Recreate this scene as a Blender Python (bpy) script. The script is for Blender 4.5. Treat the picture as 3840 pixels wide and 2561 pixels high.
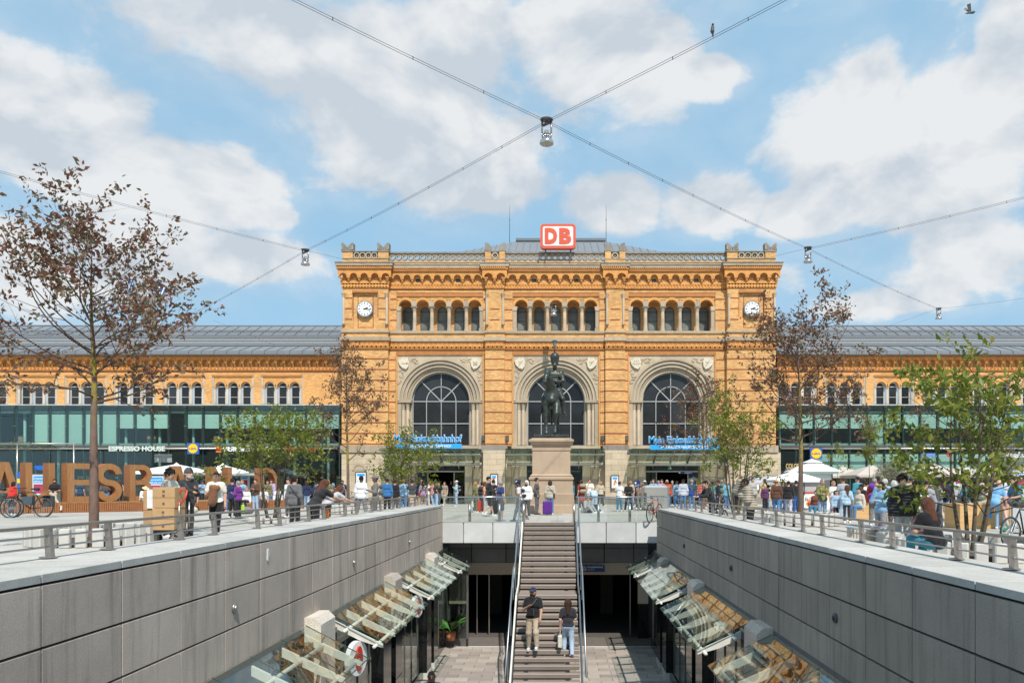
import bpy, bmesh, math, random
import numpy as np
from mathutils import Vector, Matrix
R=math.radians; PI=math.pi
random.seed(7); np.random.seed(7)
SC=bpy.context.scene; COL=SC.collection
for o in list(bpy.data.objects): bpy.data.objects.remove(o)
# ---------------------------------------------------------------- camera
F=2857.0; CX=2090.0; CY=1820.0; EYE=1.4        # focal length and horizon in pixels of the 3840 px photograph, eye height
cam=bpy.data.objects.new('camera',bpy.data.cameras.new('camera')); COL.objects.link(cam); SC.camera=cam
cam.location=(0,0,EYE); cam.rotation_euler=(R(90),0,0)
cam.data.sensor_width=36; cam.data.lens=36*F/3840
cam.data.shift_x=-(CX-1920)/3840; cam.data.shift_y=(CY-1280)/3840
cam.data.clip_start=.1; cam.data.clip_end=3000
# ---------------------------------------------------------------- sun and sky
SUN=Vector((.20,-.74,1)).normalized()            # direction towards the sun
sl=bpy.data.lights.new('sun','SUN'); sl.energy=4.9; sl.angle=R(.55); sl.color=(1,.95,.87)
so=bpy.data.objects.new('sun',sl); COL.objects.link(so); so.rotation_euler=SUN.to_track_quat('Z','Y').to_euler(); so.location=(20,-40,60)
W=bpy.data.worlds.new('World'); SC.world=W; W.use_nodes=True
def build_world():
    nt=W.node_tree; N=nt.nodes; L=nt.links; N.clear()
    out=N.new('ShaderNodeOutputWorld'); bg=N.new('ShaderNodeBackground'); L.new(bg.outputs[0],out.inputs[0]); bg.inputs[1].default_value=.1
    sky=N.new('ShaderNodeTexSky'); sky.sky_type='NISHITA'; sky.sun_disc=False
    sky.sun_elevation=math.asin(SUN.z); sky.sun_rotation=math.atan2(SUN.x,SUN.y); sky.air_density=1.15; sky.dust_density=.5; sky.ozone_density=1.6
    def mt(op,a,b=None,c=None):
        n=N.new('ShaderNodeMath'); n.operation=op
        for i,v in enumerate((a,b,c)):
            if v is None: continue
            if isinstance(v,(int,float)): n.inputs[i].default_value=v
            else: L.new(v,n.inputs[i])
        return n.outputs[0]
    tc=N.new('ShaderNodeTexCoord'); sp=N.new('ShaderNodeSeparateXYZ'); L.new(tc.outputs['Generated'],sp.inputs[0])
    az=mt('ARCTAN2',sp.outputs[0],sp.outputs[1]); el=mt('ARCSINE',sp.outputs[2])
    # cumulus banks seen in the photograph: centre and half size in degrees of azimuth and elevation
    def blob(dx,dy,rx,ry,s=1.0):
        u=(dx*1.6333-CX)/F; v=(CY-dy*1.6333)/F; a=math.atan(u); e=math.atan(v*math.cos(a))
        ra=rx*1.6333/F*math.cos(a)**2; re=ry*1.6333/F*math.cos(e)
        x=mt('DIVIDE',mt('SUBTRACT',az,a),ra); y=mt('DIVIDE',mt('SUBTRACT',el,e),re)
        r=mt('SQRT',mt('ADD',mt('MULTIPLY',x,x),mt('MULTIPLY',y,y)))
        return mt('MULTIPLY',mt('SUBTRACT',1.0,r),s)
    m=None
    for b in [(150,300,330,150),(420,400,300,110),(620,110,420,150),(860,260,330,200),(1010,430,220,80),(1420,90,230,150),(1620,170,110,50),
              (2090,330,300,200),(1990,230,150,120),(2230,240,150,110),(1420,475,120,60),(1620,470,130,65),(2200,600,190,90),(2080,695,200,40),
              (180,610,330,100),(590,600,230,60),(2310,110,90,110),(-420,300,420,330),(2800,280,300,330),(1880,480,130,60)]:
        v=blob(*b); m=v if m is None else mt('MAXIMUM',m,v)
    def noise(sc,det,rough,off=0,st=(1,1,1.6),up=0):
        mp=N.new('ShaderNodeMapping'); L.new(tc.outputs['Generated'],mp.inputs[0]); mp.inputs[3].default_value=st; mp.inputs[1].default_value=(off+up*.3,off*.7,up)
        n=N.new('ShaderNodeTexNoise'); L.new(mp.outputs[0],n.inputs[0]); n.inputs['Scale'].default_value=sc; n.inputs['Detail'].default_value=det; n.inputs['Roughness'].default_value=rough; n.inputs['Distortion'].default_value=.2
        return n.outputs[0]
    n1=noise(5.0,12,.57); n1s=noise(5.2,5,.55,0,(1,1,1.6),.045); n1b=noise(5.2,5,.55); n2=noise(2.2,4,.5,3.3); n3=noise(7,6,.5,7.1)
    # everywhere else (behind the camera, overhead) the same kind of broken cumulus from noise
    cover=mt('MAXIMUM',mt('MAXIMUM',m,-.55),mt('SUBTRACT',mt('MULTIPLY',n2,2.2),1.75))
    c=mt('ADD',cover,mt('MULTIPLY',mt('SUBTRACT',n1,.5),3.3))
    mr=N.new('ShaderNodeMapRange'); mr.interpolation_type='SMOOTHSTEP'; L.new(c,mr.inputs[0]); mr.inputs[1].default_value=-.18; mr.inputs[2].default_value=.30
    mv=N.new('ShaderNodeMapRange'); mv.interpolation_type='SMOOTHSTEP'; L.new(mt('ADD',cover,mt('MULTIPLY',mt('SUBTRACT',n1b,.5),2.4)),mv.inputs[0]); mv.inputs[1].default_value=-.8; mv.inputs[2].default_value=.7
    mask=mt('MAXIMUM',mt('MULTIPLY',mr.outputs[0],.90),mt('MULTIPLY',mv.outputs[0],.40))
    sh=N.new('ShaderNodeMapRange'); L.new(mt('ADD',mt('ADD',mt('MULTIPLY',n3,.5),mt('MULTIPLY',n2,.5)),mt('MULTIPLY',mt('SUBTRACT',n1b,n1s),3.2)),sh.inputs[0]); sh.inputs[1].default_value=.22; sh.inputs[2].default_value=.72
    cc=N.new('ShaderNodeMix'); cc.data_type='RGBA'; L.new(sh.outputs[0],cc.inputs[0]); cc.inputs[6].default_value=(6.1,6.6,7.2,1); cc.inputs[7].default_value=(8.75,8.75,8.7,1)
    # thin veil that pales the blue
    hz=N.new('ShaderNodeMix'); hz.data_type='RGBA'; hz.inputs[0].default_value=.80; L.new(sky.outputs[0],hz.inputs[6]); hz.inputs[7].default_value=(3.7,6.5,8.9,1)
    mx=N.new('ShaderNodeMix'); mx.data_type='RGBA'; L.new(mask,mx.inputs[0]); L.new(hz.outputs[2],mx.inputs[6]); L.new(cc.outputs[2],mx.inputs[7])
    L.new(mx.outputs[2],bg.inputs[0])
build_world()
SC.view_settings.view_transform='Standard'; SC.view_settings.look='None'; SC.view_settings.exposure=0; SC.view_settings.gamma=1; SC.view_settings.use_curve_mapping=False
# ---------------------------------------------------------------- helpers
def wx(sx,Y): return (sx-CX)/F*Y
def wz(sy,Y): return EYE-(sy-CY)/F*Y
MC={}
def mat(name,col,rough=.75,var=.12,scale=6,bump=.15,metal=0,spec=.5,col2=None,stretch=(1,1,1),bdist=.01,sheen=0):
    if name in MC: return MC[name]
    m=bpy.data.materials.new(name); m.use_nodes=True; nt=m.node_tree; N=nt.nodes; L=nt.links; p=N['Principled BSDF']
    p.inputs['Roughness'].default_value=rough; p.inputs['Metallic'].default_value=metal; p.inputs['Specular IOR Level'].default_value=spec
    if sheen: p.inputs['Sheen Weight'].default_value=sheen
    g=N.new('ShaderNodeNewGeometry'); mp=N.new('ShaderNodeMapping'); mp.inputs[3].default_value=stretch; L.new(g.outputs['Position'],mp.inputs[0])
    n=N.new('ShaderNodeTexNoise'); L.new(mp.outputs[0],n.inputs[0]); n.inputs['Scale'].default_value=scale; n.inputs['Detail'].default_value=6; n.inputs['Roughness'].default_value=.6
    mx=N.new('ShaderNodeMix'); mx.data_type='RGBA'; mr=N.new('ShaderNodeMapRange'); L.new(n.outputs[0],mr.inputs[0]); mr.inputs[1].default_value=.3; mr.inputs[2].default_value=.7; L.new(mr.outputs[0],mx.inputs[0])
    c2=col2 if col2 else tuple(min(1,c*(1+var)) for c in col)
    c1=col if col2 else tuple(c*(1-var) for c in col)
    mx.inputs[6].default_value=(*c1,1); mx.inputs[7].default_value=(*c2,1); L.new(mx.outputs[2],p.inputs['Base Color'])
    if bump:
        n2=N.new('ShaderNodeTexNoise'); L.new(mp.outputs[0],n2.inputs[0]); n2.inputs['Scale'].default_value=scale*6; n2.inputs['Detail'].default_value=3
        b=N.new('ShaderNodeBump'); b.inputs['Strength'].default_value=bump; b.inputs['Distance'].default_value=bdist; L.new(n2.outputs[0],b.inputs['Height']); L.new(b.outputs[0],p.inputs['Normal'])
    MC[name]=m; return m
def nodes_of(m): return m.node_tree.nodes,m.node_tree.links,m.node_tree.nodes['Principled BSDF']
def glassmat(name,tint,refl=.12,rough=.02,wave=0,wscale=2.0,fk=1.0):
    if name in MC: return MC[name]
    m=bpy.data.materials.new(name); m.use_nodes=True; nt=m.node_tree; N=nt.nodes; L=nt.links; N.clear()
    out=N.new('ShaderNodeOutputMaterial'); t=N.new('ShaderNodeBsdfTransparent'); t.inputs[0].default_value=(*tint,1)
    g=N.new('ShaderNodeBsdfGlossy'); g.inputs['Roughness'].default_value=rough; g.inputs[0].default_value=(.95,1,.98,1)
    fr=N.new('ShaderNodeFresnel'); gb=N.new('ShaderNodeNewGeometry'); ib=N.new('ShaderNodeMath'); ib.operation='MULTIPLY_ADD'; L.new(gb.outputs['Backfacing'],ib.inputs[0]); ib.inputs[1].default_value=-.8333; ib.inputs[2].default_value=1.5; L.new(ib.outputs[0],fr.inputs[0])
    a=N.new('ShaderNodeMath'); a.operation='MULTIPLY_ADD'; L.new(fr.outputs[0],a.inputs[0]); a.inputs[1].default_value=fk; a.inputs[2].default_value=refl; a.use_clamp=True
    mx=N.new('ShaderNodeMixShader'); L.new(a.outputs[0],mx.inputs[0]); L.new(t.outputs[0],mx.inputs[1]); L.new(g.outputs[0],mx.inputs[2]); L.new(mx.outputs[0],out.inputs[0])
    if wave:
        gg=N.new('ShaderNodeNewGeometry'); n=N.new('ShaderNodeTexNoise'); L.new(gg.outputs['Position'],n.inputs[0]); n.inputs['Scale'].default_value=wscale; n.inputs['Detail'].default_value=1.5; n.inputs['Distortion'].default_value=.6
        b=N.new('ShaderNodeBump'); b.inputs['Strength'].default_value=1; b.inputs['Distance'].default_value=wave; L.new(n.outputs[0],b.inputs['Height']); L.new(b.outputs[0],g.inputs['Normal'])
    MC[name]=m; return m
def brickmat(name,c1,c2,mortar,w=.26,h=.08):
    m=mat(name,c1); N,L,p=nodes_of(m)
    g=N.new('ShaderNodeNewGeometry'); s=N.new('ShaderNodeSeparateXYZ'); L.new(g.outputs['Position'],s.inputs[0])
    a=N.new('ShaderNodeMath'); a.operation='ADD'; L.new(s.outputs[0],a.inputs[0]); L.new(s.outputs[1],a.inputs[1])
    c=N.new('ShaderNodeCombineXYZ'); L.new(a.outputs[0],c.inputs[0]); L.new(s.outputs[2],c.inputs[1])
    b=N.new('ShaderNodeTexBrick'); L.new(c.outputs[0],b.inputs[0]); b.inputs['Scale'].default_value=1; b.inputs['Brick Width'].default_value=w; b.inputs['Row Height'].default_value=h; b.inputs['Mortar Size'].default_value=.007
    b.inputs['Color1'].default_value=(*c1,1); b.inputs['Color2'].default_value=(*c2,1); b.inputs['Mortar'].default_value=(*mortar,1); b.inputs['Bias'].default_value=-.1
    n=N.new('ShaderNodeTexNoise'); L.new(g.outputs['Position'],n.inputs[0]); n.inputs['Scale'].default_value=.55; n.inputs['Detail'].default_value=8; n.inputs['Roughness'].default_value=.65
    mr=N.new('ShaderNodeMapRange'); L.new(n.outputs[0],mr.inputs[0]); mr.inputs[1].default_value=.3; mr.inputs[2].default_value=.7; mr.inputs[3].default_value=.74; mr.inputs[4].default_value=1.10
    v=N.new('ShaderNodeVectorMath'); v.operation='SCALE'; L.new(b.outputs[0],v.inputs[0]); L.new(mr.outputs[0],v.inputs[3]); L.new(v.outputs[0],p.inputs['Base Color'])
    bp=N.new('ShaderNodeBump'); bp.inputs['Strength'].default_value=.6; bp.inputs['Distance'].default_value=.006; bp.invert=True; L.new(b.outputs['Fac'],bp.inputs['Height']); L.new(bp.outputs[0],p.inputs['Normal'])
    return m
def stainmat(name,c,streak=.35,scale=3,dark=.6):
    """stone or concrete with rain streaks, blotches and grain"""
    m=mat(name,c,rough=.85,var=.10,scale=1.3,bump=.3); N,L,p=nodes_of(m)
    base=p.inputs['Base Color'].links[0].from_socket
    g=N.new('ShaderNodeNewGeometry'); mp=N.new('ShaderNodeMapping'); mp.inputs[3].default_value=(1,1,.06); L.new(g.outputs['Position'],mp.inputs[0])
    n=N.new('ShaderNodeTexNoise'); L.new(mp.outputs[0],n.inputs[0]); n.inputs['Scale'].default_value=scale*2.2; n.inputs['Detail'].default_value=5; n.inputs['Roughness'].default_value=.7
    mr=N.new('ShaderNodeMapRange'); L.new(n.outputs[0],mr.inputs[0]); mr.inputs[1].default_value=.5; mr.inputs[2].default_value=.72; mr.inputs[3].default_value=0; mr.inputs[4].default_value=streak
    n3=N.new('ShaderNodeTexNoise'); L.new(g.outputs['Position'],n3.inputs[0]); n3.inputs['Scale'].default_value=60; n3.inputs['Detail'].default_value=3
    mx=N.new('ShaderNodeMix'); mx.data_type='RGBA'; L.new(mr.outputs[0],mx.inputs[0]); L.new(base,mx.inputs[6]); mx.inputs[7].default_value=(*[q*dark for q in c],1)
    m2=N.new('ShaderNodeMapRange'); L.new(n3.outputs[0],m2.inputs[0]); m2.inputs[1].default_value=.3; m2.inputs[2].default_value=.7; m2.inputs[3].default_value=.86; m2.inputs[4].default_value=1.12
    oi=N.new('ShaderNodeObjectInfo'); m3=N.new('ShaderNodeMapRange'); L.new(oi.outputs['Random'],m3.inputs[0]); m3.inputs[3].default_value=.86; m3.inputs[4].default_value=1.08
    mm=N.new('ShaderNodeMath'); mm.operation='MULTIPLY'; L.new(m2.outputs[0],mm.inputs[0]); L.new(m3.outputs[0],mm.inputs[1])
    v=N.new('ShaderNodeVectorMath'); v.operation='SCALE'; L.new(mx.outputs[2],v.inputs[0]); L.new(mm.outputs[0],v.inputs[3]); L.new(v.outputs[0],p.inputs['Base Color'])
    return m
class MB:
    def __init__(s): s.v=[]; s.f=[]
    def add(s,v,f):
        b=len(s.v); s.v+=[tuple(q) for q in v]; s.f+=[tuple(i+b for i in q) for q in f]; return s
    def box(s,x0,x1,y0,y1,z0,z1):
        return s.add([(x0,y0,z0),(x1,y0,z0),(x1,y1,z0),(x0,y1,z0),(x0,y0,z1),(x1,y0,z1),(x1,y1,z1),(x0,y1,z1)],[(0,3,2,1),(4,5,6,7),(0,1,5,4),(1,2,6,5),(2,3,7,6),(3,0,4,7)])
    def bbox(s,x0,x1,y0,y1,z0,z1,c=.01):
        """box with chamfered vertical edges and top/bottom"""
        P=lambda i:[(x0+c+i,y0+i),(x1-c-i,y0+i),(x1-i,y0+c+i),(x1-i,y1-c-i),(x1-c-i,y1-i),(x0+c+i,y1-i),(x0+i,y1-c-i),(x0+i,y0+c+i)]
        rings=[(z0,c),(z0+c,0),(z1-c,0),(z1,c)]
        v=[(a,b,z) for z,i in rings for a,b in P(i)]
        f=[tuple(range(7,-1,-1)),tuple(range(24,32))]+[(r*8+i,r*8+(i+1)%8,r*8+8+(i+1)%8,r*8+8+i) for r in range(3) for i in range(8)]
        return s.add(v,f)
    def obox(s,c,ax,ay,az):
        c=Vector(c); ax,ay,az=Vector(ax),Vector(ay),Vector(az)
        v=[c+a*ax+b*ay+d*az for d in(-1,1) for a,b in((-1,-1),(1,-1),(1,1),(-1,1))]
        return s.add(v,[(0,3,2,1),(4,5,6,7),(0,1,5,4),(1,2,6,5),(2,3,7,6),(3,0,4,7)])
    def bar(s,a,b,w,h,up=(0,0,1)):
        a,b=Vector(a),Vector(b); d=(b-a); u=Vector(up)
        sd=d.cross(u)
        if sd.length<1e-6: sd=d.cross(Vector((1,0,0)))
        sd.normalize(); uu=sd.cross(d).normalized()
        return s.obox((a+b)/2,d/2,sd*w/2,uu*h/2)
    def tube(s,path,r,n=8,cap=True):
        P=[Vector(p) for p in path]; rs=r if isinstance(r,(list,tuple)) else [r]*len(P); base=len(s.v)
        u=None
        for i,p in enumerate(P):
            d=(P[min(i+1,len(P)-1)]-P[max(i-1,0)])
            if d.length<1e-9: d=Vector((0,0,1))
            d.normalize()
            if u is None: u=d.orthogonal().normalized()
            else:
                u=u-d*u.dot(d)
                u=u.normalized() if u.length>1e-6 else d.orthogonal().normalized()
            w=d.cross(u)
            s.v+=[tuple(p+(u*math.cos(2*PI*k/n)+w*math.sin(2*PI*k/n))*rs[i]) for k in range(n)]
        for i in range(len(P)-1):
            s.f+=[(base+i*n+k,base+i*n+(k+1)%n,base+(i+1)*n+(k+1)%n,base+(i+1)*n+k) for k in range(n)]
        if cap: s.f+=[tuple(base+k for k in range(n-1,-1,-1)),tuple(base+(len(P)-1)*n+k for k in range(n))]
        return s
    def lathe(s,cx,cy,prof,n=12,cap=True,sx=1,sy=1):
        b=len(s.v)
        for r,z in prof: s.v+=[(cx+sx*r*math.cos(2*PI*k/n),cy+sy*r*math.sin(2*PI*k/n),z) for k in range(n)]
        for i in range(len(prof)-1): s.f+=[(b+i*n+k,b+i*n+(k+1)%n,b+(i+1)*n+(k+1)%n,b+(i+1)*n+k) for k in range(n)]
        if cap: s.f+=[tuple(b+k for k in range(n-1,-1,-1)),tuple(b+(len(prof)-1)*n+k for k in range(n))]
        return s
    def prism(s,poly,y0,y1,plane='xz'):
        """polygon (counter-clockwise seen from -Y) in XZ extruded along Y; or plane='xy' extruded along Z"""
        n=len(poly)
        if plane=='xz': v=[(a,y0,b) for a,b in poly]+[(a,y1,b) for a,b in poly]
        elif plane=='yz': v=[(y1,a,b) for a,b in poly]+[(y0,a,b) for a,b in poly]
        else: v=[(a,b,y1) for a,b in poly]+[(a,b,y0) for a,b in poly]
        return s.add(v,[tuple(range(n)),tuple(range(2*n-1,n-1,-1))]+[(i,i+n,(i+1)%n+n,(i+1)%n) for i in range(n)])
    def archwall(s,x0,x1,cx,r,zs,zt,y0,y1,n=12,zb=None,soffit=True):
        """wall panel x0..x1, zs..zt with a half round opening (centre cx, radius r, springing zs); legs go on to zb"""
        if zb is not None:
            if cx-r>x0+1e-4: s.box(x0,cx-r,y0,y1,zb,zs)
            if cx+r<x1-1e-4: s.box(cx+r,x1,y0,y1,zb,zs)
        pts=[(cx-r*math.cos(PI*i/n),zs+r*math.sin(PI*i/n)) for i in range(n+1)]
        if cx-r>x0+1e-4: s.box(x0,cx-r,y0,y1,zs,zt)
        if cx+r<x1-1e-4: s.box(cx+r,x1,y0,y1,zs,zt)
        for (a,b),(c,d) in zip(pts,pts[1:]):
            s.add([(a,y0,b),(c,y0,d),(c,y0,zt),(a,y0,zt),(a,y1,b),(c,y1,d),(c,y1,zt),(a,y1,zt)],[(0,1,2,3),(5,4,7,6),(3,2,6,7),(1,0,4,5)])
        return s
    def archring(s,cx,zs,r0,r1,y0,y1,n=16,a0=0,a1=PI):
        for i in range(n):
            t0=a0+(a1-a0)*i/n; t1=a0+(a1-a0)*(i+1)/n
            q=[(cx-r*math.cos(t),zs+r*math.sin(t)) for r,t in((r0,t0),(r0,t1),(r1,t1),(r1,t0))]
            s.add([(a,y0,b) for a,b in q]+[(a,y1,b) for a,b in q],[(0,1,2,3),(7,6,5,4),(2,1,5,6),(0,3,7,4)]+([(1,0,4,5)]))
        return s
    def sphere(s,c,r,n=8,m=6,sc=(1,1,1)):
        b=len(s.v)
        for i in range(m+1):
            t=PI*i/m; s.v+=[(c[0]+r*sc[0]*math.sin(t)*math.cos(2*PI*k/n),c[1]+r*sc[1]*math.sin(t)*math.sin(2*PI*k/n),c[2]+r*sc[2]*math.cos(t)) for k in range(n)]
        for i in range(m): s.f+=[(b+i*n+k,b+(i+1)*n+k,b+(i+1)*n+(k+1)%n,b+i*n+(k+1)%n) for k in range(n)]
        return s
    def mesh(s,name,m=None,smooth=False):
        me=bpy.data.meshes.new(name); me.from_pydata(s.v,[],s.f); me.update()
        if m: me.materials.append(m)
        if smooth: me.shade_smooth()
        return me
    def build(s,name,m,parent=None,smooth=False,loc=None,label=None,kind=None):
        return put(s.mesh(name,m,smooth),name,parent,loc,label=label,kind=kind)
def put(me,name,parent=None,loc=None,rot=None,label=None,kind=None,material=None):
    o=bpy.data.objects.new(name,me); COL.objects.link(o)
    if parent: o.parent=parent; o.matrix_parent_inverse=PINV.get(parent.name,Matrix())
    if loc is not None: o.location=loc
    if rot is not None: o.rotation_euler=rot
    if label: o['label']=label
    if kind: o['kind']=kind
    if material: o.material_slots[0].link='OBJECT'; o.material_slots[0].material=material
    return o
PINV={}
def thing(name,label,cat,loc=(0,0,0),rotz=0,group=None,local=False):
    """an Empty at the base of a thing. local=False: its parts are given in world coordinates"""
    o=bpy.data.objects.new(name,None); COL.objects.link(o); o.location=loc; o.rotation_euler=(0,0,rotz); o['label']=label; o['category']=cat; o.empty_display_size=.2
    if group: o['group']=group
    if not local: PINV[o.name]=Matrix.LocRotScale(Vector(loc),Matrix.Rotation(rotz,3,'Z').to_quaternion(),None).inverted()
    return o
def tag(o,label,cat,group=None):
    o['label']=label; o['category']=cat
    if group: o['group']=group
    return o
def struct(mb,name,m):
    o=mb.build(name,m); o['kind']='structure'; return o
def copytree(o,parent=None,label=None):
    c=o.copy(); COL.objects.link(c)
    if parent: c.parent=parent
    if label: c['label']=label
    for ch in list(o.children): copytree(ch,c)
    return c
FONTS={}
def text(s,name,x0,x1,z0,z1,y,m,parent,depth=.03,bold=0.0,rotz=0,shear=0,loc=None,keep=False,label=None,normal=None):
    """lettering as solid mesh, fitted to the box x0..x1, z0..z1 on the plane y, facing -Y"""
    cu=bpy.data.curves.new(name,'FONT'); cu.body=s; cu.size=1; cu.offset=bold; cu.extrude=.02; cu.shear=shear; cu.resolution_u=3
    t=bpy.data.objects.new('tmp',cu); COL.objects.link(t)
    me=bpy.data.meshes.new_from_object(t); bpy.data.objects.remove(t); bpy.data.curves.remove(cu)
    v=np.empty(len(me.vertices)*3); me.vertices.foreach_get('co',v); v=v.reshape(-1,3)
    mn,mxx=v.min(0),v.max(0); w=np.empty_like(v); sx=(x1-x0)/(mxx[0]-mn[0])
    w[:,0]=x0+(v[:,0]-mn[0])*sx; w[:,2]=z0+(v[:,1]-mn[1])*(z1-z0)/(mxx[1]-mn[1]); w[:,1]=y-np.where(v[:,2]>0,depth,0)
    me.vertices.foreach_set('co',w.ravel()); me.update(); me.materials.clear(); me.materials.append(m)
    return put(me,name,parent,loc,label=label)
# ---- signed distance fields turned into one continuous skin (surface nets)
def sdf(prims,h,k=.03,clips=(),pad=None):
    pts=[]; 
    for p in prims:
        if p[0]=='c': r=max(p[3],p[4]); pts+=[np.array(p[1])-r,np.array(p[1])+r,np.array(p[2])-r,np.array(p[2])+r]
        else: pts+=[np.array(p[1])-np.array(p[2]),np.array(p[1])+np.array(p[2])]
    pts=np.array(pts); o=pts.min(0)-2.5*h-k*.3; n=np.ceil((pts.max(0)-o)/h).astype(int)+4
    G=np.full(n,1.0,np.float32)
    ax=[o[i]+h*np.arange(n[i]) for i in range(3)]
    for p in prims:
        if p[0]=='c': a=np.array(p[1],float); b=np.array(p[2],float); lo=np.minimum(a,b)-max(p[3],p[4]); hi=np.maximum(a,b)+max(p[3],p[4])
        else: lo=np.array(p[1])-np.array(p[2]); hi=np.array(p[1])+np.array(p[2])
        m=k+2*h; i0=np.maximum(np.floor((lo-m-o)/h).astype(int),0); i1=np.minimum(np.ceil((hi+m-o)/h).astype(int)+1,n)
        X=ax[0][i0[0]:i1[0]][:,None,None]; Y=ax[1][i0[1]:i1[1]][None,:,None]; Z=ax[2][i0[2]:i1[2]][None,None,:]
        if p[0]=='c':
            d=b-a; L2=max(d@d,1e-9); t=np.clip(((X-a[0])*d[0]+(Y-a[1])*d[1]+(Z-a[2])*d[2])/L2,0,1)
            D=np.sqrt((X-a[0]-t*d[0])**2+(Y-a[1]-t*d[1])**2+(Z-a[2]-t*d[2])**2)-(p[3]+(p[4]-p[3])*t)
        else:
            c=p[1]; r=p[2]; q=np.sqrt(((X-c[0])/r[0])**2+((Y-c[1])/r[1])**2+((Z-c[2])/r[2])**2); D=(q-1)*min(r)
        S=G[i0[0]:i1[0],i0[1]:i1[1],i0[2]:i1[2]]; hh=np.maximum(k-np.abs(S-D),0)/k
        G[i0[0]:i1[0],i0[1]:i1[1],i0[2]:i1[2]]=np.minimum(S,D)-hh*hh*k*.25
    for c in clips:
        G=np.maximum(G,c(ax[0][:,None,None],ax[1][None,:,None],ax[2][None,None,:]).astype(np.float32))
    return nets(G,o,h)
def nets(G,o,h):
    s=G<0
    c=[s[i:s.shape[0]-1+i,j:s.shape[1]-1+j,k:s.shape[2]-1+k] for i in(0,1) for j in(0,1) for k in(0,1)]
    al=np.logical_and.reduce(c); an=np.logical_or.reduce(c); I=np.argwhere(an&~al)
    ids=np.full(an.shape,-1,int); ids[tuple(I.T)]=np.arange(len(I))
    acc=np.zeros((len(I),3)); cnt=np.zeros(len(I)); off=[(i,j,k) for i in(0,1) for j in(0,1) for k in(0,1)]
    for a in off:
        for x in range(3):
            if a[x]==0:
                b=list(a); b[x]=1
                fa=G[tuple((I+np.array(a)).T)]; fb=G[tuple((I+np.array(b)).T)]; m=(fa<0)!=(fb<0)
                t=np.where(m,fa/np.where(m,fa-fb,1),0)
                p=np.array(a,float)[None,:].repeat(len(I),0); p[:,x]=t
                acc+=p*m[:,None]; cnt+=m
    V=o+h*(I+acc/np.maximum(cnt,1)[:,None]); Fs=[]
    def q(m,f):
        J=np.argwhere(m)
        if len(J): Fs.append(f(J))
    for d in range(3):
        sl0=[slice(1,-1)]*3; sl1=[slice(1,-1)]*3; sl0[d]=slice(0,-1); sl1[d]=slice(1,None)
        A=s[tuple(sl0)]; B=s[tuple(sl1)]
        for sign in(0,1):
            m=(A&~B) if sign==0 else (~A&B); J=np.argwhere(m)
            if not len(J): continue
            e1,e2=[(1,2),(2,0),(0,1)][d]
            J=J+np.array([0 if i==d else 1 for i in range(3)])
            u=np.zeros(3,int); u[e1]=1; w=np.zeros(3,int); w[e2]=1
            Q=[ids[tuple((J-u-w).T)],ids[tuple((J-w).T)],ids[tuple(J.T)],ids[tuple((J-u).T)]]
            if sign: Q=Q[::-1]
            Fs.append(np.stack(Q,1))
    return V,np.concatenate(Fs)
def npmesh(name,V,Fq,m=None,smooth=True):
    me=bpy.data.meshes.new(name); me.vertices.add(len(V)); me.vertices.foreach_set('co',np.asarray(V,np.float32).ravel())
    n=len(Fq); k=Fq.shape[1]; me.loops.add(n*k); me.loops.foreach_set('vertex_index',Fq.ravel().astype(np.int32)); me.polygons.add(n)
    me.polygons.foreach_set('loop_start',np.arange(0,n*k,k,dtype=np.int32)); me.update(calc_edges=True); me.validate()
    if m: me.materials.append(m)
    if smooth: me.shade_smooth()
    return me
# ---------------------------------------------------------------- materials
brick=brickmat('yellow_brick',(.66,.338,.108),(.89,.52,.205),(.46,.27,.13))
brickw=brickmat('yellow_brick_wing',(.65,.32,.095),(.85,.47,.17),(.46,.27,.13))
terra=mat('terracotta',(.65,.30,.08),var=.16,scale=3,bump=.5,rough=.7)
terra2=mat('terracotta_dark',(.46,.175,.045),var=.16,scale=3,bump=.5,rough=.7)
redb=mat('red_brick_band',(.30,.07,.03),var=.2,scale=8)
sand=stainmat('grey_sandstone',(.44,.355,.255),.55,1.2,.55)
sandl=stainmat('carved_sandstone',(.51,.41,.29),.4,1.5,.6)
ashlar=stainmat('ashlar_sandstone',(.56,.455,.32),.45,.8,.6)
darkst=stainmat('weathered_ledge_stone',(.27,.245,.21),.7,1.5,.4)
pedm=stainmat('rose_sandstone',(.42,.31,.215),.35,.7,.72)
zinc=mat('zinc_sheet',(.20,.21,.225),rough=.65,var=.08,scale=1.5,bump=.05,metal=0,spec=.3)
zincd=mat('zinc_gutter',(.17,.185,.20),rough=.6,var=.07,scale=1.5,bump=.05,metal=0,spec=.3)
louv=mat('white_louvre',(.72,.75,.77),rough=.4,var=.03)
dark=mat('dark_gap',(.02,.022,.025),rough=.8,var=.2)
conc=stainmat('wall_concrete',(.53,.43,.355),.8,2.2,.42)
conc_shaded=stainmat('wall_concrete_shaded',(.385,.315,.258),.7,2.2,.42)  # darker copy of the left concrete, the right wall's shade put into its colour
cop=stainmat('coping_granite',(.475,.45,.41),.5,1.0,.6)
pale=stainmat('pale_panel',(.58,.575,.56),.12,1,.8)
grp=stainmat('grey_soffit_panel',(.20,.20,.20),.2,1,.7)
steel=mat('brushed_steel',(.44,.40,.37),rough=.34,var=.08,scale=9,bump=.1,metal=.85,stretch=(1,1,6))
chrome=mat('polished_steel',(.62,.62,.63),rough=.22,var=.05,metal=.95,bump=0)
bluerail=mat('handrail_steel',(.33,.35,.38),rough=.35,var=.04,metal=.7,bump=0)
blackst=mat('black_polished_stone',(.012,.012,.013),rough=.12,var=.2,bump=0)
white=mat('white_paint',(.78,.78,.76),rough=.5,var=.03,bump=0)
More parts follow.
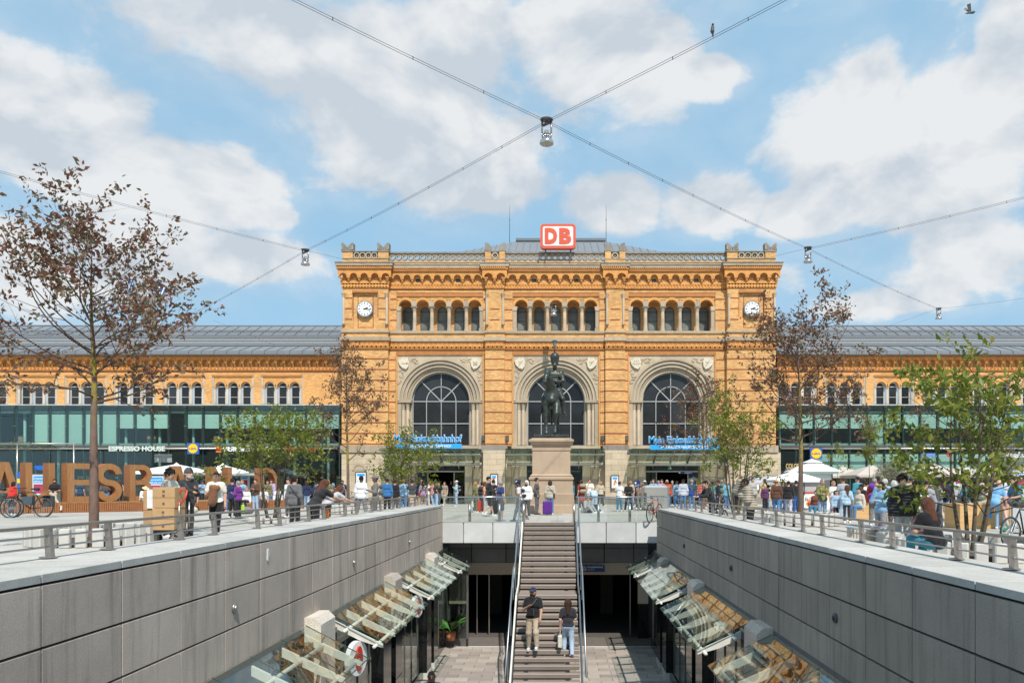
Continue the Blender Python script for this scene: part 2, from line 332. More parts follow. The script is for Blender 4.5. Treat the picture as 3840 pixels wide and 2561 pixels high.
offw=mat('cream_metal',(.72,.70,.62),rough=.35,var=.05,bump=0,metal=.1)
beige=mat('beige_cladding',(.50,.40,.29),rough=.6,var=.05)
wood=mat('larch_wood',(.33,.13,.045),rough=.7,var=.25,scale=3,bump=.4,stretch=(1,1,8))
woodl=mat('larch_face',(.34,.165,.062),rough=.7,var=.18,scale=2.2,bump=.3,stretch=(5,5,.8))
ply=mat('pine_ply',(.62,.38,.16),rough=.65,var=.15,scale=2,bump=.1,stretch=(1,1,6))
steelgreen=mat('green_steel_frame',(.055,.085,.08),rough=.4,var=.15,metal=.4)
pip=mat('steel_pipe',(.50,.47,.42),rough=.3,var=.08,metal=.7)
bronze=mat('bronze_patina',(.030,.032,.028),rough=.42,var=.4,scale=5,bump=.35,metal=.55,col2=(.085,.10,.085),bdist=.02)
blinds=mat('teal_blind',(.40,.55,.49),rough=.6,var=.05,bump=0)
redp=mat('red_paint',(.60,.045,.025),rough=.4,var=.04,bump=0)
dbred=mat('sign_red',(.66,.10,.045),rough=.4,var=.03,bump=0)
bluep=mat('blue_paint',(.02,.13,.50),rough=.4,var=.03,bump=0)
lbl=mat('light_blue_sign',(.03,.36,.78),rough=.4,var=.03,bump=0)
navy=mat('navy_sign',(.012,.035,.16),rough=.4,var=.03,bump=0)
yel=mat('yellow_paint',(.85,.58,.02),rough=.4,var=.03,bump=0)
orange=mat('orange_paint',(.75,.20,.02),rough=.4,var=.03,bump=0)
blackp=mat('black_paint',(.015,.015,.016),rough=.4,var=.1,bump=0)
greyd=mat('dark_grey_frame',(.10,.095,.09),rough=.5,var=.1)
winglass=mat('window_glass',(.016,.017,.018),rough=.04,var=.3,scale=.6,bump=.03,spec=.34,bdist=.03)
winglass2=mat('curtained_window_glass',(.18,.19,.165),rough=.25,var=.3,scale=1.2,bump=.0,spec=.3)
facadeglass=glassmat('green_facade_glass',(.91,.975,.955),.02,.01,.002,.5)
shopglass=glassmat('shop_glass',(.55,.62,.60),.06,.01)
canglass=glassmat('canopy_glass',(.93,.965,.95),.01,.01,.00035,.6,.62)
cangr=glassmat('canopy_glass_right',(.92,.955,.94),.03,.01,.0005,.6,.95)
balglass=glassmat('balustrade_glass',(.93,.96,.95),.02,.01)
entglass=glassmat('entrance_canopy_glass',(.52,.60,.55),.08,.05)
plantg=mat('leaf_green',(.05,.15,.02),rough=.5,var=.3,scale=8)

def vary(m,a,b):
    """each pane a little lighter or darker than the next"""
    N,L,p=nodes_of(m); l=p.inputs['Base Color'].links[0].from_socket; oi=N.new('ShaderNodeObjectInfo'); r=N.new('ShaderNodeMapRange'); L.new(oi.outputs['Random'],r.inputs[0]); r.inputs[3].default_value=a; r.inputs[4].default_value=b
    v=N.new('ShaderNodeVectorMath'); v.operation='SCALE'; L.new(l,v.inputs[0]); L.new(r.outputs[0],v.inputs[3]); L.new(v.outputs[0],p.inputs['Base Color'])
vary(winglass,.7,2.6); vary(winglass2,.7,1.3); vary(blinds,.8,1.05)
# ================================================================ SETTING: plaza, pit floor
WL,WR=-4.4,3.7; FLOOR=-4.8; YB=29.15            # faces of the two retaining walls, promenade floor, front edge of the bridge
def plazamat():
    m=mat('plaza_paving',(.47,.44,.39),rough=.85,var=.07,scale=.5,bump=.2); N,L,p=nodes_of(m); base=p.inputs['Base Color'].links[0].from_socket
    g=N.new('ShaderNodeNewGeometry'); b=N.new('ShaderNodeTexBrick'); L.new(g.outputs['Position'],b.inputs[0]); b.inputs['Scale'].default_value=1; b.inputs['Brick Width'].default_value=1.6; b.inputs['Row Height'].default_value=1.0; b.inputs['Mortar Size'].default_value=.03
    b.inputs['Color1'].default_value=(.94,.94,.94,1); b.inputs['Color2'].default_value=(1.04,1.03,1.02,1); b.inputs['Mortar'].default_value=(.72,.71,.70,1)
    b2=N.new('ShaderNodeTexBrick'); L.new(g.outputs['Position'],b2.inputs[0]); b2.inputs['Scale'].default_value=1; b2.inputs['Brick Width'].default_value=9; b2.inputs['Row Height'].default_value=5.2; b2.inputs['Mortar Size'].default_value=.28; b2.inputs['Color1'].default_value=(1,1,1,1); b2.inputs['Color2'].default_value=(.9,.9,.9,1); b2.inputs['Mortar'].default_value=(.74,.73,.72,1)
    x=N.new('ShaderNodeVectorMath'); x.operation='MULTIPLY'; L.new(b.outputs[0],x.inputs[0]); L.new(b2.outputs[0],x.inputs[1])
    y=N.new('ShaderNodeVectorMath'); y.operation='MULTIPLY'; L.new(x.outputs[0],y.inputs[0]); L.new(base,y.inputs[1]); L.new(y.outputs[0],p.inputs['Base Color']); return m
plaza_m=plazamat()
g=MB(); CB=1.1                                   # coping width
for x0,x1,y0,y1 in((-600,WL-CB,-300,YB),(WR+CB,600,-300,YB),(-600,600,YB,900),(WL-CB,WR+CB,-300,1.5)):
    g.add([(x0,y0,0),(x1,y0,0),(x1,y1,0),(x0,y1,0)],[(0,1,2,3)])
# ground under the pit edges so that the sheet has thickness
plaza=struct(g,'plaza_ground',plaza_m)
# slabs that can be told apart near the railings
slabm=[stainmat('plaza_slab_%s'%c,k,.15,.6,.8) for c,k in(('light',(.48,.45,.405)),('warm',(.45,.415,.37)),('grey',(.40,.375,.34)))]
sm={}
for side,(xa,xb,ya,yb) in{0:(-17.1,-5.7,8.2,22.4),1:(4.95,9.6,7,22.4)}.items():
    y=ya; r=0
    while y<yb:
        x=xa+(r%2)*.7-.7
        while x<xb-.05:
            x1=min(x+1.4,xb); x0=max(x,xa)
            if x1-x0>.2:
                k=(round(x1-x0,2),); mk=random.choices((0,1,2),(5,3,1))[0]
                if k not in sm: sm[k]=MB().bbox(0,x1-x0-.02,0,.93,-.02,.012,.006).mesh('paving_slab',slabm[0])
                put(sm[k],'paving_slab',plaza,(x0,y,random.uniform(-.001,.001)),material=slabm[mk])
            x+=1.4
        y+=.95; r+=1
g=MB(); g.add([(WL-.6,0,FLOOR),(WR+.6,0,FLOOR),(WR+.6,31.2,FLOOR),(WL-.6,31.2,FLOOR)],[(0,1,2,3)])
pfl=struct(g,'promenade_floor',mat('floor_joint',(.16,.14,.125)))
pm=[stainmat('floor_tile_%s'%c,k,.2,1.2,.75) for c,k in(('a',(.37,.315,.275)),('b',(.42,.365,.32)),('c',(.31,.265,.235)))]
tm=MB().bbox(0,.755,0,.415,-.02,.014,.005).mesh('floor_tile',pm[0]); th=MB().bbox(0,.37,0,.415,-.02,.014,.005).mesh('floor_tile',pm[0])
y=20.3; r=0
while y<29.2:
    x=WL+.02-(0 if r%2 else .385)
    while x<WR-.1:
        put(th if x<WL else tm,'floor_tile',pfl,(max(x,WL+.02),y,FLOOR+random.uniform(0,.002)),material=random.choice(pm)); x+=.77
    y+=.43; r+=1
MB().box(WL,-1.4,29.28,29.36,FLOOR,FLOOR+.02).box(.7,WR,29.28,29.36,FLOOR,FLOOR+.02).build('white_guide_strip',white,pfl)
# ================================================================ retaining walls
def retaining(side,X,ztop,lab):
    """pit wall: core, coping stones (1.2 m), three courses of panels"""
    s=1 if side=='l' else -1                      # direction from wall to pit
    T=thing('retaining_wall',lab,'wall',(X,15,FLOOR)); cm=conc if side=='l' else conc_shaded
    cb=ztop-.10; hb=[cb,cb-.545,cb-1.09,cb-1.635] if side=='l' else [cb,cb-.56,cb-1.12,cb-1.68]
    a,b=sorted((X-s*.06,X-s*(CB-.02))); YE=29.3 if side=='l' else 28.35
    MB().box(a,b,1.5,YE-.05,hb[3],cb-.005).build('wall_core',dark,T)
    a,b=sorted((X-s*.06,X-s*.5)); MB().box(a,b,1.5,YE+1.8,FLOOR,hb[3]-.01).build('lower_wall',mat('lower_wall_render',(.30,.28,.26)),T)
    off=.0; step=1.2; y=YE; ym=.35
    def piece(nm,y0,y1,z0,z1,th,m,rough=.0):
        p,q=sorted((X,X-s*th)); return MB().bbox(p+random.uniform(0,.002),q,y0+.008,y1-.008,z0+.012,z1-.012,.003).build(nm,m,T)
    while y>1.6:
        y0=max(y-step,1.5)
        piece('coping_stone',y0,y,cb,ztop,CB,cop)
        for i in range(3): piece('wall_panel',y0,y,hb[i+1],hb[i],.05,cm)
        y-=step
    # end face towards the bridge
    p,q=sorted((X-s*.07,X-s*(CB)));
    MB().bbox(p,q,YE-.05,YE-.002,hb[3],cb-.01).build('wall_panel',cm,T)
    return T
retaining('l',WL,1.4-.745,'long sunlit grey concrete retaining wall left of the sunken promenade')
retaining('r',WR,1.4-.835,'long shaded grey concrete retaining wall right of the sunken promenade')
# small round lamps set in the walls
def stud(x,sx,sy,s,label,lit=True):
    Y=F*x/(sx-CX); z=wz(sy,Y)
    T=thing('wall_spotlight',label,'lamp',(x,Y,z),0,'round spotlights set in the pit walls')
    MB().tube([(x,Y,z),(x+s*.03,Y,z)],.065,14).build('rim',steel if lit else greyd,T,True)
    MB().tube([(x+s*.02,Y,z),(x+s*.045,Y,z)],.035,10).build('lens',pip if lit else blackp,T,True)
for a in((876,2278,'small round spotlight low on the left wall, nearest one'),(1325,2108,'small round spotlight on the left wall, middle one'),(1534,2031,'small round spotlight on the left wall, farthest one')): stud(WL,a[0],a[1],1,a[2])
for a in((3135,2316,'black round spotlight hole in the right wall, nearest one'),(2744,2129,'black round spotlight hole in the right wall, middle one'),(2567,2046,'black round spotlight hole in the right wall, farthest one')): stud(WR,a[0],a[1],-1,a[2],False)
Y=F*WL/(1004-CX); tag(MB().prism([(Y-.045,wz(2098,Y)),(Y+.0,wz(2106,Y)),(Y+.04,wz(2075,Y)),(Y+.02,wz(2057,Y)),(Y-.04,wz(2060,Y))],WL+.002,WL+.012,'yz').build('sticker',white),'torn white paper scrap stuck near the top of the left wall','sticker')
# ---------------------------------------------------------------- railings on the copings
def railing(X,ztop,s,ys,lab):
    T=thing('railing',lab,'railing',(X,15,ztop)); zt=ztop+.335
    for y in ys:
        MB().prism([(X-.011-s*.0,ztop),(X+.055,ztop),(X+.03,zt-.03),(X-.03,zt-.03)],y-.028,y+.028).build('post',steel,T)
        MB().lathe(X,y,[(.085,ztop),(.085,ztop+.008)],12).build('foot_plate',steel,T)
    ya,yb=2.0,ys[-1]+.8
    MB().bar((X,ya,zt-.015),(X,yb,zt-.015),.075,.03).build('top_rail',steel,T)
    for k,dz in enumerate((.11,.22)):
        MB().tube([(X+s*.012,ya,ztop+dz),(X+s*.012,yb,ztop+dz)],.011,6).build('cable_rail',steel,T,True)
ysl=[];k=0
while 7.9+2.745*k<29: ysl+=[7.9+2.745*k,8.95+2.745*k]; k+=1
railing(-5.28,1.4-.745,-1,[5.15,6.2]+[y for y in ysl if y<29],'brushed steel railing on the left coping with two thin rails')
railing(4.55,1.4-.835,1,[4.9,5.95]+[y-.27 for y in ysl if y<28.3],'brushed steel railing on the right coping with two thin rails')
# ================================================================ footbridge edge, balustrade
B=thing('plaza_bridge','pale slab bridge edge crossing the pit at the head of the stairs','bridge',(0,YB,0)); 
MB().box(WL-.0,-1.32,YB+.06,31.3,-.77,-.012).box(.68,WR+.7,YB+.06,31.3,-.77,-.012).box(-1.32,.68,YB+.06,31.3,-.77,-.012).build('deck_slab',mat('deck_underside',(.25,.245,.24)),B)
for x0,x1 in((WL,-3.6),(-3.58,-2.48),(-2.46,-1.36),(.72,1.86),(1.88,3.0),(3.02,WR+.6)):
    MB().bbox(x0+.006,x1-.006,YB,YB+.055,-.79,-.002,.006).build('fascia_panel',pale,B)
MB().box(WL,-1.34,YB-.01,YB+.2,-.003,.018).box(.7,WR,YB-.01,YB+.2,-.003,.018).build('edge_strip',cop,B)
for x0,x1 in((WL,-3.5),(-3.48,-2.1),(-2.08,-.7),(-.68,.68),(.7,1.9),(1.92,3.1),(3.12,WR)):
    for z0,z1 in((-1.14,-.80),(-1.72,-1.16)):
        MB().bbox(x0+.008,x1-.008,31.0,31.06,z0,z1,.006).build('soffit_panel',grp,B)
MB().box(WL,WR,31.07,31.3,-1.75,-.78).build('backing',dark,B)
MB().box(WL,WR,31.03,31.2,-2.22,-1.74).build('portal_band',beige,B)
for x0,x1 in((WL,-3.68),(3.28,WR)): MB().box(x0,x1,31.0,31.15,-3.4,-2.22).build('portal_jamb',beige,B); MB().box(x0,x1,30.98,31.15,FLOOR,-3.41).build('portal_plinth',blackst,B)
# dark passage behind
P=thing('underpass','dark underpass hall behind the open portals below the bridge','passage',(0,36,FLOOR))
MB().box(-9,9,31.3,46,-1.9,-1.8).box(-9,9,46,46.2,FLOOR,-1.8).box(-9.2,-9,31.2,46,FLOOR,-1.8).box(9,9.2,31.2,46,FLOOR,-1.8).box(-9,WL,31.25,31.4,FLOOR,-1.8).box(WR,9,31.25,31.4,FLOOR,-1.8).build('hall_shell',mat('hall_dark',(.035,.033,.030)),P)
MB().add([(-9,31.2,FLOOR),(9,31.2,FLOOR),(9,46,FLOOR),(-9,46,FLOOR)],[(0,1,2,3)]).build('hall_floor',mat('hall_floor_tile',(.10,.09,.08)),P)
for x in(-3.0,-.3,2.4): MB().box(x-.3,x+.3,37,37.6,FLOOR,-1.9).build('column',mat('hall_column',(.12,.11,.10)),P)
for x in(-3.35,3.0):
    f=MB().box(x,x+.04,31.6,31.7,FLOOR,-2.2).box(x+.5,x+.54,31.6,31.7,FLOOR,-2.2).build('door_frame',steel,P)
# Hauptbahnhof sign
Y0=30.9
S=thing('direction_sign','dark blue hanging sign reading Hauptbahnhof right of the staircase','sign',(wx(2220,Y0),Y0,wz(2140,Y0)))
MB().box(wx(2172,Y0),wx(2267,Y0),Y0-.06,Y0,wz(2142,Y0),wz(2116,Y0)).build('board',navy,S)
text('Hauptbahnhof','lettering',wx(2203,Y0),wx(2261,Y0),wz(2129.5,Y0),wz(2120,Y0),Y0-.062,white,S,.01,.01)
t=MB(); a,b=wx(2183,Y0),wx(2198,Y0); c,d=wz(2137,Y0),wz(2119.5,Y0)
for q in((a,a+.012,c,d-.04),(b-.012,b,c,d-.04),(a,b,c,c+.012),(a,b,d-.052,d-.04)): t.box(q[0],q[1],Y0-.072,Y0-.061,q[2],q[3])
for i in(0,1): t.sphere((a+.045+i*.07,Y0-.07,d-.085),.014); t.box(a+.03+i*.07,a+.06+i*.07,Y0-.072,Y0-.061,c+.02,c+.075); t.prism([(a+.03+i*.06,d-.03),(a+.07+i*.06,d-.03),(a+.05+i*.06,d)],Y0-.072,Y0-.061)
t.bar((wx(2173,Y0),Y0-.066,wz(2120,Y0)),(wx(2179,Y0),Y0-.066,wz(2128,Y0)),.01,.015).build('lift_pictogram',white,S)
for i,mm in enumerate((dbred,mat('sign_green',(.10,.28,.16)),mat('sign_cyan',(.05,.35,.60)))):
    x=wx(2204+i*9,Y0); MB().box(x,x+.07,Y0-.07,Y0-.061,wz(2137,Y0),wz(2131.5,Y0)).build('line_badge',mm,S)
# glass balustrades on the bridge edge
def balustrade(x0,x1,posts,lab):
    T=thing('glass_balustrade',lab,'railing',((x0+x1)/2,YB,0))
    for sx in posts:
        x=wx(sx,YB); MB().tube([(x,YB+.14,0),(x,YB+.14,.70)],.055,12).build('post',steel,T,True)
    n=3
    for i in range(n):
        a=x0+(x1-x0)*i/n; b=x0+(x1-x0)*(i+1)/n
        MB().box(a+.01,b-.01,YB+.045,YB+.06,.02,.93).build('glass_pane',balglass,T)
    MB().tube([(x0,YB+.05,.965),(x1,YB+.05,.965)],.024,10).build('handrail',chrome,T,True)
balustrade(WL+.02,-1.33,(1760,1872,1963),'glass balustrade with steel handrail left of the stair head')
balustrade(.70,WR+.5,(2153,2245,2363),'glass balustrade with steel handrail right of the stair head')
# ================================================================ staircase
SX0,SX1=-1.26,.64
ST=thing('staircase','long straight brown stone staircase rising from the pit to the plaza','stairs',(-.3,25,FLOOR))
stepm=stainmat('stair_stone',(.235,.185,.152),.2,2,.7); nos=mat('stair_nosing',(.62,.60,.56),rough=.5,var=.06)
def step(y,z,dep=.29,yb=None):
    o=MB().bbox(SX0,SX1,y,(yb or y+dep+.03),z-.115,z,.004).build('step',stepm,ST)
    MB().box(SX0+.005,SX1-.005,y-.004,y+.03,z-.004,z+.003).build('nosing',nos,o)
y=YB-.02; z=-.0
step(YB-.02,-.002,.3)
steps=[]
for i in range(1,13): y-=.27; z-=.1654; step(y,z); steps.append((y,z))
z-=.1654; yl=y; y=24.7; step(y,z,0,yl+.05); steps.append((y,z)); LAND=(y,z)
while z>FLOOR+.1: y-=.27; z-=.1654; step(y,max(z,FLOOR+.03)); steps.append((y,z))
YS=y
def stairz(Y):
    c=[(a,b) for a,b in steps if a<=Y]
    return (max(c)[1] if c else FLOOR)
def line(X,off): # path along the pitch at height off
    return [(X,YB,off),(X,25.9+.1,-2.0+off),(X,24.75,-2.15+off),(X,YS,FLOOR+off)]
for X,w in((SX0-.07,.05),(SX1+.07,.05)):
    P_=line(X,-.12)
    for a,b in zip(P_,P_[1:]): MB().bar(a,b,.05,.34).build('stringer',offw if X<0 else steel,ST)
for X in(-.9,.3):
    P_=line(X,-.22)
    for a,b in zip(P_,P_[1:]): MB().bar(a,b,.12,.2).build('bearer',blackp,ST)
for s,X in((-1,SX0-.16),(1,SX1+.16)):
    for sdx,nm in((0,'handrail'),):
        MB().tube([(X,YB+.1,.95),(X,YB-.02,.93),(X,26.0,-1.04),(X,25.8,-1.18),(X,24.6,-1.3),(X,YS+.3,FLOOR+1.0)],.025,8).build(nm,bluerail,ST,True)
    Pa=line(X,.0); Pb=line(X,.86)
    for (a,b),(c,d) in zip(zip(Pa,Pa[1:]),zip(Pb,Pb[1:])):
        MB().add([a,b,d,c],[(0,1,2,3)]).build('glass_side',balglass,ST)
        n=max(1,int(abs(b[1]-a[1])/1.1))
        for i in range(n):
            t=i/n; p=[a[j]+(b[j]-a[j])*t for j in range(3)]; MB().bar((p[0],p[1],p[2]-.15),(p[0],p[1],p[2]+.88),.024,.024,(0,1,0)).build('baluster',bluerail,ST)
# ================================================================ shop rows under the walls, glass canopies
def shoprow(X,s,lab):
    T=thing('shop_row',lab,'shop',(X,20,FLOOR))
    zt=-1.15
    xi=X-s*3.0
    a,b=sorted((X-s*.02,xi)); 
    # interior behind the glass: ceiling, back wall, shelves
    MB().box(*sorted((xi,xi-s*.1)),2,29.3,FLOOR,zt).build('back_wall',mat('shop_back_wall',(.10,.085,.07)),T)
    MB().box(*sorted((X,xi)),2,29.3,zt+.0,zt+.08).build('ceiling',mat('shop_ceiling',(.15,.14,.13)),T)
    for i in range(6):
        yy=5+i*4.1; MB().box(*sorted((xi+s*.1,xi+s*.5)),yy,yy+2,FLOOR,FLOOR+1.9).build('shelf',mat('shop_shelf',(.25,.17,.10)),T)
    P0=[8.5+6.1*k for k in range(-1,4)]
    x0,x1=sorted((X+s*.02,X+s*.12))
    MB().box(*sorted((X+s*.0,X+s*.1)),2,29.3,FLOOR,FLOOR+.32).build('plinth',blackst,T)
    for p in P0:
        for yy in(p-.55,p+4.15):                  # polished black pillars
            y0,y1=yy-.42,min(yy+.42,29.2)
            if y1-y0<.2: continue
            for i in range(3):
                z0=FLOOR+.0+i*1.18; MB().bbox(*sorted((X-s*.5,X+s*.22)),y0,y1,z0+.004,min(z0+1.17,-1.28),.005).build('black_pillar_block',blackst,T)
            MB().box(*sorted((X+s*.0,X+s*.24)),y0-.01,y1+.01,FLOOR,FLOOR+.2).build('pillar_foot',offw,T)
        for k in range(4):
            ya=p-.1+k*1.0; yb=ya+.98
            if yb>29.2 or yb<3: continue
            MB().box(*sorted((X+s*.05,X+s*.07)),ya,yb,FLOOR+.32,-1.7).build('shop_pane',shopglass,T)
            MB().box(*sorted((X+s*.0,X+s*.09)),ya-.02,ya+.02,FLOOR+.3,-1.2).build('mullion',greyd,T)
        MB().box(*sorted((X+s*.0,X+s*.10)),max(p-.13,2),min(p+3.9,29.25),-1.72,-1.62).build('transom',steel,T)
    return T
shoprow(WL,1,'row of glazed shops with black polished pillars under the left wall')
shoprow(WR,-1,'row of glazed shops with black polished pillars under the right wall')
def canopy(X,s,y0,n,zin,zout,lab,gm,xo=1.12):
    T=thing('glass_canopy',lab,'canopy',(X,y0,zin),0,'glass canopies over the shop fronts')
    xin=X+s*.03; xout=X+s*xo; nz=Vector((s*(zin-zout),0,xo)).normalized()
    d=Vector((xout-xin,0,zout-zin))
    for i in range(n):
        ya=y0+1.2*i+.01; yb=ya+1.18
        c=[Vector((xin,ya,zin)),Vector((xout,ya,zout)),Vector((xout,yb,zout)),Vector((xin,yb,zin))]
        o=[q+nz*.014 for q in c]
        MB().add([*c,*o],[(0,1,2,3),(7,6,5,4),(0,4,5,1),(1,5,6,2),(2,6,7,3),(3,7,4,0)]).build('glass_pane',gm,T)
    g=MB(); [g.tube([a_,b_],.009,4) for i in range(n+1) for a_,b_ in((Vector((xin,y0+1.2*i,zin)),Vector((xout,y0+1.2*i,zout))),)]; g.tube([(xout,y0,zout),(xout,y0+1.2*n,zout)],.009,4); g.build('glass_edges',mat('dark_glass_edge',(.03,.07,.055),rough=.2),T,kind='stuff')
    dz=-.10
    for i in range(n+1):
        yy=min(max(y0+1.2*i,y0+.12),y0+1.2*n-.12)
        a=Vector((xin,yy,zin+dz-.02)); b=Vector((xout,yy,zout+dz+.02))
        # tapered white fin below the glass
        u=(b-a); v=Vector((0,0,1)); h0,h1=.14,.07; w=Vector((0,.028,0))
        P_=[a+u*.02-v*.0,a+u*.02-v*h0,a+u*.55-v*h0,a+u*.93-v*h1,a+u*.93,]
        n_=len(P_); MB().add([q-w for q in P_]+[q+w for q in P_],[tuple(range(n_)),tuple(range(2*n_-1,n_-1,-1))]+[(j,j+n_,(j+1)%n_+n_,(j+1)%n_) for j in range(n_)]).build('fin',offw,T)
        for t in(.28,.80):
            q=a+u*t; MB().tube([q,q+nz*.13],.015,6).build('glass_clamp',greyd,T,True)
    for t,r in((.3,.033),(.82,.033)):
        q0=Vector((xin,y0-.12,zin+dz-.06))+d*t; q1=q0+Vector((0,1.2*n+.24,0)); MB().tube([q0,q1],r,10).build('rod',offw,T,True)
for k,nm in enumerate(('nearest','second','third')):
    y0=8.45+6.1*k
    canopy(WL,1,y0,4,-1.03,-1.60,'%s glass canopy with white fins on the left side of the pit'%nm,canglass)
    canopy(WR,-1,y0-.2,4,-1.15,-1.68,'%s glass canopy with rippled reflections on the right side of the pit'%nm,cangr)
canopy(WL,1,26.8,2,-1.03,-1.6,'short farthest glass canopy on the left beside the portal',canglass)
canopy(WR,-1,26.4,2,-1.15,-1.68,'short farthest glass canopy on the right beside the portal',cangr)
canopy(WL,1,2.35,4,-1.03,-1.60,'glass canopy at the very near left corner of the pit',canglass) if False else None
for k,nm in enumerate(('nearest','middle','farthest')):
    for X,s,zt,sd in((WL,1,-.9,'left'),(WR,-1,-1.04,'right')):
        y0=13.1+6.1*k-(.2 if s<0 else 0)
        o=MB().prism([(X-s*0,-2.3),(X+s*.29,-2.3),(X+s*.29,zt-.12),(X+s*.17,zt),(X,zt)][::s],y0+.15,y0+1.0).build('vent_box',stainmat('cream_stone_box',(.52,.46,.39),.2,2,.8) if s>0 else stainmat('rosy_stone_box_lightened',(.76,.62,.52),.2,2,.8))  # right boxes: rosy stone colour lightened to offset the shade they stand in
        tag(o,'%s cream vent box between glass canopies on the %s wall'%(nm,sd),'vent box','vent boxes between the canopies')
# shop signs seen through the left canopies: white ring with red oval, red letters
def ovalsign(Y,lab,r=.33):
    x=WL+.5; T=thing('oval_sign',lab,'sign',(x,Y,-1.9)); 
    MB().lathe(0,0,[(r,0),(r,.10)],28).build('white_disc',white,T)
    o=T.children[0]; o.matrix_parent_inverse=Matrix(); o.rotation_euler=(R(90),0,R(74)); o.location=(0,0,0)
    o2=MB().lathe(0,0,[(r*.72,.0),(r*.72,.03)],28,sx=.5).build('red_oval',redp,T); o2.matrix_parent_inverse=Matrix(); o2.rotation_euler=(R(90),0,R(74)); o2.location=(.096,-.028,0)
    MB().box(x-.5,x,Y+.0,Y+.05,-1.93,-1.87).build('bracket',steel,T)
ovalsign(14.6,'white disc sign with red oval hanging under the second left canopy')
ovalsign(20.9,'white disc sign with red oval hanging under the third left canopy',.3)
T=thing('shop_lettering','red raised shop letters on a rail under the third left canopy','sign',(WL+.4,22,-1.9))
MB().tube([(WL+.5,20.8,-2.0),(WL+.5,23.2,-2.0)],.02).build('rail',steel,T)
for i,(a,b) in enumerate(((.0,.25),(.35,.6),(.7,.95),(1.05,1.3))):
    MB().archring(0,0,.08,.16,-.03,.03,14,-PI,PI).build('letter_o',redp,T); q=T.children[-1]
    q.matrix_parent_inverse=Matrix(); q.location=(.1,-.9+a,.1); q.rotation_euler=(0,0,R(90))
# potted plants behind the far left shop glass
def pot(x,y,z,lab,s=1,n=16,big=.7):
    T=thing('potted_plant',lab,'plant',(x,y,z))
    MB().lathe(x,y,[(.13*s,z),(.17*s,z+.26*s),(.15*s,z+.27*s)],14).build('pot',mat('terracotta_pot',(.45,.17,.07)),T,True)
    g=MB()
    for i in range(n):
        a=random.uniform(0,2*PI); L_=random.uniform(.4,1)*big*s; w=.09*s; up=random.uniform(.5,1.1)
        pts=[Vector((x,y,z+.25*s))+Vector((math.cos(a)*L_*t,math.sin(a)*L_*t,L_*up*(t-.55*t*t)*1.6)) for t in(0,.3,.6,.85,1)]
        sd=Vector((-math.sin(a),math.cos(a),0)); ws=[.01,w*.5,w,w*.6,.0]
        v=[p+sd*q-Vector((0,0,.02))*(q>0) for p,q in zip(pts,ws)]+[p for p in pts]+[p-sd*q-Vector((0,0,.02))*(q>0) for p,q in zip(pts,ws)]
        g.add(v,[(j,j+1,j+6,j+5) for j in range(4)]+[(j+5,j+6,j+11,j+10) for j in range(4)])
    g.build('leaves',plantg,T,True,kind='stuff')
pot(wx(1690,29.0),29.0,FLOOR+.32,'broad leaved green plant in a clay pot in the far left shop corner',1.2)
pot(wx(1625,28.8),28.6,FLOOR+.32,'smaller green plant in a clay pot behind the left shop glass',1.0)
MB_=MB().box(WL+.02,-3.45,29.3,29.4,FLOOR,FLOOR+.32).box(-3.5,-3.42,29.3,29.4,FLOOR,-1.7); T=thing('shop_vitrine','glazed corner display box with plants beside the left portal','display case',(-3.9,29.3,FLOOR)); MB_.build('sill',greyd,T); MB().box(WL+.05,-3.5,29.33,29.35,FLOOR+.32,-1.75).build('glass_pane',shopglass,T)
# ================================================================ station building (facade plane of the bays at Y=58.3)
YF=58.3
def bx(sx): return (sx-CX)/49.0
def bz(sy): return EYE+(CY-sy)/49.0
SB=thing('station_building','monumental yellow brick railway station with two clock towers and three arched windows','building',(0,YF,0))
TW=[(bx(1284)*.9935,bx(1455.6)*.9935),(bx(2728)*.9935,bx(2909)*.9935)]; PIL=[(bx(1824.5),bx(1889.5)),(bx(2273.5),bx(2339))]
BAY=[(TW[0][1],PIL[0][0]),(PIL[0][1],PIL[1][0]),(PIL[1][1],TW[1][0])]; BC=[bx(1649.7),bx(2085),bx(2519.6)]
YT=YF-.38; YP=YF-.22                              # faces of towers and pilasters
ZB=bz(1671)                                       # top of the stone base
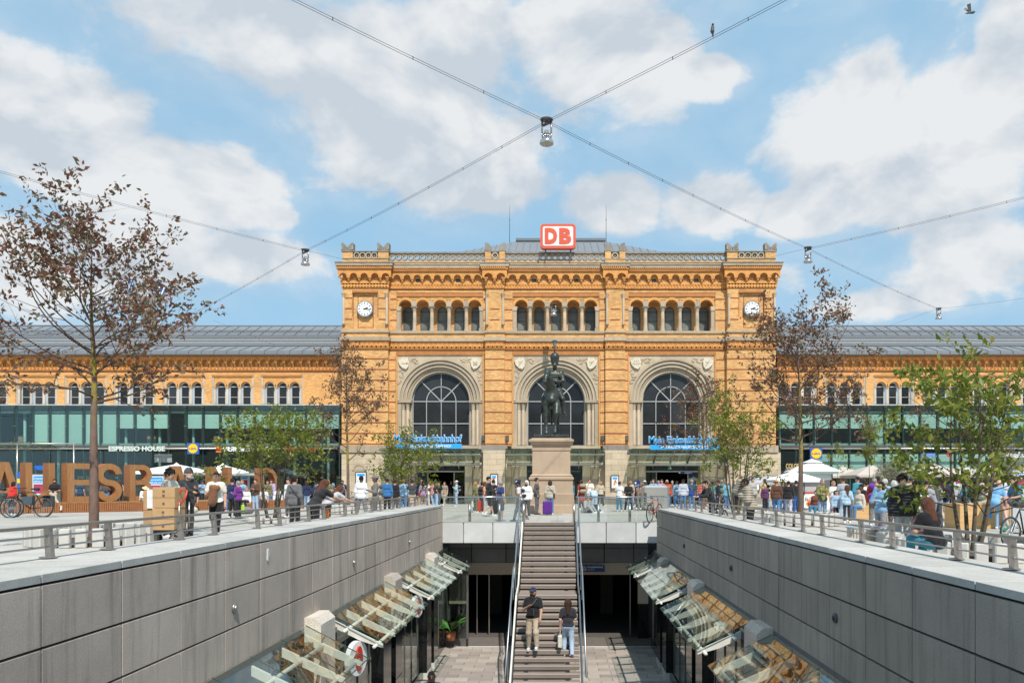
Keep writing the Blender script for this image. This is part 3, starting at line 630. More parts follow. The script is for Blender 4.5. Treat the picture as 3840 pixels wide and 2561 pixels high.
# wall of each bay, built round its openings
zR=bz(1501.4); RW=2.24; RO=3.23
for i,((x0,x1),c) in enumerate(zip(BAY,BC)):
    pl,pr=c-3.36,c+3.36                           # recess for the stone arch panel
    MB().box(x0-.05,pl,YF,YF+.9,ZB,bz(1330)).box(pr,x1+.05,YF,YF+.9,ZB,bz(1330)).box(x0-.05,x1+.05,YF,YF+.9,bz(1330),bz(1241.7)).build('bay_wall',brick,SB)
    ll,lr=c-3.32,c+3.32; za=bz(1096.7); zs=bz(1149); zb=bz(1241.7)
    MB().box(x0-.05,ll,YF,YF+1.3,zb,bz(992)).box(lr,x1+.05,YF,YF+1.3,zb,bz(992)).box(ll,lr,YF,YF+1.3,za,bz(992)).build('bay_wall',brick,SB)
    # loggia: five arches
    st=(lr-ll)/5; col=.17
    for k in range(5):
        cx=ll+st*(k+.5); r=st/2-.16
        MB().archwall(cx-st/2,cx+st/2,cx,r,zs+.02,za-.52,YF+.14,YF+.55,12).build('loggia_arch',brick,SB)
        MB().archring(cx,zs+.02,r,r+.20,YF+.06,YF+.15,14).build('arch_moulding',terra,SB)
        # window at the back of the loggia
        w=.37; wz0,wz1=bz(1229),bz(1157); yb=YF+1.22
        W_=MB().archring(cx,wz1,w-.05,w,yb-.05,yb+.03,10).box(cx-w,cx-w+.06,yb-.05,yb+.03,wz0,wz1).box(cx+w-.06,cx+w,yb-.05,yb+.03,wz0,wz1).box(cx-w,cx+w,yb-.05,yb+.03,wz1-.03,wz1+.03).box(cx-w,cx+w,yb-.04,yb+.03,wz0+.72,wz0+.76).box(cx-w,cx+w,yb-.05,yb+.03,wz0,wz0+.06).build('window_frame',greyd,SB)
        MB().prism([(cx-w,wz0),(cx+w,wz0)]+[(cx+w*math.cos(PI*t/8),wz1+w*math.sin(PI*t/8)) for t in range(9)],yb+.0,yb+.02).build('pane',winglass2,W_)
        MB().box(cx-w-.06,cx+w+.06,yb-.14,yb+.05,wz0-.07,wz0).build('window_sill',sand,SB)
    MB().box(ll,lr,YF+1.25,YF+1.4,zb,za).build('loggia_back_wall',brick,SB)
    MB().box(ll,lr,YF+.10,YF+1.3,za-.53,za-.30).build('loggia_lintel',brick,SB)
    MB().box(ll,lr,YF+.02,YF+1.3,za-.30,za-.0).build('loggia_header',terra2,SB)
    MB().box(ll,lr,YF+.16,YF+1.25,zb-.0,zb+.05).build('loggia_floor',sand,SB)
    for k in range(6):
        cx=ll+st*k; zt=bz(1149)+.02; z0=bz(1241.7)
        C_=thing_=None
        if k in(0,5):
            x_=cx+(.15 if k==0 else -.15); m_=MB().bbox(x_-.15,x_+.15,YF+.10,YF+.52,z0+.25,zt-.33,.02); 
            m_.box(x_-.19,x_+.19,YF+.07,YF+.55,z0,z0+.25)
            o=m_.build('corner_pier',sand,SB); cap=MB().prism([(x_-.15,zt-.33),(x_+.15,zt-.33),(x_+.20,zt-.08),(x_+.20,zt),(x_-.20,zt),(x_-.20,zt-.08)],YF+.06,YF+.55).build('capital',sandl,o)
        else:
            y_=YF+.32
            o=MB().lathe(cx,y_,[(.21,z0),(.21,z0+.10),(.17,z0+.13),(.19,z0+.2),(.15,z0+.27),(.145,z0+.9),(.125,zt-.36)],14).build('loggia_column',sand,SB,True)
            cap=MB().lathe(cx,y_,[(.125,zt-.36),(.15,zt-.34),(.14,zt-.3),(.20,zt-.12),(.17,zt-.1),(.24,zt-.02)],12).box(cx-.23,cx+.23,YF+.08,YF+.55,zt-.05,zt).build('capital',sandl,o)
            MB().prism([(cx-.16,zt),(cx+.16,zt),(cx+.22,zt+.20),(cx+.10,zt+.42),(cx,zt+.5),(cx-.10,zt+.42),(cx-.22,zt+.20)],YF+.05,YF+.53).build('impost_block',sand,SB)
        cap
    # great stone arch
    y0=YF+.10
    MB().archwall(pl,pr,c,RO-.05,zR,bz(1328),y0,y0+.4,28).build('spandrel',sandl,SB)
    for q,(ra,rb,dy) in enumerate(((3.10,3.25,-.10),(2.94,3.10,.0),(2.84,2.94,-.04),(2.68,2.84,.08),(2.58,2.68,.02),(2.40,2.58,.18),(2.22,2.40,.26))):
        MB().archring(c,zR,ra,rb,y0+dy,y0+.85,30).build('archivolt',sand if q%2 else sandl,SB)
    MB().box(pl-.02,pl+.09,YF-.0,y0+.3,ZB,bz(1328)).box(pr-.09,pr+.02,YF-.0,y0+.3,ZB,bz(1328)).build('panel_edge',terra,SB)
    MB().box(pl,pr,YF-.01,y0+.5,bz(1328.6),bz(1317.5)).build('panel_header',terra2,SB)
    for s in(-1,1):
        zt=zR-.02; jm=MB()
        for a,b,dy in((2.22,2.40,.42),(2.40,2.62,.36),(2.98,3.28,.02)): jm.box(*sorted((c+s*a,c+s*b)),y0+dy,y0+.85,ZB+.0,zt-.0)
        jm.box(*sorted((c+s*2.6,c+s*3.0)),y0+.32,y0+.85,ZB,zt-.0).build('jamb',sand,SB)
        for a in(2.52,2.86):
            x_=c+s*a; y_=y0+.22
            o=MB().lathe(x_,y_,[(.17,ZB),(.17,ZB+.15),(.14,ZB+.2),(.15,ZB+.27),(.115,ZB+.33),(.115,zt-.62)],12).build('jamb_column',sand,SB,True)
            q=MB().lathe(x_,y_,[(.11,zt-.62),(.14,zt-.6),(.13,zt-.52),(.20,zt-.2),(.17,zt-.17),(.2,zt-.12)],10).build('capital',sandl,o)
        MB().box(*sorted((c+s*2.2,c+s*3.32)),y0-.06,y0+.8,zt-.12,zt+.06).build('impost_band',sand,SB)
        # shield and foliage carved in the spandrel corner
        sxx=c+s*2.72; szz=bz(1362)
        pts=[(-.33,.30),(-.1,.33),(.0,.42),(.1,.33),(.33,.30),(.34,-.0),(.2,-.28),(0,-.42),(-.2,-.28),(-.34,0)]
        ca,sa=math.cos(-s*.30),math.sin(-s*.30); pp=[(sxx+(a*ca-b*sa)*1.12,szz+(a*sa+b*ca)*1.12) for a,b in pts][::-1]
        sh_=MB().prism(pp,y0-.16,y0+.02).build('shield',mat('pale_shield_stone',(.66,.58,.45),rough=.8),SB)
        gm=MB(); rnd=random.Random(i*2+s)
        for (fx,fz,ex,ez,n_) in((c+s*2.15,bz(1352),.55,.20,26),(c+s*3.0,bz(1412),.20,.55,24)):
            for _ in range(n_):
                a=fx+rnd.uniform(-ex,ex); b=fz+rnd.uniform(-ez,ez)
                if math.hypot(a-c,b-zR)<3.32: continue
                gm.sphere((a,y0+.0,b),rnd.uniform(.05,.10),6,4,(1.3,.6,.8))
        q=gm.build('carved_foliage',sandl,SB,True,kind='stuff')
        dm=MB()
        if (i,s)==(0,-1): dm.box(sxx-.22,sxx+.2,y0-.18,y0-.16,szz-.03,szz+.01).archring(sxx+.22,szz-.01,.03,.07,y0-.18,y0-.16,10,-PI,PI)
        elif (i,s)==(0,1): dm.box(sxx-.15,sxx+.15,y0-.18,y0-.16,szz-.15,szz-.1).box(sxx-.15,sxx-.08,y0-.18,y0-.16,szz-.1,szz+.12).box(sxx+.08,sxx+.15,y0-.18,y0-.16,szz-.1,szz+.12).box(sxx-.04,sxx+.04,y0-.18,y0-.16,szz-.1,szz+.06)
        elif (i,s)==(2,-1): dm.box(sxx-.3,sxx+.3,y0-.18,y0-.16,szz-.04,szz+.0); [dm.sphere((sxx+u*.13-.13,y0-.17,szz+v),.025,5,4) for u in range(3) for v in(.12,.2,-.14)]
        else: dm.bar((sxx-.15,y0-.17,szz-.2),(sxx+.15,y0-.17,szz+.18),.03,.04); dm.box(sxx-.16,sxx+.05,y0-.18,y0-.16,szz+.05,szz+.1)
        q=dm.build('heraldic_relief',sand,sh_)
    # great window
    yw=y0+.62; wz0=bz(1671)
    Wn=MB(); a_=.038
    Wn.archring(c,zR,RW-.10,RW,yw-.05,yw+.05,26).box(c-RW,c-RW+.09,yw-.05,yw+.05,wz0,zR).box(c+RW-.09,c+RW,yw-.05,yw+.05,wz0,zR)
    for zz in(zR,bz(1585),wz0+.04): Wn.box(c-RW,c+RW,yw-.06,yw+.05,zz-a_,zz+a_)
    for xx in(-1.14,0,1.14): Wn.box(c+xx-a_*.8,c+xx+a_*.8,yw-.055,yw+.05,wz0,zR if xx else zR+RW)
    Wn.archring(c,zR,1.105,1.175,yw-.055,yw+.05,20)
    for t in(45,135): 
        d=Vector((math.cos(R(t)),0,math.sin(R(t)))); Wn.bar(Vector((c,yw,zR)),Vector((c,yw,zR))+d*RW,.08,.09,(0,1,0))
    fr=Wn.build('great_window_frame',mat('window_lead_white',(.36,.36,.35),rough=.5),SB)
    def pane(pl_): q=MB().prism(pl_,yw+.0,yw+.015).build('pane',winglass,fr)
    for za_,zb_ in((wz0,bz(1585)),(bz(1585),zR)):
        for k in range(4):
            xs=[-RW,-1.14,0,1.14,RW]; pane([(c+xs[k],za_),(c+xs[k+1],za_),(c+xs[k+1],zb_),(c+xs[k],zb_)])
    for t0,t1 in((0,45),(45,90),(90,135),(135,180)):
        ar=[R(t0+(t1-t0)*j/5) for j in range(6)]
        pane([(c+RW*math.cos(t),zR+RW*math.sin(t)) for t in ar]+[(c+1.14*math.cos(t),zR+1.14*math.sin(t)) for t in ar[::-1]])
        pane([(c,zR)]+[(c+1.14*math.cos(t),zR+1.14*math.sin(t)) for t in ar])
    MB().box(c-3.4,c+3.4,y0-.15,y0+.8,ZB-.25,ZB).build('great_window_sill',sand,SB)
# towers and pilasters
for i,(x0,x1) in enumerate(TW):
    c=(x0+x1)/2
    # clock niche: wall around a shallow recess
    nx0,nx1=c-.93,c+.93; nz0,nz1=bz(1232),bz(1103)
    MB().box(x0,nx0,YT,YF+6,bz(1241.7),bz(1004)).box(nx1,x1,YT,YF+6,bz(1241.7),bz(1004)).box(nx0,nx1,YT,YF+6,nz1,bz(1004)).box(nx0,nx1,YT+.12,YF+6,bz(1241.7),nz1).build('tower_wall',brick,SB)
    MB().box(x0-.04,x1+.0,YT-.04,YF+6,ZB,bz(1241.7)).build('tower_wall',brick,SB)
    MB().box(c-.98,c+.98,YT-.10,YT+.1,bz(1103),bz(1094)).box(c-1.0,c-.93,YT-.03,YT+.1,bz(1190),bz(1103)).box(c+.93,c+1.0,YT-.03,YT+.1,bz(1190),bz(1103)).build('clock_niche_frame',terra2,SB)
    for a in((c-.6,c-.55,bz(1231),bz(1113)),(c+.55,c+.6,bz(1231),bz(1113)),(c-.6,c+.6,bz(1231),bz(1229)),(c-.6,c+.6,bz(1115),bz(1113))): MB().box(a[0],a[1],YT+.105,YT+.13,a[2],a[3]).build('red_band',redb,SB)
    # clock: octagonal frame, white dial, ticks, two hands
    Ck=thing('tower_clock','white dial octagonal clock on the %s tower of the station'%('left','right')[i],'clock',(c,YT-.05,bz(1164)),0,'tower clocks')
    cz=bz(1164); ro=.60
    oc=[(c+ro/math.cos(PI/8)*math.cos(PI/8+PI/4*k),cz+ro/math.cos(PI/8)*math.sin(PI/8+PI/4*k)) for k in range(8)]
    MB().prism(oc,YT-.14,YT+.13).build('clock_frame',zinc,Ck)
    MB().prism([(c+.54*math.cos(2*PI*k/32),cz+.54*math.sin(2*PI*k/32)) for k in range(32)],YT-.165,YT-.14).build('dial',white,Ck)
    tk=MB()
    for k in range(12):
        t=2*PI*k/12; d=Vector((math.sin(t),0,math.cos(t))); q=Vector((c,YT-.17,cz)); tk.bar(q+d*.38,q+d*.48,.015,.045 if k%3 else .055,(0,1,0)) if 0 else tk.obox(q+d*.43,d*.055,Vector((math.cos(t),0,-math.sin(t)))*(.022 if k%3 else .03),(0,.006,0))
    tk.build('hour_marks',blackp,Ck)
    for nm,t,l,w in(('hour_hand',R(68),.26,.035),('minute_hand',R(100),.42,.022)):
        d=Vector((math.sin(t),0,math.cos(t))); e=Vector((math.cos(t),0,-math.sin(t))); q=Vector((c,YT-.18,cz)); MB().obox(q+d*(l-.1)/2,d*(l+.1)/2,e*w,(0,.006,0)).build(nm,blackp,Ck)
# pilasters
for i,(x0,x1) in enumerate(PIL):
    MB().box(x0,x1,YP,YF+.5,bz(1241.7),bz(1000)).build('pilaster',brick,SB)
    MB().box(x0-.08,x1+.08,YP-.10,YF+.5,ZB,bz(1241.7)).build('pilaster',brick,SB)
# red brick bands on piers
def bands(x0,x1,y,zs):
    for z in zs: MB().box(x0,x1,y-.022,y+.02,z-.038,z+.038).build('red_band',redb,SB)
lowz=[bz(1348+39.6*k) for k in range(9)]; upz=[bz(v) for v in(1121.5,1161,1201)]
for (x0,x1) in TW: bands(x0-.04,x1,YT-.04,lowz); c=(x0+x1)/2; bands(x0+.22,c-1.0,YT,upz); bands(c+1.0,x1-.2,YT,upz)
for (x0,x1) in PIL: bands(x0-.08,x1+.08,YP-.10,lowz); bands(x0+.3,x1-.3,YP,upz[1:])
for (x0,x1),c in zip(BAY,BC):
    bands(x0,c-3.36,YF,lowz); bands(c+3.36,x1,YF,lowz); bands(x0+.06,c-3.33,YF,upz); bands(c+3.33,x1-.06,YF,upz)
    bands(x0,x1,YF,[bz(1085.6),bz(1312)])
# string courses, friezes, cornices following the projecting piers
SEG=[(TW[0][0],TW[0][1],YT,'t'),(BAY[0][0],BAY[0][1],YF,'b'),(PIL[0][0],PIL[0][1],YP,'p'),(BAY[1][0],BAY[1][1],YF,'b'),(PIL[1][0],PIL[1][1],YP,'p'),(BAY[2][0],BAY[2][1],YF,'b'),(TW[1][0],TW[1][1],YT,'t')]
def course(nm,s0,s1,proj,m,dt=0,dp=0,db=0):
    """s0>s1: lower and upper photograph rows of the course"""
    for x0,x1,y,k in SEG:
        e=proj+(.0 if k=='b' else .0); dd={'t':dt,'p':dp,'b':db}[k]
        xa,xb=(x0-proj,x1+proj) if k!='b' else (x0+proj*.0,x1)
        MB().box(xa,xb,y-proj-(.04 if k=='t' else .10 if k=='p' and s0>1245 else 0),y+.3,bz(s0)+dd,bz(s1)+dd).build(nm,m,SB)
course('string_course',1250,1242,.10,sand); course('string_course',1281,1268,.16,sand)
course('dentil_band',1287,1281.2,.09,terra2); course('leaf_frieze_ground',1308,1287.2,.04,terra)
course('moulding',1311.5,1308.2,.10,terra2)
course('frieze_ground',1083,1068.5,.06,terra); course('moulding',1068.3,1060,.10,terra)
course('cornice_brick',1014,1004.2,.36,terra2,-.07,-.07,-.15); course('cornice_slab',1004,994,.43,darkst if 0 else sand,-.05,-.05,-.13); course('cornice_top',993.8,991,.47,darkst,-.05,-.05,-.13)
# raised ornaments of the friezes: bosses and leaves
for x0,x1,y,k in SEG:
    g=MB(); n=max(2,round((x1-x0)/.235)); 
    for j in range(n): 
        x=x0+(x1-x0)*(j+.5)/n; z=bz(1076.5); g.sphere((x,y-.07,z),.07,6,4,(1,.8,1)); g.prism([(x-.11,z+.14),(x,z+.03),(x+.11,z+.14)][::-1],y-.10,y-.05); g.prism([(x-.11,z-.14),(x+.11,z-.14),(x,z-.06)],y-.10,y-.05)
    g.build('frieze_bosses',terra,SB,kind='stuff')
    g=MB(); n=max(2,round((x1-x0)/.36)); yy=y-(.04 if k=='t' else .10 if k=='p' else 0)-.04
    for j in range(n):
        x=x0+(x1-x0)*(j+.5)/n; z=bz(1306)
        for a,h,w in((0,.36,.05),(-.55,.28,.045),(.55,.28,.045),(-1.1,.2,.04),(1.1,.2,.04)):
            e=Vector((math.sin(a),0,math.cos(a))); f=Vector((math.cos(a),0,-math.sin(a))); g.obox(Vector((x,yy-.02,z))+e*h/2,e*h/2,f*w,(0,.03,0))
    g.build('leaf_frieze',terra,SB,kind='stuff')
    g=MB(); n=int((x1-x0+ (.7 if k!='b' else 0))/.16); xa=x0-(.35 if k!='b' else 0)
    for j in range(n): x=xa+.16*j; g.box(x,x+.085,y-.41,y-.35,bz(1014),bz(1006))
    g.build('dentils',terra,SB,kind='stuff')
# round arched corbel table
AR={}
def corbelarch(w,d,h):
    k=(round(w,3),d)
    if k not in AR:
        r=w*.36
        AR[k]=(MB().archwall(-w/2,w/2,0,r,0,h,-d,0,8).archring(0,0,r,r+.075,-d-.05,-d,8).mesh('corbel_arch',terra),
               MB().box(-w*.10,w*.10,-d,0,-.14,.0).box(-w*.17,w*.17,-d-.04,0,-.06,.01).sphere((0,-d*.55,-.20),w*.14,6,4,(1,1.2,.8)).box(-w*.09,w*.09,-d*.45,0,-.42,-.12).mesh('corbel_bracket',terra),
               MB().archring(0,-.12,r*.55,r*.78,-.06,.02,6).box(-r*.78,-r*.55,-.06,.02,-.5,-.12).box(r*.55,r*.78,-.06,.02,-.5,-.12).mesh('niche_moulding',terra2),
               MB().box(-r*.55,r*.55,-.03,.02,-.5,0).mesh('attic_opening',dark))
    return AR[k]
zc=bz(1047); 
for x0,x1,y,k in SEG:
    n={'t':5,'b':9,'p':2}[k]; d=.30 if k!='b' else .25; xa,xb=(x0-.27,x1+.27) if k!='b' else (x0+.27,x1-.27)
    w=(xb-xa)/n; A,Bk,Nn,O=corbelarch(w,d,bz(1014)-zc)
    for j in range(n):
        put(A,'corbel_arch',SB,(xa+w*(j+.5),y,zc)); 
        put(O if k=='b' and j in(2,6) else Nn,'attic_opening' if k=='b' and j in(2,6) else 'niche_moulding',SB,(xa+w*(j+.5),y-.01,zc-(.0 if k=='b' and j in(2,6) else 0)))
    for j in range(n+1):
        if k=='b' and j in(0,n): continue
        put(Bk,'corbel_bracket',SB,(min(max(xa+w*j,x0),x1),y,zc))
# parapet and balustrade
YPp=YF-.1
for x0,x1,y,k in SEG:
    zb_=bz(994)-.15
    if k=='t':
        MB().box(x0,x1,YT+.05,YF+6,zb_,bz(975)).build('parapet_base',brick,SB)
        MB().box(x0-.03,x1+.03,YT+.0,YF+6,bz(975),bz(972)).build('parapet_band',sand,SB)
        for a,b in((x0-.02,x0+.78),(x1-.78,x1+.02)):
            MB().box(a,b,YT+.03,YT+.8,bz(972),bz(949.5)).build('parapet_pier',brick,SB)
            MB().box(a-.06,b+.06,YT-.02,YT+.85,bz(949.5),bz(944)).build('pier_cap',darkst,SB)
            for s in(-1,1):   # palmette horns
                cx=(a+b)/2; p=[(cx,bz(944)),(cx+s*.45,bz(944)),(cx+s*.47,bz(918)),(cx+s*.36,bz(915.5)),(cx+s*.2,bz(922)),(cx+s*.05,bz(930))]
                o=MB().prism(p if s>0 else p[::-1],YT+.0,YT+.5).build('palmette',darkst,SB)
                g=MB()
                for q in range(5): t=R(10+q*18); g.bar((cx+s*.44,YT-.012,bz(942)),(cx+s*.44-s*math.cos(t)*.34,YT-.012,bz(942)+math.sin(t)*.42),.03,.03,(0,1,0))
                q=g.build('palmette_ribs',sand,o)
        n=4; xa,xb=x0+.84,x1-.84; w=(xb-xa)/n
        MB().box(xa,xb,YT+.12,YT+.3,bz(974),bz(949)).build('roundel_panel',sand,SB)
        for j in range(n):
            cx=xa+w*(j+.5); cz=(bz(974)+bz(949))/2; MB().archring(cx,cz,.17,.24,YT+.05,YT+.13,14,-PI,PI).build('roundel',sandl,SB)
            g=MB(); [g.sphere((cx+.1*math.cos(q*2*PI/5+.3),YT+.1,cz+.1*math.sin(q*2*PI/5+.3)),.05,6,4) for q in range(5)]; g.build('rosette',dark,SB,kind='stuff')
        MB().box(xa-.03,xb+.03,YT+.02,YT+.4,bz(949),bz(946)).build('parapet_cap',darkst,SB)
    elif k=='p':
        MB().box(x0-.12,x1+.12,YP+.05,YF+.6,zb_,bz(975)).build('parapet_base',brick,SB); MB().box(x0-.14,x1+.14,YP+.02,YF+.6,bz(975),bz(972)).build('parapet_band',sand,SB)
        for s,a,b in((-1,x0-.10,x0+.34),(1,x1-.34,x1+.10)):
            MB().box(a,b,YP+.05,YP+.6,bz(972),bz(944)).build('parapet_pier',brick,SB); MB().box(a-.04,b+.04,YP+.02,YP+.64,bz(944),bz(938)).build('pier_cap',darkst,SB)
            p=[(a,bz(938)),(b,bz(938)),(b,bz(925)),(b-.1,bz(918)),(b-.25,bz(913)),(a,bz(912))] if s<0 else [(a,bz(938)),(b,bz(938)),(b,bz(912)),(a+.25,bz(913)),(a+.1,bz(918)),(a,bz(925))]
            MB().prism(p,YP+.05,YP+.55).build('palmette',darkst,SB)
        cx=(x0+x1)/2; cz=(bz(972)+bz(946))/2; MB().box(x0+.34,x1-.34,YP+.2,YP+.4,bz(972),bz(946)).build('roundel_panel',sand,SB)
        MB().archring(cx,cz,.16,.24,YP+.12,YP+.21,14,-PI,PI).build('roundel',sandl,SB); g=MB(); [g.sphere((cx+.1*math.cos(q*2*PI/5+.3),YP+.18,cz+.1*math.sin(q*2*PI/5+.3)),.045,6,4) for q in range(5)]; g.build('rosette',dark,SB,kind='stuff')
        MB().box(x0+.30,x1-.30,YP+.1,YP+.5,bz(946),bz(943)).build('parapet_cap',darkst,SB)
    else:
        MB().box(x0,x1,YF+.0,YF+.6,zb_,bz(985)).build('parapet_base',brick,SB); MB().box(x0,x1,YF-.04,YF+.6,bz(985),bz(979)).build('parapet_band',sand,SB)
        n=int(round((x1-x0)/.47)); w=(x1-x0)/n; g=MB(); cz=(bz(979)+bz(951))/2; hh=(bz(951)-bz(979))/2
        for j in range(n):
            cx=x0+w*(j+.5)
            g.archring(cx,cz,.15,.215,YF+.02,YF+.25,12,-PI,PI)
            for sx_ in(-1,1):
                for sz_ in(-1,1): g.prism([(cx+sx_*w/2,cz+sz_*hh),(cx+sx_*w*.12,cz+sz_*hh),(cx+sx_*w*.34,cz+sz_*hh*.62),(cx+sx_*w/2,cz+sz_*hh*.35)],YF+.06,YF+.2)
        g.build('ring_balustrade',sand,SB)
        MB().box(x0,x1,YF-.04,YF+.34,bz(951),bz(945)).build('balustrade_cap',darkst,SB)
# engaged colonnettes on towers and pilasters
for (x0,x1),y in zip(TW+PIL,[YT,YT,YP,YP]):
    for x in((x0+.10,x1-.10) if y==YT else (x0+.04,x1-.04)):
        zt,z0=bz(1104),bz(1222); o=MB().lathe(x,y-.06,[(.13,z0),(.13,z0+.1),(.10,z0+.14),(.10,z0+.3),(.085,z0+.34),(.085,zt-.3)],10).build('colonnette',sand,SB,True)
        q=MB().lathe(x,y-.06,[(.085,zt-.3),(.11,zt-.28),(.10,zt-.24),(.16,zt-.04),(.16,zt)],10).build('capital',sandl,o)
# wall lamps on the pilaster sides
for sx in(1813,1902,2259,2350):
    x=bx(sx); tag(MB().box(x-.10,x+.10,YF-.22,YF-.0,bz(1652),bz(1634)).box(x-.13,x+.13,YF-.05,YF+.01,bz(1654),bz(1632)).build('wall_lamp',greyd),'dark square wall lamp low on the brick %s'%{1813:'left of the first pilaster',1902:'right of the first pilaster',2259:'left of the second pilaster',2350:'right of the second pilaster'}[sx],'lamp','facade lamps')
# stone ground floor
def ashl(x0,x1,y,zt,z0=0.0,proj=0,h=.42,w=.95,nm='ashlar_block'):
    z=z0;r=0
    while z<zt-.05:
        z1=min(z+h,zt); x=x0-(w/2 if r%2 else 0)
        while x<x1-.05:
            a,b=max(x,x0),min(x+w,x1)
            if b-a>.12: MB().bbox(a+.004,b-.004,y,y+.16,z+.004,z1-.004,.008).build(nm,ashlar,SB)
            x+=w
        z=z1;r+=1
zg=bz(1697)
for i,(x0,x1) in enumerate(TW):
    MB().box(x0+.0,x1+.05,YT+.10,YF+6,0,zg).build('tower_base',sand,SB); ashl(x0-.04,x1+.35,YT-.10,zg-.0,.5)
    MB().box(x0-.12,x1+.42,YT-.2,YT+.2,0,.5).build('plinth',darkst,SB); MB().box(x0-.12,x1+.15,YT-.2,YT+.4,zg,ZB).build('base_cornice',sand,SB)
    if i==0:
        c=bx(1353); MB().archring(c,bz(1763),.38,.52,YT-.16,YT-.08,14).build('niche_arch',sand,SB); MB().prism([(c-.38,bz(1763))]+[(c-.38*math.cos(PI*t/10),bz(1763)+.38*math.sin(PI*t/10)) for t in range(1,11)],YT-.12,YT-.09).build('niche_field',sandl,SB)
for x0,x1 in PIL:
    ashl(x0-.16,x1+.16,YP-.9,bz(1690),.45,w=1.0)
    MB().box(x0-.15,x1+.15,YP-.6,YF+.9,0,zg).build('pier_core',sand,SB); MB().box(x0-.24,x1+.24,YP-.85,YF,0,.45).build('plinth',darkst,SB)
    MB().box(x0-.3,x1+.3,YP-.6,YF+.3,zg,ZB).build('base_cornice',darkst,SB)
DOOR=[(bx(1557),bx(1743)),(bx(1975),bx(2184)),(bx(2421),bx(2627))]
for i,((x0,x1),(d0,d1)) in enumerate(zip(BAY,DOOR)):
    MB().box(x0,x1,YF+.25,YF+1.2,bz(1745),ZB).build('lintel',sand,SB)
    for a,b in((x0,d0),(d1,x1)):
        if b-a>.1:
            n=3
            for j in range(n): MB().bbox(a+(b-a)*j/n+.006,a+(b-a)*(j+1)/n-.006,YF+.1+(.12 if j==1 else 0),YF+.5,.45,bz(1740),.02).build('stone_pier_panel',ashlar,SB)
            MB().box(a,b,YF+.0,YF+.6,0,.45).build('plinth',darkst,SB)
    zd=bz(1767)
    dr=MB().box(d0,d1,YF+.5,YF+.6,zd-.04,zd+.05).box(d0,d0+.08,YF+.5,YF+.6,0,bz(1742)).box(d1-.08,d1,YF+.5,YF+.6,0,bz(1742)).box(d0+.85,d0+.92,YF+.5,YF+.58,0,zd).box(d1-.92,d1-.85,YF+.5,YF+.58,0,zd)
    if i==1: dr.box((d0+d1)/2-.04,(d0+d1)/2+.04,YF+.5,YF+.58,0,zd)
    D=dr.build('entrance_frame',steel if i!=1 else steelgreen,SB)
    def gp(a,b,c_,d_):
        q=MB().box(a,b,YF+.53,YF+.55,c_,d_).build('door_glass',shopglass,D)
    gp(d0+.08,d1-.08,zd+.05,bz(1742))
    gp(d0+.08,d0+.85,0.02,zd-.04); gp(d1-.85,d1-.08,0.02,zd-.04)
    if i==1: gp(d0+.92,d1-.92,0.02,zd-.04)
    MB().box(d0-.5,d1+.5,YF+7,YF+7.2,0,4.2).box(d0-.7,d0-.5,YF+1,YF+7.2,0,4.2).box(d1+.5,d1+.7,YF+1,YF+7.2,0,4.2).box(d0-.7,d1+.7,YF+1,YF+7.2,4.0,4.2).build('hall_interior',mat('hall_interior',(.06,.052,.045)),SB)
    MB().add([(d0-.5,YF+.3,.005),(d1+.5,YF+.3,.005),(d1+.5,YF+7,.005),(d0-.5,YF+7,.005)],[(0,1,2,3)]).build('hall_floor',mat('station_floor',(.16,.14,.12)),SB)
Ex=thing('exit_sign','small green running figure exit sign above the right station entrance','sign',(bx(2513),YF+.45,bz(1750)))
MB().box(bx(2507),bx(2521),YF+.42,YF+.46,bz(1758),bz(1746)).build('board',mat('exit_green',(.02,.30,.15)),Ex)
MB().bar((bx(2513),YF+.41,bz(1749)),(bx(2515),YF+.41,bz(1755)),.01,.05,(0,1,0)).box(bx(2517),bx(2519),YF+.405,YF+.42,bz(1757),bz(1748)).build('figure',white,Ex)
Sg=thing('door_sign','dark blue strip sign over the right station entrance','sign',(bx(2570),YF+.45,bz(1772)))
MB().box(bx(2547),bx(2604),YF+.40,YF+.44,bz(1775),bz(1767)).build('board',navy,Sg); MB().box(bx(2549),bx(2554),YF+.39,YF+.4,bz(1773),bz(1769)).box(bx(2570),bx(2600),YF+.39,YF+.4,bz(1771),bz(1770)).box(bx(2570),bx(2590),YF+.39,YF+.4,bz(1773.4),bz(1772.6)).build('print',white,Sg)
# main roof
zp=bz(945)-.3
rf=MB(); e=[(bx(1470),YF+2,zp),(bx(2740),YF+2,zp),(bx(2740),YF+34,zp),(bx(1470),YF+34,zp)]
rx0,rx1,rz,ry=(1935-CX)/F*70.3,(2270-CX)/F*70.3,23.9,YF+12
rf.add(e+[(rx0,ry,rz),(rx1,ry,rz),(rx1,ry+8,rz),(rx0,ry+8,rz)],[(0,1,5,4),(1,2,6,5),(2,3,7,6),(3,0,4,7),(4,5,6,7)]).build('roof',zinc,SB)
for j in range(44):
    t=j/43; a=Vector(e[0]).lerp(Vector(e[1]),t); b=Vector((max(rx0,min(rx1,a.x)),ry,rz))
    if a.x<rx0: k=(a.x-e[0][0])/(rx0-e[0][0]); b=Vector(e[0]).lerp(Vector((rx0,ry,rz)),k); b.x=a.x
    elif a.x>rx1: k=(e[1][0]-a.x)/(e[1][0]-rx1); b=Vector(e[1]).lerp(Vector((rx1,ry,rz)),k); b.x=a.x
    if (b-a).length>.3: MB().bar(a+Vector((0,0,.02)),b+Vector((0,0,.02)),.05,.05).build('roof_seam',zincd,SB)
MB().box(rx0,rx1,ry-.3,ry+8.3,rz-.02,rz+.22).build('ridge_cap',zincd,SB)
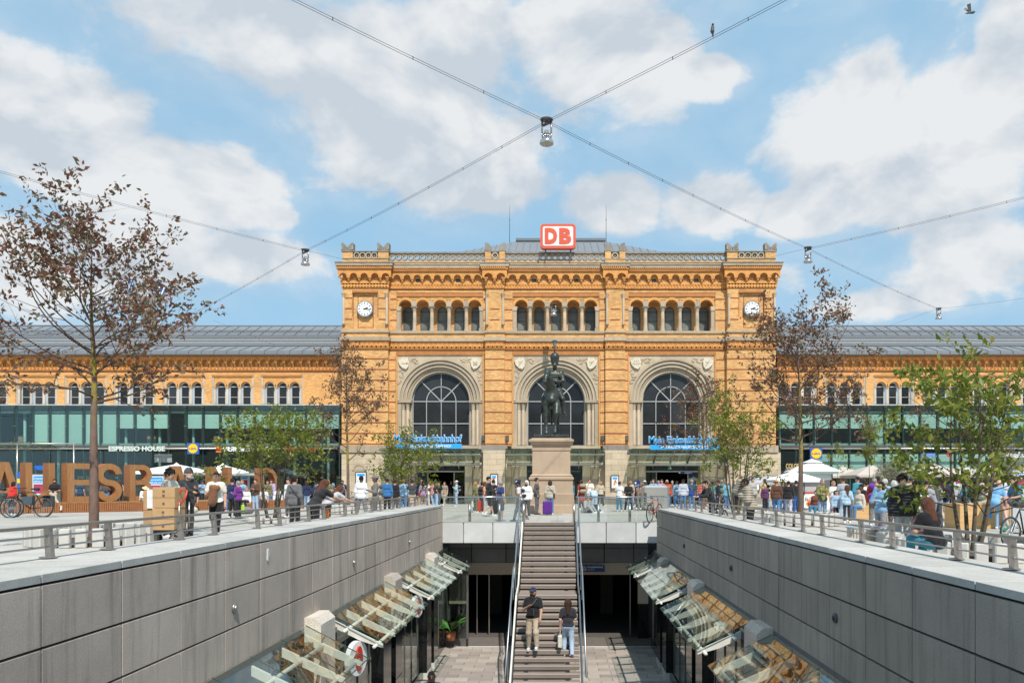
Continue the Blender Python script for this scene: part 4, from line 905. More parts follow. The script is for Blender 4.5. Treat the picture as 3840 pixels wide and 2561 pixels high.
for sx in(1911,2273):
    x=(sx-CX)/F*70; tag(MB().tube([(x,70,rz-.5),(x,70,rz+2.0),(x,70,rz+3.2)],[.028,.022,.012],5).sphere((x,70,rz+1.9),.05,6,4).build('lightning_rod',greyd,None,True),'thin mast on the roof ridge %s of the red letter sign'%('left' if sx<2000 else 'right'),'mast')
for sx,sd in((1399,'left'),(2793,'right')):
    x=bx(sx); tag(MB().tube([(x,YF+3,18),(x,YF+3,bz(915))],.07,8).build('vent_pipe',white,None,True),'short white vent pipe behind the %s tower parapet'%sd,'pipe')
# DB sign
DB=thing('station_logo_sign','big red framed white sign with red letters DB above the roof edge','sign',(bx(2092),YF-.2,bz(944)))
def rrect(x0,x1,z0,z1,r,n=5):
    p=[]
    for cx,cz,a in((x1-r,z1-r,0),(x0+r,z1-r,90),(x0+r,z0+r,180),(x1-r,z0+r,270)): p+=[(cx+r*math.cos(R(a+90*j/n)),cz+r*math.sin(R(a+90*j/n))) for j in range(n+1)]
    return p
a,b,c,d=bx(2026.5),bx(2158.5),bz(940),bz(849)
MB().prism(rrect(a,b,c,d,.28),YF-.55,YF-.1).build('red_case',dbred,DB); MB().prism(rrect(a+.20,b-.20,c+.20,d-.20,.14),YF-.57,YF-.55).build('white_face',white,DB)
text('D','letter',a+.34,a+1.29,c+.31,d-.31,YF-.572,dbred,DB,.02,.065); text('B','letter',a+1.43,b-.34,c+.31,d-.31,YF-.572,dbred,DB,.02,.065)
MB().box((a+b)/2-1,(a+b)/2-.9,YF-.3,YF-.2,c-.6,c).box((a+b)/2+.9,(a+b)/2+1,YF-.3,YF-.2,c-.6,c).build('support_post',greyd,DB)
# light blue shopping signs on the canopy
for sd,(x0,x1,h0,h1) in(('left',(1478,1731,1681,1629)),('right',(2434,2697,1685,1635))):
    Y0=YF-3.25; S_=thing('shopping_sign','light blue lettering Mein Einkaufsbahnhof over a blue Hannover Hauptbahnhof band, %s one'%sd,'sign',(wx((x0+x1)/2,Y0),Y0,wz(h0,Y0)),0,'blue shopping signs above the entrances')
    X0,X1=wx(x0,Y0),wx(x1,Y0); zb0,zb1,zt0,zt1=wz(h0-9,Y0)-.16,wz(h0-18,Y0)+.04,wz(h0-25,Y0)+.0,wz(h1-2,Y0)
    zb0=wz(h0,Y0); zb1=wz(h0-18,Y0)
    MB().box(X0+.08,X1,Y0,Y0+.12,zb0,zb1).build('band_board',lbl,S_)
    text('HANNOVER HAUPTBAHNHOF','band_lettering',X0+.9,X1-.75,zb0+.08,zb1-.08,Y0-.002,white,S_,.02,.02)
    text('Mein Einkaufsbahnhof','white_outline',X0-.02,X1+.03,zb1+.10,wz(h1,Y0)+.03,Y0+.05,white,S_,.04,.045)
    text('Mein Einkaufsbahnhof','blue_lettering',X0+.01,X1,zb1+.13,wz(h1,Y0),Y0+.0,lbl,S_,.05,.012)
# glass entrance canopy, rising outward, with fins and tubes
for k,(a,b) in enumerate(((bx(1455.6),PIL[0][0]-.3),(PIL[0][1]+.3,PIL[1][0]-.3),(PIL[1][1]+.3,bx(2728)))):
    T=thing('entrance_canopy',('grey glass canopy over the left station entrance','grey glass canopy over the middle station entrance behind the pedestal','grey glass canopy over the right station entrance')[k],'canopy',((a+b)/2,YF-1.5,3.2),0,'entrance canopies')
    yo,yi,zo,zi=YF-3.0,YF-.05,4.08,3.22; n=int(round((b-a)/1.25)); w=(b-a)/n
    for j in range(n):
        MB().add([(a+w*j+.01,yi,zi),(a+w*(j+1)-.01,yi,zi),(a+w*(j+1)-.01,yo,zo),(a+w*j+.01,yo,zo),(a+w*j+.01,yi,zi+.02),(a+w*(j+1)-.01,yi,zi+.02),(a+w*(j+1)-.01,yo,zo+.02),(a+w*j+.01,yo,zo+.02)],[(3,2,1,0),(4,5,6,7),(2,3,7,6),(0,1,5,4)]).build('glass_pane',entglass,T)
        x=a+w*(j+.5); MB().prism([(yo+.3,zo-.12),(yi,zi-.55),(yi,zi-.05)],x-.025,x+.025,'yz').build('fin',greyd if j%2 else mat('canopy_fin',(.34,.32,.28),rough=.5),T)
    for yy,zz,r in((YF-2.2,3.70,.06),(YF-.75,3.02,.13)): MB().tube([(a,yy,zz),(b,yy,zz)],r,10).build('tube',mat('canopy_tube',(.52,.50,.44),rough=.4,metal=.2),T,True)
# posters and info boards
def poster(sx0,sx1,sy0,sy1,Y,lab,art=0):
    x0,x1,z0,z1=wx(sx0,Y),wx(sx1,Y),wz(sy1,Y),wz(sy0,Y); T=thing('poster_case',lab,'poster',((x0+x1)/2,Y,z0))
    MB().box(x0,x1,Y,Y+.08,z0,z1).build('frame',greyd,T); MB().box(x0+.08,x1-.08,Y-.01,Y,z0+.08,z1-.10).build('paper',white,T)
    w=x1-x0;h=z1-z0
    MB().box(x0+.14,x1-.14,Y-.014,Y-.01,z1-.1-h*.22,z1-.16).build('header_print',lbl,T)
    g=MB(); rnd=random.Random(int(sx0))
    for _ in range(10): a=rnd.uniform(x0+.15,x1-.25); b=rnd.uniform(z0+.14,z0+h*.6); g.box(a,a+rnd.uniform(.04,.12),Y-.016,Y-.011,b,b+rnd.uniform(.04,.12))
    g.build('picture_print',(redp,orange,lbl)[art],T)
poster(1838,1868,1775,1824,YF-1.3,'framed poster on the stone pier left of the monument',0)
poster(2290,2322,1780,1833,YF-1.3,'framed poster on the stone pier right of the monument',1)
poster(1332,1375,1767,1824,YT-.25,'framed poster under the round niche on the left tower base',2)
poster(2810,2850,1785,1840,YT-.25,'framed poster on the right tower base behind the green tree',2)
def infosign(sx0,sx1,sy0,sy1,Y,lab):
    x0,x1,z0,z1=wx(sx0,Y),wx(sx1,Y),wz(sy1,Y),wz(sy0,Y); T=thing('information_sign',lab,'sign',((x0+x1)/2,Y,0),0,'blue information signs before the station')
    MB().box(x0,x0+.04,Y,Y+.04,0,z1).box(x1-.04,x1,Y,Y+.04,0,z1).build('posts',steel,T); MB().box(x0,x1,Y-.03,Y+.0,z0,z1).build('board',navy,T)
    g=MB().box(x0+.06,x0+.16,Y-.04,Y-.03,z1-.2,z1-.08)
    for j in range(4): g.box(x0+.06,x1-.06-.04*j,Y-.04,Y-.03,z1-.28-j*.07,z1-.255-j*.07)
    g.build('print',white,T)
infosign(1931,1953,1797,1828,52,'blue information sign on thin posts left of the monument')
infosign(2377,2401,1802,1832,50,'blue information sign on thin posts right of the monument')
# ================================================================ wings with glazed arcades
YW=63.5; SW=F/YW
def vx(sx): return (sx-CX)/SW
def vz(sy): return EYE+(CY-sy)/SW
sand2=stainmat('pale_window_stone',(.47,.41,.33),.3,1.2,.7)
def wing(side,X0,X1,groups,lab):
    T=thing('station_wing',lab,'building',((X0+X1)/2,YW,0))
    z1=vz(1331); zs=vz(1448); zb=vz(1515)
    g=MB(); xs=sorted(groups)
    sp=47.6/SW; r=.40; prev=X0
    def win(cx,last=False):
        MB().archwall(cx-sp/2,cx+sp/2,cx,r,zs,vz(1411),YW+.10,YW+.5,10).build('window_arch',brickw,T)
        MB().archring(cx,zs,r,r+.17,YW+.03,YW+.11,12).build('arch_moulding',terra,T)
        yb=YW+.36
        fr=MB().archring(cx,zs,r-.10,r,yb-.06,yb+.05,10).box(cx-r,cx-r+.10,yb-.06,yb+.05,zb,zs).box(cx+r-.10,cx+r,yb-.06,yb+.05,zb,zs).box(cx-r,cx+r,yb-.05,yb+.05,zs-.04,zs+.04).box(cx-r,cx+r,yb-.05,yb+.05,zb+.60,zb+.64).build('window_frame',mat('white_window_frame',(.46,.45,.43),rough=.5),T)
        q=MB().prism([(cx-r,zb),(cx+r,zb)]+[(cx+r*math.cos(PI*t/8),zs+r*math.sin(PI*t/8)) for t in range(9)],yb+.0,yb+.02).build('pane',winglass,fr)
    for gc in xs:
        a,b=gc-sp*1.5-.16,gc+sp*1.5+.16
        g.box(prev,a,YW,YW+.6,0,z1); g.box(a,b,YW,YW+.6,vz(1405),z1); prev=b
        MB().box(a,b,YW+.0,YW+.5,vz(1411),vz(1405)).build('window_header',terra2,T)
        for k in(-1,0,1): win(gc+sp*k)
        for k in range(4):
            x=gc+sp*(k-1.5)
            if k in(0,3): x2=x-.16 if k==0 else x; MB().box(x2,x2+.16,YW+.05,YW+.5,zb,vz(1411)).build('window_jamb',sand2,T); x=x+(.02 if k==0 else -.02)
            o=MB().lathe(x,YW+.17,[(.15,zb),(.15,zb+.08),(.11,zb+.14),(.105,zs-.22)],10).build('window_column',sand2,T,True)
            q=MB().lathe(x,YW+.17,[(.105,zs-.22),(.12,zs-.2),(.18,zs-.04),(.2,zs)],8).prism([(x-.14,zs),(x+.14,zs),(x+.09,zs+.3),(x,zs+.38),(x-.09,zs+.3)],YW+.06,YW+.45).build('capital',sandl,o)
    g.box(prev,X1,YW,YW+.6,0,z1); g.build('wing_wall',brickw,T)
    for gc,gd in zip(xs,xs[1:]):
        a,b=gc+sp*1.5+.5,gd-sp*1.5-.5
        if b>a:
            for zz in(vz(1425),vz(1457),vz(1489)): MB().box(a,b,YW-.01,YW+.02,zz-.03,zz+.03).build('red_band',redb,T)
    MB().box(X0,X1,YW-.01,YW+.02,vz(1394.5),vz(1392.5)).build('red_band',redb,T)
    for s0,s1,p,m in((1389,1386,.14,terra2),(1385.8,1376,.08,terra),(1341,1329,.40,terra2)): MB().box(X0,X1,YW-p,YW+.1,vz(s0),vz(s1)).build('moulding',m,T)
    g2=MB(); n=int((X1-X0)/.3)
    for j in range(n): x=X0+.3*j; g2.box(x,x+.15,YW-.13,YW-.08,vz(1384),vz(1379))
    g2.build('frieze_teeth',terra2,T,kind='stuff')
    w=30.7/SW; zc=vz(1357); A,Bk,Nn,O=corbelarch(w,.34,vz(1341)-zc); n=int((X1-X0)/w); w2=(X1-X0)/n
    for j in range(n): put(A,'corbel_arch',T,(X0+w2*(j+.5),YW,zc)); put(Bk,'corbel_bracket',T,(X0+w2*(j+1),YW,zc)); put(Nn,'niche_moulding',T,(X0+w2*(j+.5),YW-.01,zc))
    # roof: gutter, zinc strips, louvre field, zinc strips
    def roofpt(sy,Y): return (Y,EYE+(CY-sy)/F*Y)
    prof=[roofpt(1328,YW-.7),roofpt(1314.5,YW-.65),roofpt(1300,YW+1.6),roofpt(1297,YW+1.6),roofpt(1256,YW+6.5),roofpt(1245,YW+7.0),roofpt(1223,YW+9.5)]
    def strip(a,b,nm,m,xa=X0,xb=X1): return MB().add([(xa,a[0],a[1]),(xb,a[0],a[1]),(xb,b[0],b[1]),(xa,b[0],b[1])],[(0,1,2,3)]).build(nm,m,T)
    strip(prof[0],prof[1],'gutter',zincd); strip(prof[1],prof[2],'roof_sheet',zinc); strip(prof[2],prof[3],'roof_step',zinc); strip(prof[3],prof[4],'louvre_backing',dark); strip(prof[4],prof[6],'roof_sheet',zinc)
    MB().add([(X0,prof[6][0],prof[6][1]),(X1,prof[6][0],prof[6][1]),(X1,YW+30,prof[6][1]),(X0,YW+30,prof[6][1])],[(0,1,2,3)]).build('roof_top',zinc,T)
    MB().box(X0,X1,prof[6][0]-.05,prof[6][0]+.1,prof[6][1],prof[6][1]+.08).build('ridge_trim',zincd,T)
    MB().box(X0,X1,YW-.75,YW+.0,prof[0][1]-.06,prof[0][1]).build('eaves_soffit',greyd,T)
    for j,sy in enumerate((1292.5,1287,1281.5,1276,1270.5,1265,1259.5)):
        Y=YW+1.9+j*.72; z=EYE+(CY-sy)/F*Y; MB().box(X0,X1,Y-.08,Y+.06,z-.018,z+.022).build('louvre',louv,T)
    for sy,Y in((1246,YW+6.9),(1240,YW+7.6)): z=EYE+(CY-sy)/F*Y; MB().box(X0,X1,Y-.05,Y+.05,z,z+.06).build('snow_rail',zincd,T)
    n=int((X1-X0)/1.04)
    for j in range(n):
        x=X0+1.04*(j+.5)
        for a,b in((prof[4],prof[6]),) if 1 else (): MB().bar((x,a[0]-.02,a[1]+.03),(x,b[0]-.02,b[1]+.03),.035,.035).build('roof_seam',zincd,T)
        if 1: 
            a,b=prof[1],prof[2]; MB().bar((x,a[0],a[1]+.03),(x,b[0],b[1]+.03),.035,.035).build('roof_seam',zincd,T); MB().box(x-.012,x+.012,prof[0][0]-.03,prof[0][0],prof[0][1],prof[1][1]).build('gutter_joint',greyd,T)
    return T
gl=[vx(872.6-184*k) for k in range(-2,6)]; gl=[g for g in gl if g<vx(1290)-2.2]
wing(0,vx(-330),vx(1288),gl,'left station wing of yellow brick with arched windows and grey louvred roof')
gr=[vx(3353+184*k) for k in range(-2,5)]
wing(1,vx(2915),vx(4250),gr,'right station wing of yellow brick with arched windows and grey louvred roof')
# glass arcades
YG=59.0; SG=F/YG
def gx(sx): return (sx-CX)/SG
def gz(sy): return EYE+(CY-sy)/SG
def arcade(X0,X1,lab,pale_lower):
    T=thing('glass_arcade',lab,'building',((X0+X1)/2,YG,0)); D=YW-.1; n=int(round((X1-X0)/1.34)); w=(X1-X0)/n
    zt=gz(1519)
    MB().box(X0,X1,YG-.1,D,zt,zt+.06).build('arcade_roof',mat('arcade_roof_white',(.62,.62,.60),rough=.5),T)
    MB().box(X0,X1,YG+.3,YG+.42,gz(1546),gz(1540)).build('upper_beam',mat('pale_green_beam',(.20,.33,.30),rough=.4),T)
    MB().box(X0,X1,YG+.15,YG+.5,gz(1668),gz(1661)).build('lower_beam',mat('pale_green_beam',(.2,.33,.3)),T)
    MB().box(X0,X1,YG+.2,D,gz(1676),gz(1669)).build('upper_floor',mat('arcade_floor',(.14,.15,.14)),T)
    MB().add([(X0,D,0),(X1,D,0),(X1,D,zt),(X0,D,zt)],[(0,1,2,3)]).build('back_wall',mat('arcade_back_wall',(.030,.038,.036)),T)
    for j in range(n):
        a,b=X0+w*j,X0+w*(j+1)
        r=random.Random(j*7+int(X0))
        zb=gz(1605) if (X0>0 or j>n-14) and r.random()<.93 else gz(1662) if r.random()<.5 else None
        if X0<0 and j<n-14: zb=gz(1662) if j%7 in(0,1,2,3) else None
        if zb is not None: MB().box(a+.09,b-.09,YG+.22,YG+.25,zb,gz(1552)).build('roller_blind',blinds,T)
        if pale_lower and j>1: MB().box(a+.08,b-.08,YG+.25,YG+.28,gz(1790)+r.choice((0,.3)),gz(1700)).build('roller_blind',blinds,T)
    for j in range(n):
        a,b=X0+w*j,X0+w*(j+1)
        for z0,z1 in((0.05,gz(1745)),(gz(1744),gz(1690)),(gz(1664),gz(1560)),(gz(1559),zt-.02)):
            MB().box(a+.008,b-.008,YG-.02,YG+.0,z0,z1-.01).build('facade_pane',facadeglass,T)
    for j in range(n+1):
        x=X0+w*j; MB().box(x-.035,x+.035,YG+.05,YG+.35,0,zt).build('mullion',steelgreen,T)
        if j%2==0: MB().tube([(x+.25,YG+.8,0),(x+.25,YG+.8,gz(1540))],.11,10).build('column',mat('teal_column',(.22,.36,.33),rough=.5),T,True)
        MB().box(x-.012,x+.012,YG-.10,YG-.06,gz(1664),zt).build('fin',steelgreen,T)
        for z in(gz(1524),gz(1597),gz(1790)): MB().tube([(x-.1,YG-.05,z),(x+.1,YG-.05,z)],.02,6).build('glass_clamp',pip,T)
    MB().box(X0,X1,YG-.16,YG+.1,gz(1676),gz(1669)).build('ledge',greyd,T)
    zp_=gz(1682.5); MB().tube([(X0,YG-.55,zp_),(X1,YG-.55,zp_)],.075,10).build('sign_tube',pip,T,True)
    for j in range(0,n,3): x=X0+w*j; MB().bar((x,YG-.55,zp_),(x,YG,zp_+.25),.04,.04).build('tube_bracket',pip,T)
    for j in range(0,n,4): 
        x=X0+w*(j+.5); MB().box(x-.5,x+.5,YG+3.2,YG+3.3,1.0,2.2).build('indoor_menu_board',mat('menu_board',(.30,.22,.10)),T)  # menu boards in an even brown
        MB().box(x+.8,x+1.5,YG+1.6,YG+2.2,gz(1668),gz(1668)+.85).build('cafe_table',mat('cafe_wood',(.3,.2,.12)),T)
    return T
arcade(gx(-330),gx(1272),'two storey green glass arcade in front of the left wing',False)
arcade(gx(2922),gx(4250),'two storey green glass arcade in front of the right wing',True)
# glass canopy at the far left of the arcade
T=thing('shop_canopy','flat glass canopy with steel tubes at the left end of the arcade','canopy',(gx(130),YG-1,3.9))
for j in range(6):
    a=gx(-140)+1.33*j*1.0; MB().add([(a,YG-.1,gz(1690)),(a+1.3,YG-.1,gz(1690)),(a+1.3,YG-2.2,gz(1662)),(a,YG-2.2,gz(1662))],[(3,2,1,0)]).build('glass_pane',entglass,T); MB().bar((a,YG-.1,gz(1692)),(a,YG-2.2,gz(1664)),.05,.06).build('beam',pip,T)
MB().tube([(gx(-140),YG-1.9,gz(1668)),(gx(345),YG-1.9,gz(1668))],.05,8).build('tube',pip,T,True)
MB().tube([(gx(130),YG-1.9,0),(gx(130),YG-1.9,gz(1668))],.05,8).tube([(gx(335),YG-1.9,0),(gx(335),YG-1.9,gz(1668))],.05,8).build('support_post',pip,T,True)
# shop signs on the tube
YS_=YG-.75
def S3(sx): return (sx-CX)/F*YS_
def Z3(sy): return EYE+(CY-sy)/F*YS_
def shopsign(nm,lab,sx0,sx1,s): T=thing(nm,lab,'sign',(S3((sx0+sx1)/2),YS_,Z3(s))); return T
T=shopsign('coffee_house_sign','raised white serif letters ESPRESSO HOUSE on the arcade tube',408,621,1691)
text('ESPRESSO HOUSE','lettering',S3(409),S3(620),Z3(1691),Z3(1672),YS_,mat('mint_letter',(.62,.70,.64),bump=0),T,.06,.03)
MB().box(S3(563),S3(629),YG-.12,YG-.08,gz(1733),gz(1703)).build('hanging_board',mat('grey_board',(.30,.32,.31)),T)
def lidl(sx0,sx1,sy0,sy1,sd):
    T=shopsign('supermarket_sign','square blue sign with yellow disc reading LIDL on the %s arcade'%sd,sx0,sx1,sy1); T['group']='supermarket signs on the arcades'
    x0,x1,z0,z1=S3(sx0),S3(sx1),Z3(sy1),Z3(sy0); c=(x0+x1)/2; d=(z0+z1)/2; r=(x1-x0)*.45
    MB().box(x0,x1,YS_-.02,YS_+.14,z0,z1).build('blue_case',bluep,T)
    ci=lambda q:[(c+q*math.cos(2*PI*k/32),d+q*math.sin(2*PI*k/32)) for k in range(32)]
    MB().prism(ci(r),YS_-.035,YS_-.02).build('red_ring',redp,T); MB().prism(ci(r*.92),YS_-.045,YS_-.035).build('yellow_disc',yel,T)
    text('L','letter',c-r*.78,c-r*.40,d-r*.17,d+r*.17,YS_-.047,bluep,T,.01,.03); text('DL','letter',c-r*.08,c+r*.80,d-r*.17,d+r*.17,YS_-.047,bluep,T,.01,.03)
    MB().prism([(c-r*.24,d-r*.26),(c-r*.08,d-r*.06),(c-r*.24,d+r*.12),(c-r*.40,d-r*.06)],YS_-.056,YS_-.047).box(c-r*.30,c-r*.18,YS_-.056,YS_-.047,d+r*.18,d+r*.28).build('red_i',redp,T)
lidl(703,745.5,1660,1702,'left'); lidl(3038,3083,1678,1721,'right')
T=shopsign('burger_sign','round orange bun logo and white letters BURGER KING on the arcade',811,1010,1695)
c,d,r=S3(822),Z3(1684),.24
MB().prism([(c-r,d+.06),(c+r,d+.06)]+[(c+r*math.cos(PI*k/10),d+.06+r*.75*math.sin(PI*k/10)) for k in range(11)][1:],YS_-.05,YS_).prism(rrect(c-r,c+r,d-.24,d-.13,.05,3),YS_-.05,YS_).build('bun',orange,T)
text('BURGER','logo_text',c-r*.95,c+r*.95,d-.04,d+.05,YS_-.0,redp,T,.04,.03); text('KING','logo_text',c-r*.85,c+r*.85,d-.125,d-.045,YS_-.0,redp,T,.04,.03)
text('BURGER KING','lettering',S3(841),S3(1010),Z3(1692.5),Z3(1674),YS_,white,T,.06,.045)
T=shopsign('drugstore_sign','red raised letters ROSSMANN partly hidden by the green tree',1067,1185,1693); text('ROSSMANN','lettering',S3(1067),S3(1185),Z3(1693),Z3(1676),YS_,redp,T,.06,.03)
T=shopsign('bank_sign','white letters Reisebank with a red round logo at the right end of the arcade',3735,3895,1716); text('Reisebank','lettering',S3(3735),S3(3895),Z3(1715),Z3(1694),YS_,white,T,.06,.035)
MB().archring(S3(3560),Z3(1703),.10,.22,YS_-.06,YS_,14,-PI,PI*.6).build('red_logo',redp,T)
T=shopsign('blue_shop_sign','small blue letters on the right arcade behind the tree',3455,3520,1716); text('dm','lettering',S3(3462),S3(3505),Z3(1713),Z3(1699),YS_,bluep,T,.06,.04) if 0 else MB().box(S3(3455),S3(3512),YS_-.05,YS_,Z3(1712),Z3(1699)).build('board',mat('pale_blue_board',(.12,.25,.55)),T)
# ================================================================ far tower with two disc logos
YV=300; SV=F/YV
VT=thing('telecom_tower','distant slender tower with two discs and round blue car maker logo drums','tower',((555-CX)/SV,YV,0))
tx=(555-CX)/SV; vzz=lambda sy: EYE+(CY-sy)/SV
towm=mat('tower_concrete',(.52,.48,.44))
for dx in(-1.4,0,1.4): MB().box(tx+dx-.5,tx+dx+.5,YV-1,YV+1,0,vzz(1115)).build('shaft_pier',towm,VT)
for sy in(1125,1173,1222): MB().lathe(tx,YV,[(2.5,vzz(sy+6)),(6.3,vzz(sy)),(6.4,vzz(sy)+.25),(6,vzz(sy)+.4)],28).build('platform_disc',towm,VT,True)
MB().tube([(tx+.3,YV,vzz(1115)),(tx+.3,YV,vzz(1030)),(tx+.3,YV,vzz(975))],[.5,.3,.08],6).build('antenna_mast',white,VT)
for k,(sx,sy,rot) in enumerate(((515,1081,-28),(592,1090,38))):
    Dm=MB().lathe(0,0,[(3.0,0),(3.0,2.6)],32).build('logo_drum',mat('brushed_alu',(.6,.6,.6),rough=.3,metal=.7),VT); Dm.matrix_parent_inverse=Matrix()
    Dm.location=((sx-555)/SV*1.0,-1.0,vzz(sy)); Dm.rotation_euler=(R(90),0,R(rot))
    q=MB().lathe(0,0,[(2.7,2.6),(2.7,2.7)],32).build('blue_disc',mat('logo_blue',(.03,.10,.30)),Dm); q.matrix_parent_inverse=Matrix()
    g=MB()
    for a,b in(((-1.5,2.0),(-.0,-.1)),((1.5,2.0),(.0,-.1)),((-2.3,.9),(-1.1,-2.3)),((-1.1,-2.3),(0,-.2)),((0,-.2),(1.1,-2.3)),((1.1,-2.3),(2.3,.9))): g.bar((a[0],a[1],2.74),(b[0],b[1],2.74),.42,.08,(0,0,1))
    q=g.build('logo_strokes',white,Dm); q.matrix_parent_inverse=Matrix()
# buildings across the square, seen only as reflections in the station windows
g=MB(); r=random.Random(4)
for k in range(9):
    x=-95+k*22; g.box(x,x+21,-75,-60,0,r.uniform(18,26))
    for j in range(6):
        for f in range(4): g.box(x+1.5+j*3.2,x+3.2+j*3.2,-60.0,-59.9,3+f*3.4,5+f*3.4)
struct(g,'opposite_buildings',mat('opposite_render',(.42,.40,.37)))
# ================================================================ monument
YM=38.5; SM=F/YM
def mx_(sx): return (sx-CX)/SM
def mz(sy): return EYE+(CY-sy)/SM
PD=thing('monument_pedestal','tall tapering rose sandstone pedestal carrying the bronze horseman','pedestal',(mx_(2067),YM+1.6,0))
cx=mx_(2067.5)
def pblock(w0,w1,s0,s1,d=1.25,nm='pedestal_block'):
    """w0 lower half width, w1 upper; deeper than wide"""
    z0,z1=mz(s0) if s0<1924 else 0,mz(s1); y=YM+1.1
    v=[]
    for w,z in((w0,z0),(w1,z1)): v+=[(cx-w,y-w*d,z),(cx+w,y-w*d,z),(cx+w,y+w*d*1.6,z),(cx-w,y+w*d*1.6,z)]
    return MB().add(v,[(3,2,1,0),(4,5,6,7),(0,1,5,4),(1,2,6,5),(2,3,7,6),(3,0,4,7)]).build(nm,pedm,PD)
PXS=.0063
pblock(1.25,1.25,1926,1893); pblock(1.25,1.16,1893,1889); pblock(1.16,1.14,1889,1852); pblock(1.14,1.08,1852,1848); pblock(1.08,1.08,1848,1800)
pblock(1.08,1.13,1800,1797,nm='moulding'); pblock(1.13,1.13,1797,1790,nm='moulding'); pblock(1.12,1.03,1790,1784,nm='moulding'); pblock(1.08,.97,1784,1776,nm='moulding')
pblock(.96,.95,1776,1688,nm='shaft'); pblock(.98,.98,1688,1682,nm='moulding'); pblock(.95,.95,1682,1668); pblock(.95,1.0,1668,1665,nm='moulding'); pblock(1.0,1.12,1665,1655,nm='cornice'); pblock(1.13,1.13,1655,1648,nm='cornice'); pblock(1.10,.95,1648,1642,nm='cornice')
HS=thing('equestrian_statue','dark bronze rider with plumed fur cap on a standing horse on the pedestal','statue',(cx,YM+.9,mz(1641)))
MB().bbox(cx-.90,cx+.90,YM+.0,YM+2.9,mz(1641),mz(1628),.03).build('plinth_plate',bronze,HS)
z0=mz(1626)                                        # hoof level
def q_(x,y,z): return (cx+x,YM+y,z0+z)
pr=[]
def C_(a,b,ra,rb=None): pr.append(('c',q_(*a),q_(*b),ra,rb if rb is not None else ra))
def E_(c,r): pr.append(('e',q_(*c),r))
# horse, seen from the front, head turned to its right (viewer's left)
E_((.0,1.35,1.85),(.42,.95,.44)); E_((.02,.62,1.95),(.40,.40,.52)); E_((.0,2.1,1.95),(.42,.42,.48)); C_((.02,.55,2.0),(.0,.35,1.75),.30,.22)
C_((.02,.55,2.2),(-.12,.15,2.75),.30,.20); C_((-.12,.15,2.75),(-.20,-.02,3.1),.19,.15)
C_((-.20,-.0,3.14),(-.26,-.28,2.86),.15,.125); C_((-.26,-.28,2.86),(-.31,-.46,2.58),.12,.085); E_((-.32,-.48,2.55),(.09,.09,.09))
C_((-.27,-.0,3.22),(-.29,-.02,3.42),.05,.015); C_((-.13,.02,3.22),(-.10,.0,3.42),.05,.015)
# forelegs: right (viewer left) straight, left stepping
C_((-.27,.55,1.6),(-.27,.47,.95),.19,.10); C_((-.27,.47,.95),(-.25,.44,.30),.085,.062); C_((-.25,.44,.30),(-.25,.36,.12),.07,.08); C_((-.25,.34,.10),(-.25,.32,.04),.10,.12)
C_((.27,.5,1.6),(.26,.20,1.08),.19,.11); E_((.26,.19,1.05),(.11,.11,.12)); C_((.26,.19,1.03),(.20,.34,.42),.085,.065); C_((.20,.34,.42),(.19,.24,.20),.07,.08); C_((.19,.22,.16),(.19,.2,.08),.09,.10)
# hind legs
C_((-.30,2.1,1.75),(-.34,1.95,1.1),.24,.13); C_((-.34,1.95,1.1),(-.31,2.3,.72),.11,.085); C_((-.31,2.3,.72),(-.30,2.15,.16),.075,.07); C_((-.30,2.1,.10),(-.30,2.06,.04),.10,.12)
C_((.30,2.1,1.75),(.34,1.75,1.15),.24,.13); C_((.34,1.75,1.15),(.32,2.0,.72),.11,.085); C_((.32,2.0,.72),(.31,1.8,.16),.075,.07); C_((.31,1.76,.10),(.31,1.72,.04),.10,.12)
V,Q=sdf(pr,.032,.09); put(npmesh('horse',V,Q,bronze),'horse',HS)
pr=[]; [C_(a,b,ra,rb) for a,b,ra,rb in(((.02,2.5,2.1),(.0,2.75,1.6),.10,.14),((.0,2.75,1.6),(.0,2.7,.75),.15,.06))]
V,Q=sdf(pr,.035,.08); put(npmesh('tail',V,Q,bronze),'tail',HS)
pr=[]; 
for k in range(7): t=k/6; C_((-.05-.14*t+.05,.42-.42*t,2.55+.7*t),(-.22-.12*t,.38-.40*t,2.42+.62*t),.05,.03)
V,Q=sdf(pr,.03,.05); put(npmesh('mane',V,Q,bronze),'mane',HS)
# rider
pr=[]
E_((.16,1.15,2.35),(.34,.32,.25)); C_((.05,1.15,2.45),(.27,1.15,2.45),.22,.22); C_((.06,1.12,2.75),(.27,1.12,2.75),.20,.20); C_((-.02,1.12,3.08),(.36,1.12,3.08),.20,.20); C_((-.14,1.12,3.2),(.48,1.12,3.2),.15,.15); C_((.17,1.12,3.3),(.17,1.10,3.5),.11,.10)
E_((.17,1.06,3.66),(.135,.16,.185)); C_((.17,.92,3.65),(.17,.88,3.61),.035,.03); C_((.08,.93,3.575),(.26,.93,3.575),.03,.03); C_((.17,.96,3.53),(.17,.93,3.45),.07,.03)
# arms: viewer-left hangs to the thigh, viewer-right bent to the reins
C_((-.18,1.1,3.2),(-.36,1.0,2.78),.135,.105); C_((-.36,1.0,2.78),(-.24,.78,2.45),.10,.075); E_((-.22,.74,2.40),(.085,.09,.085))
C_((.50,1.1,3.2),(.62,1.0,2.80),.135,.11); C_((.62,1.0,2.80),(.28,.72,2.72),.10,.075); E_((.24,.68,2.72),(.10,.08,.08))
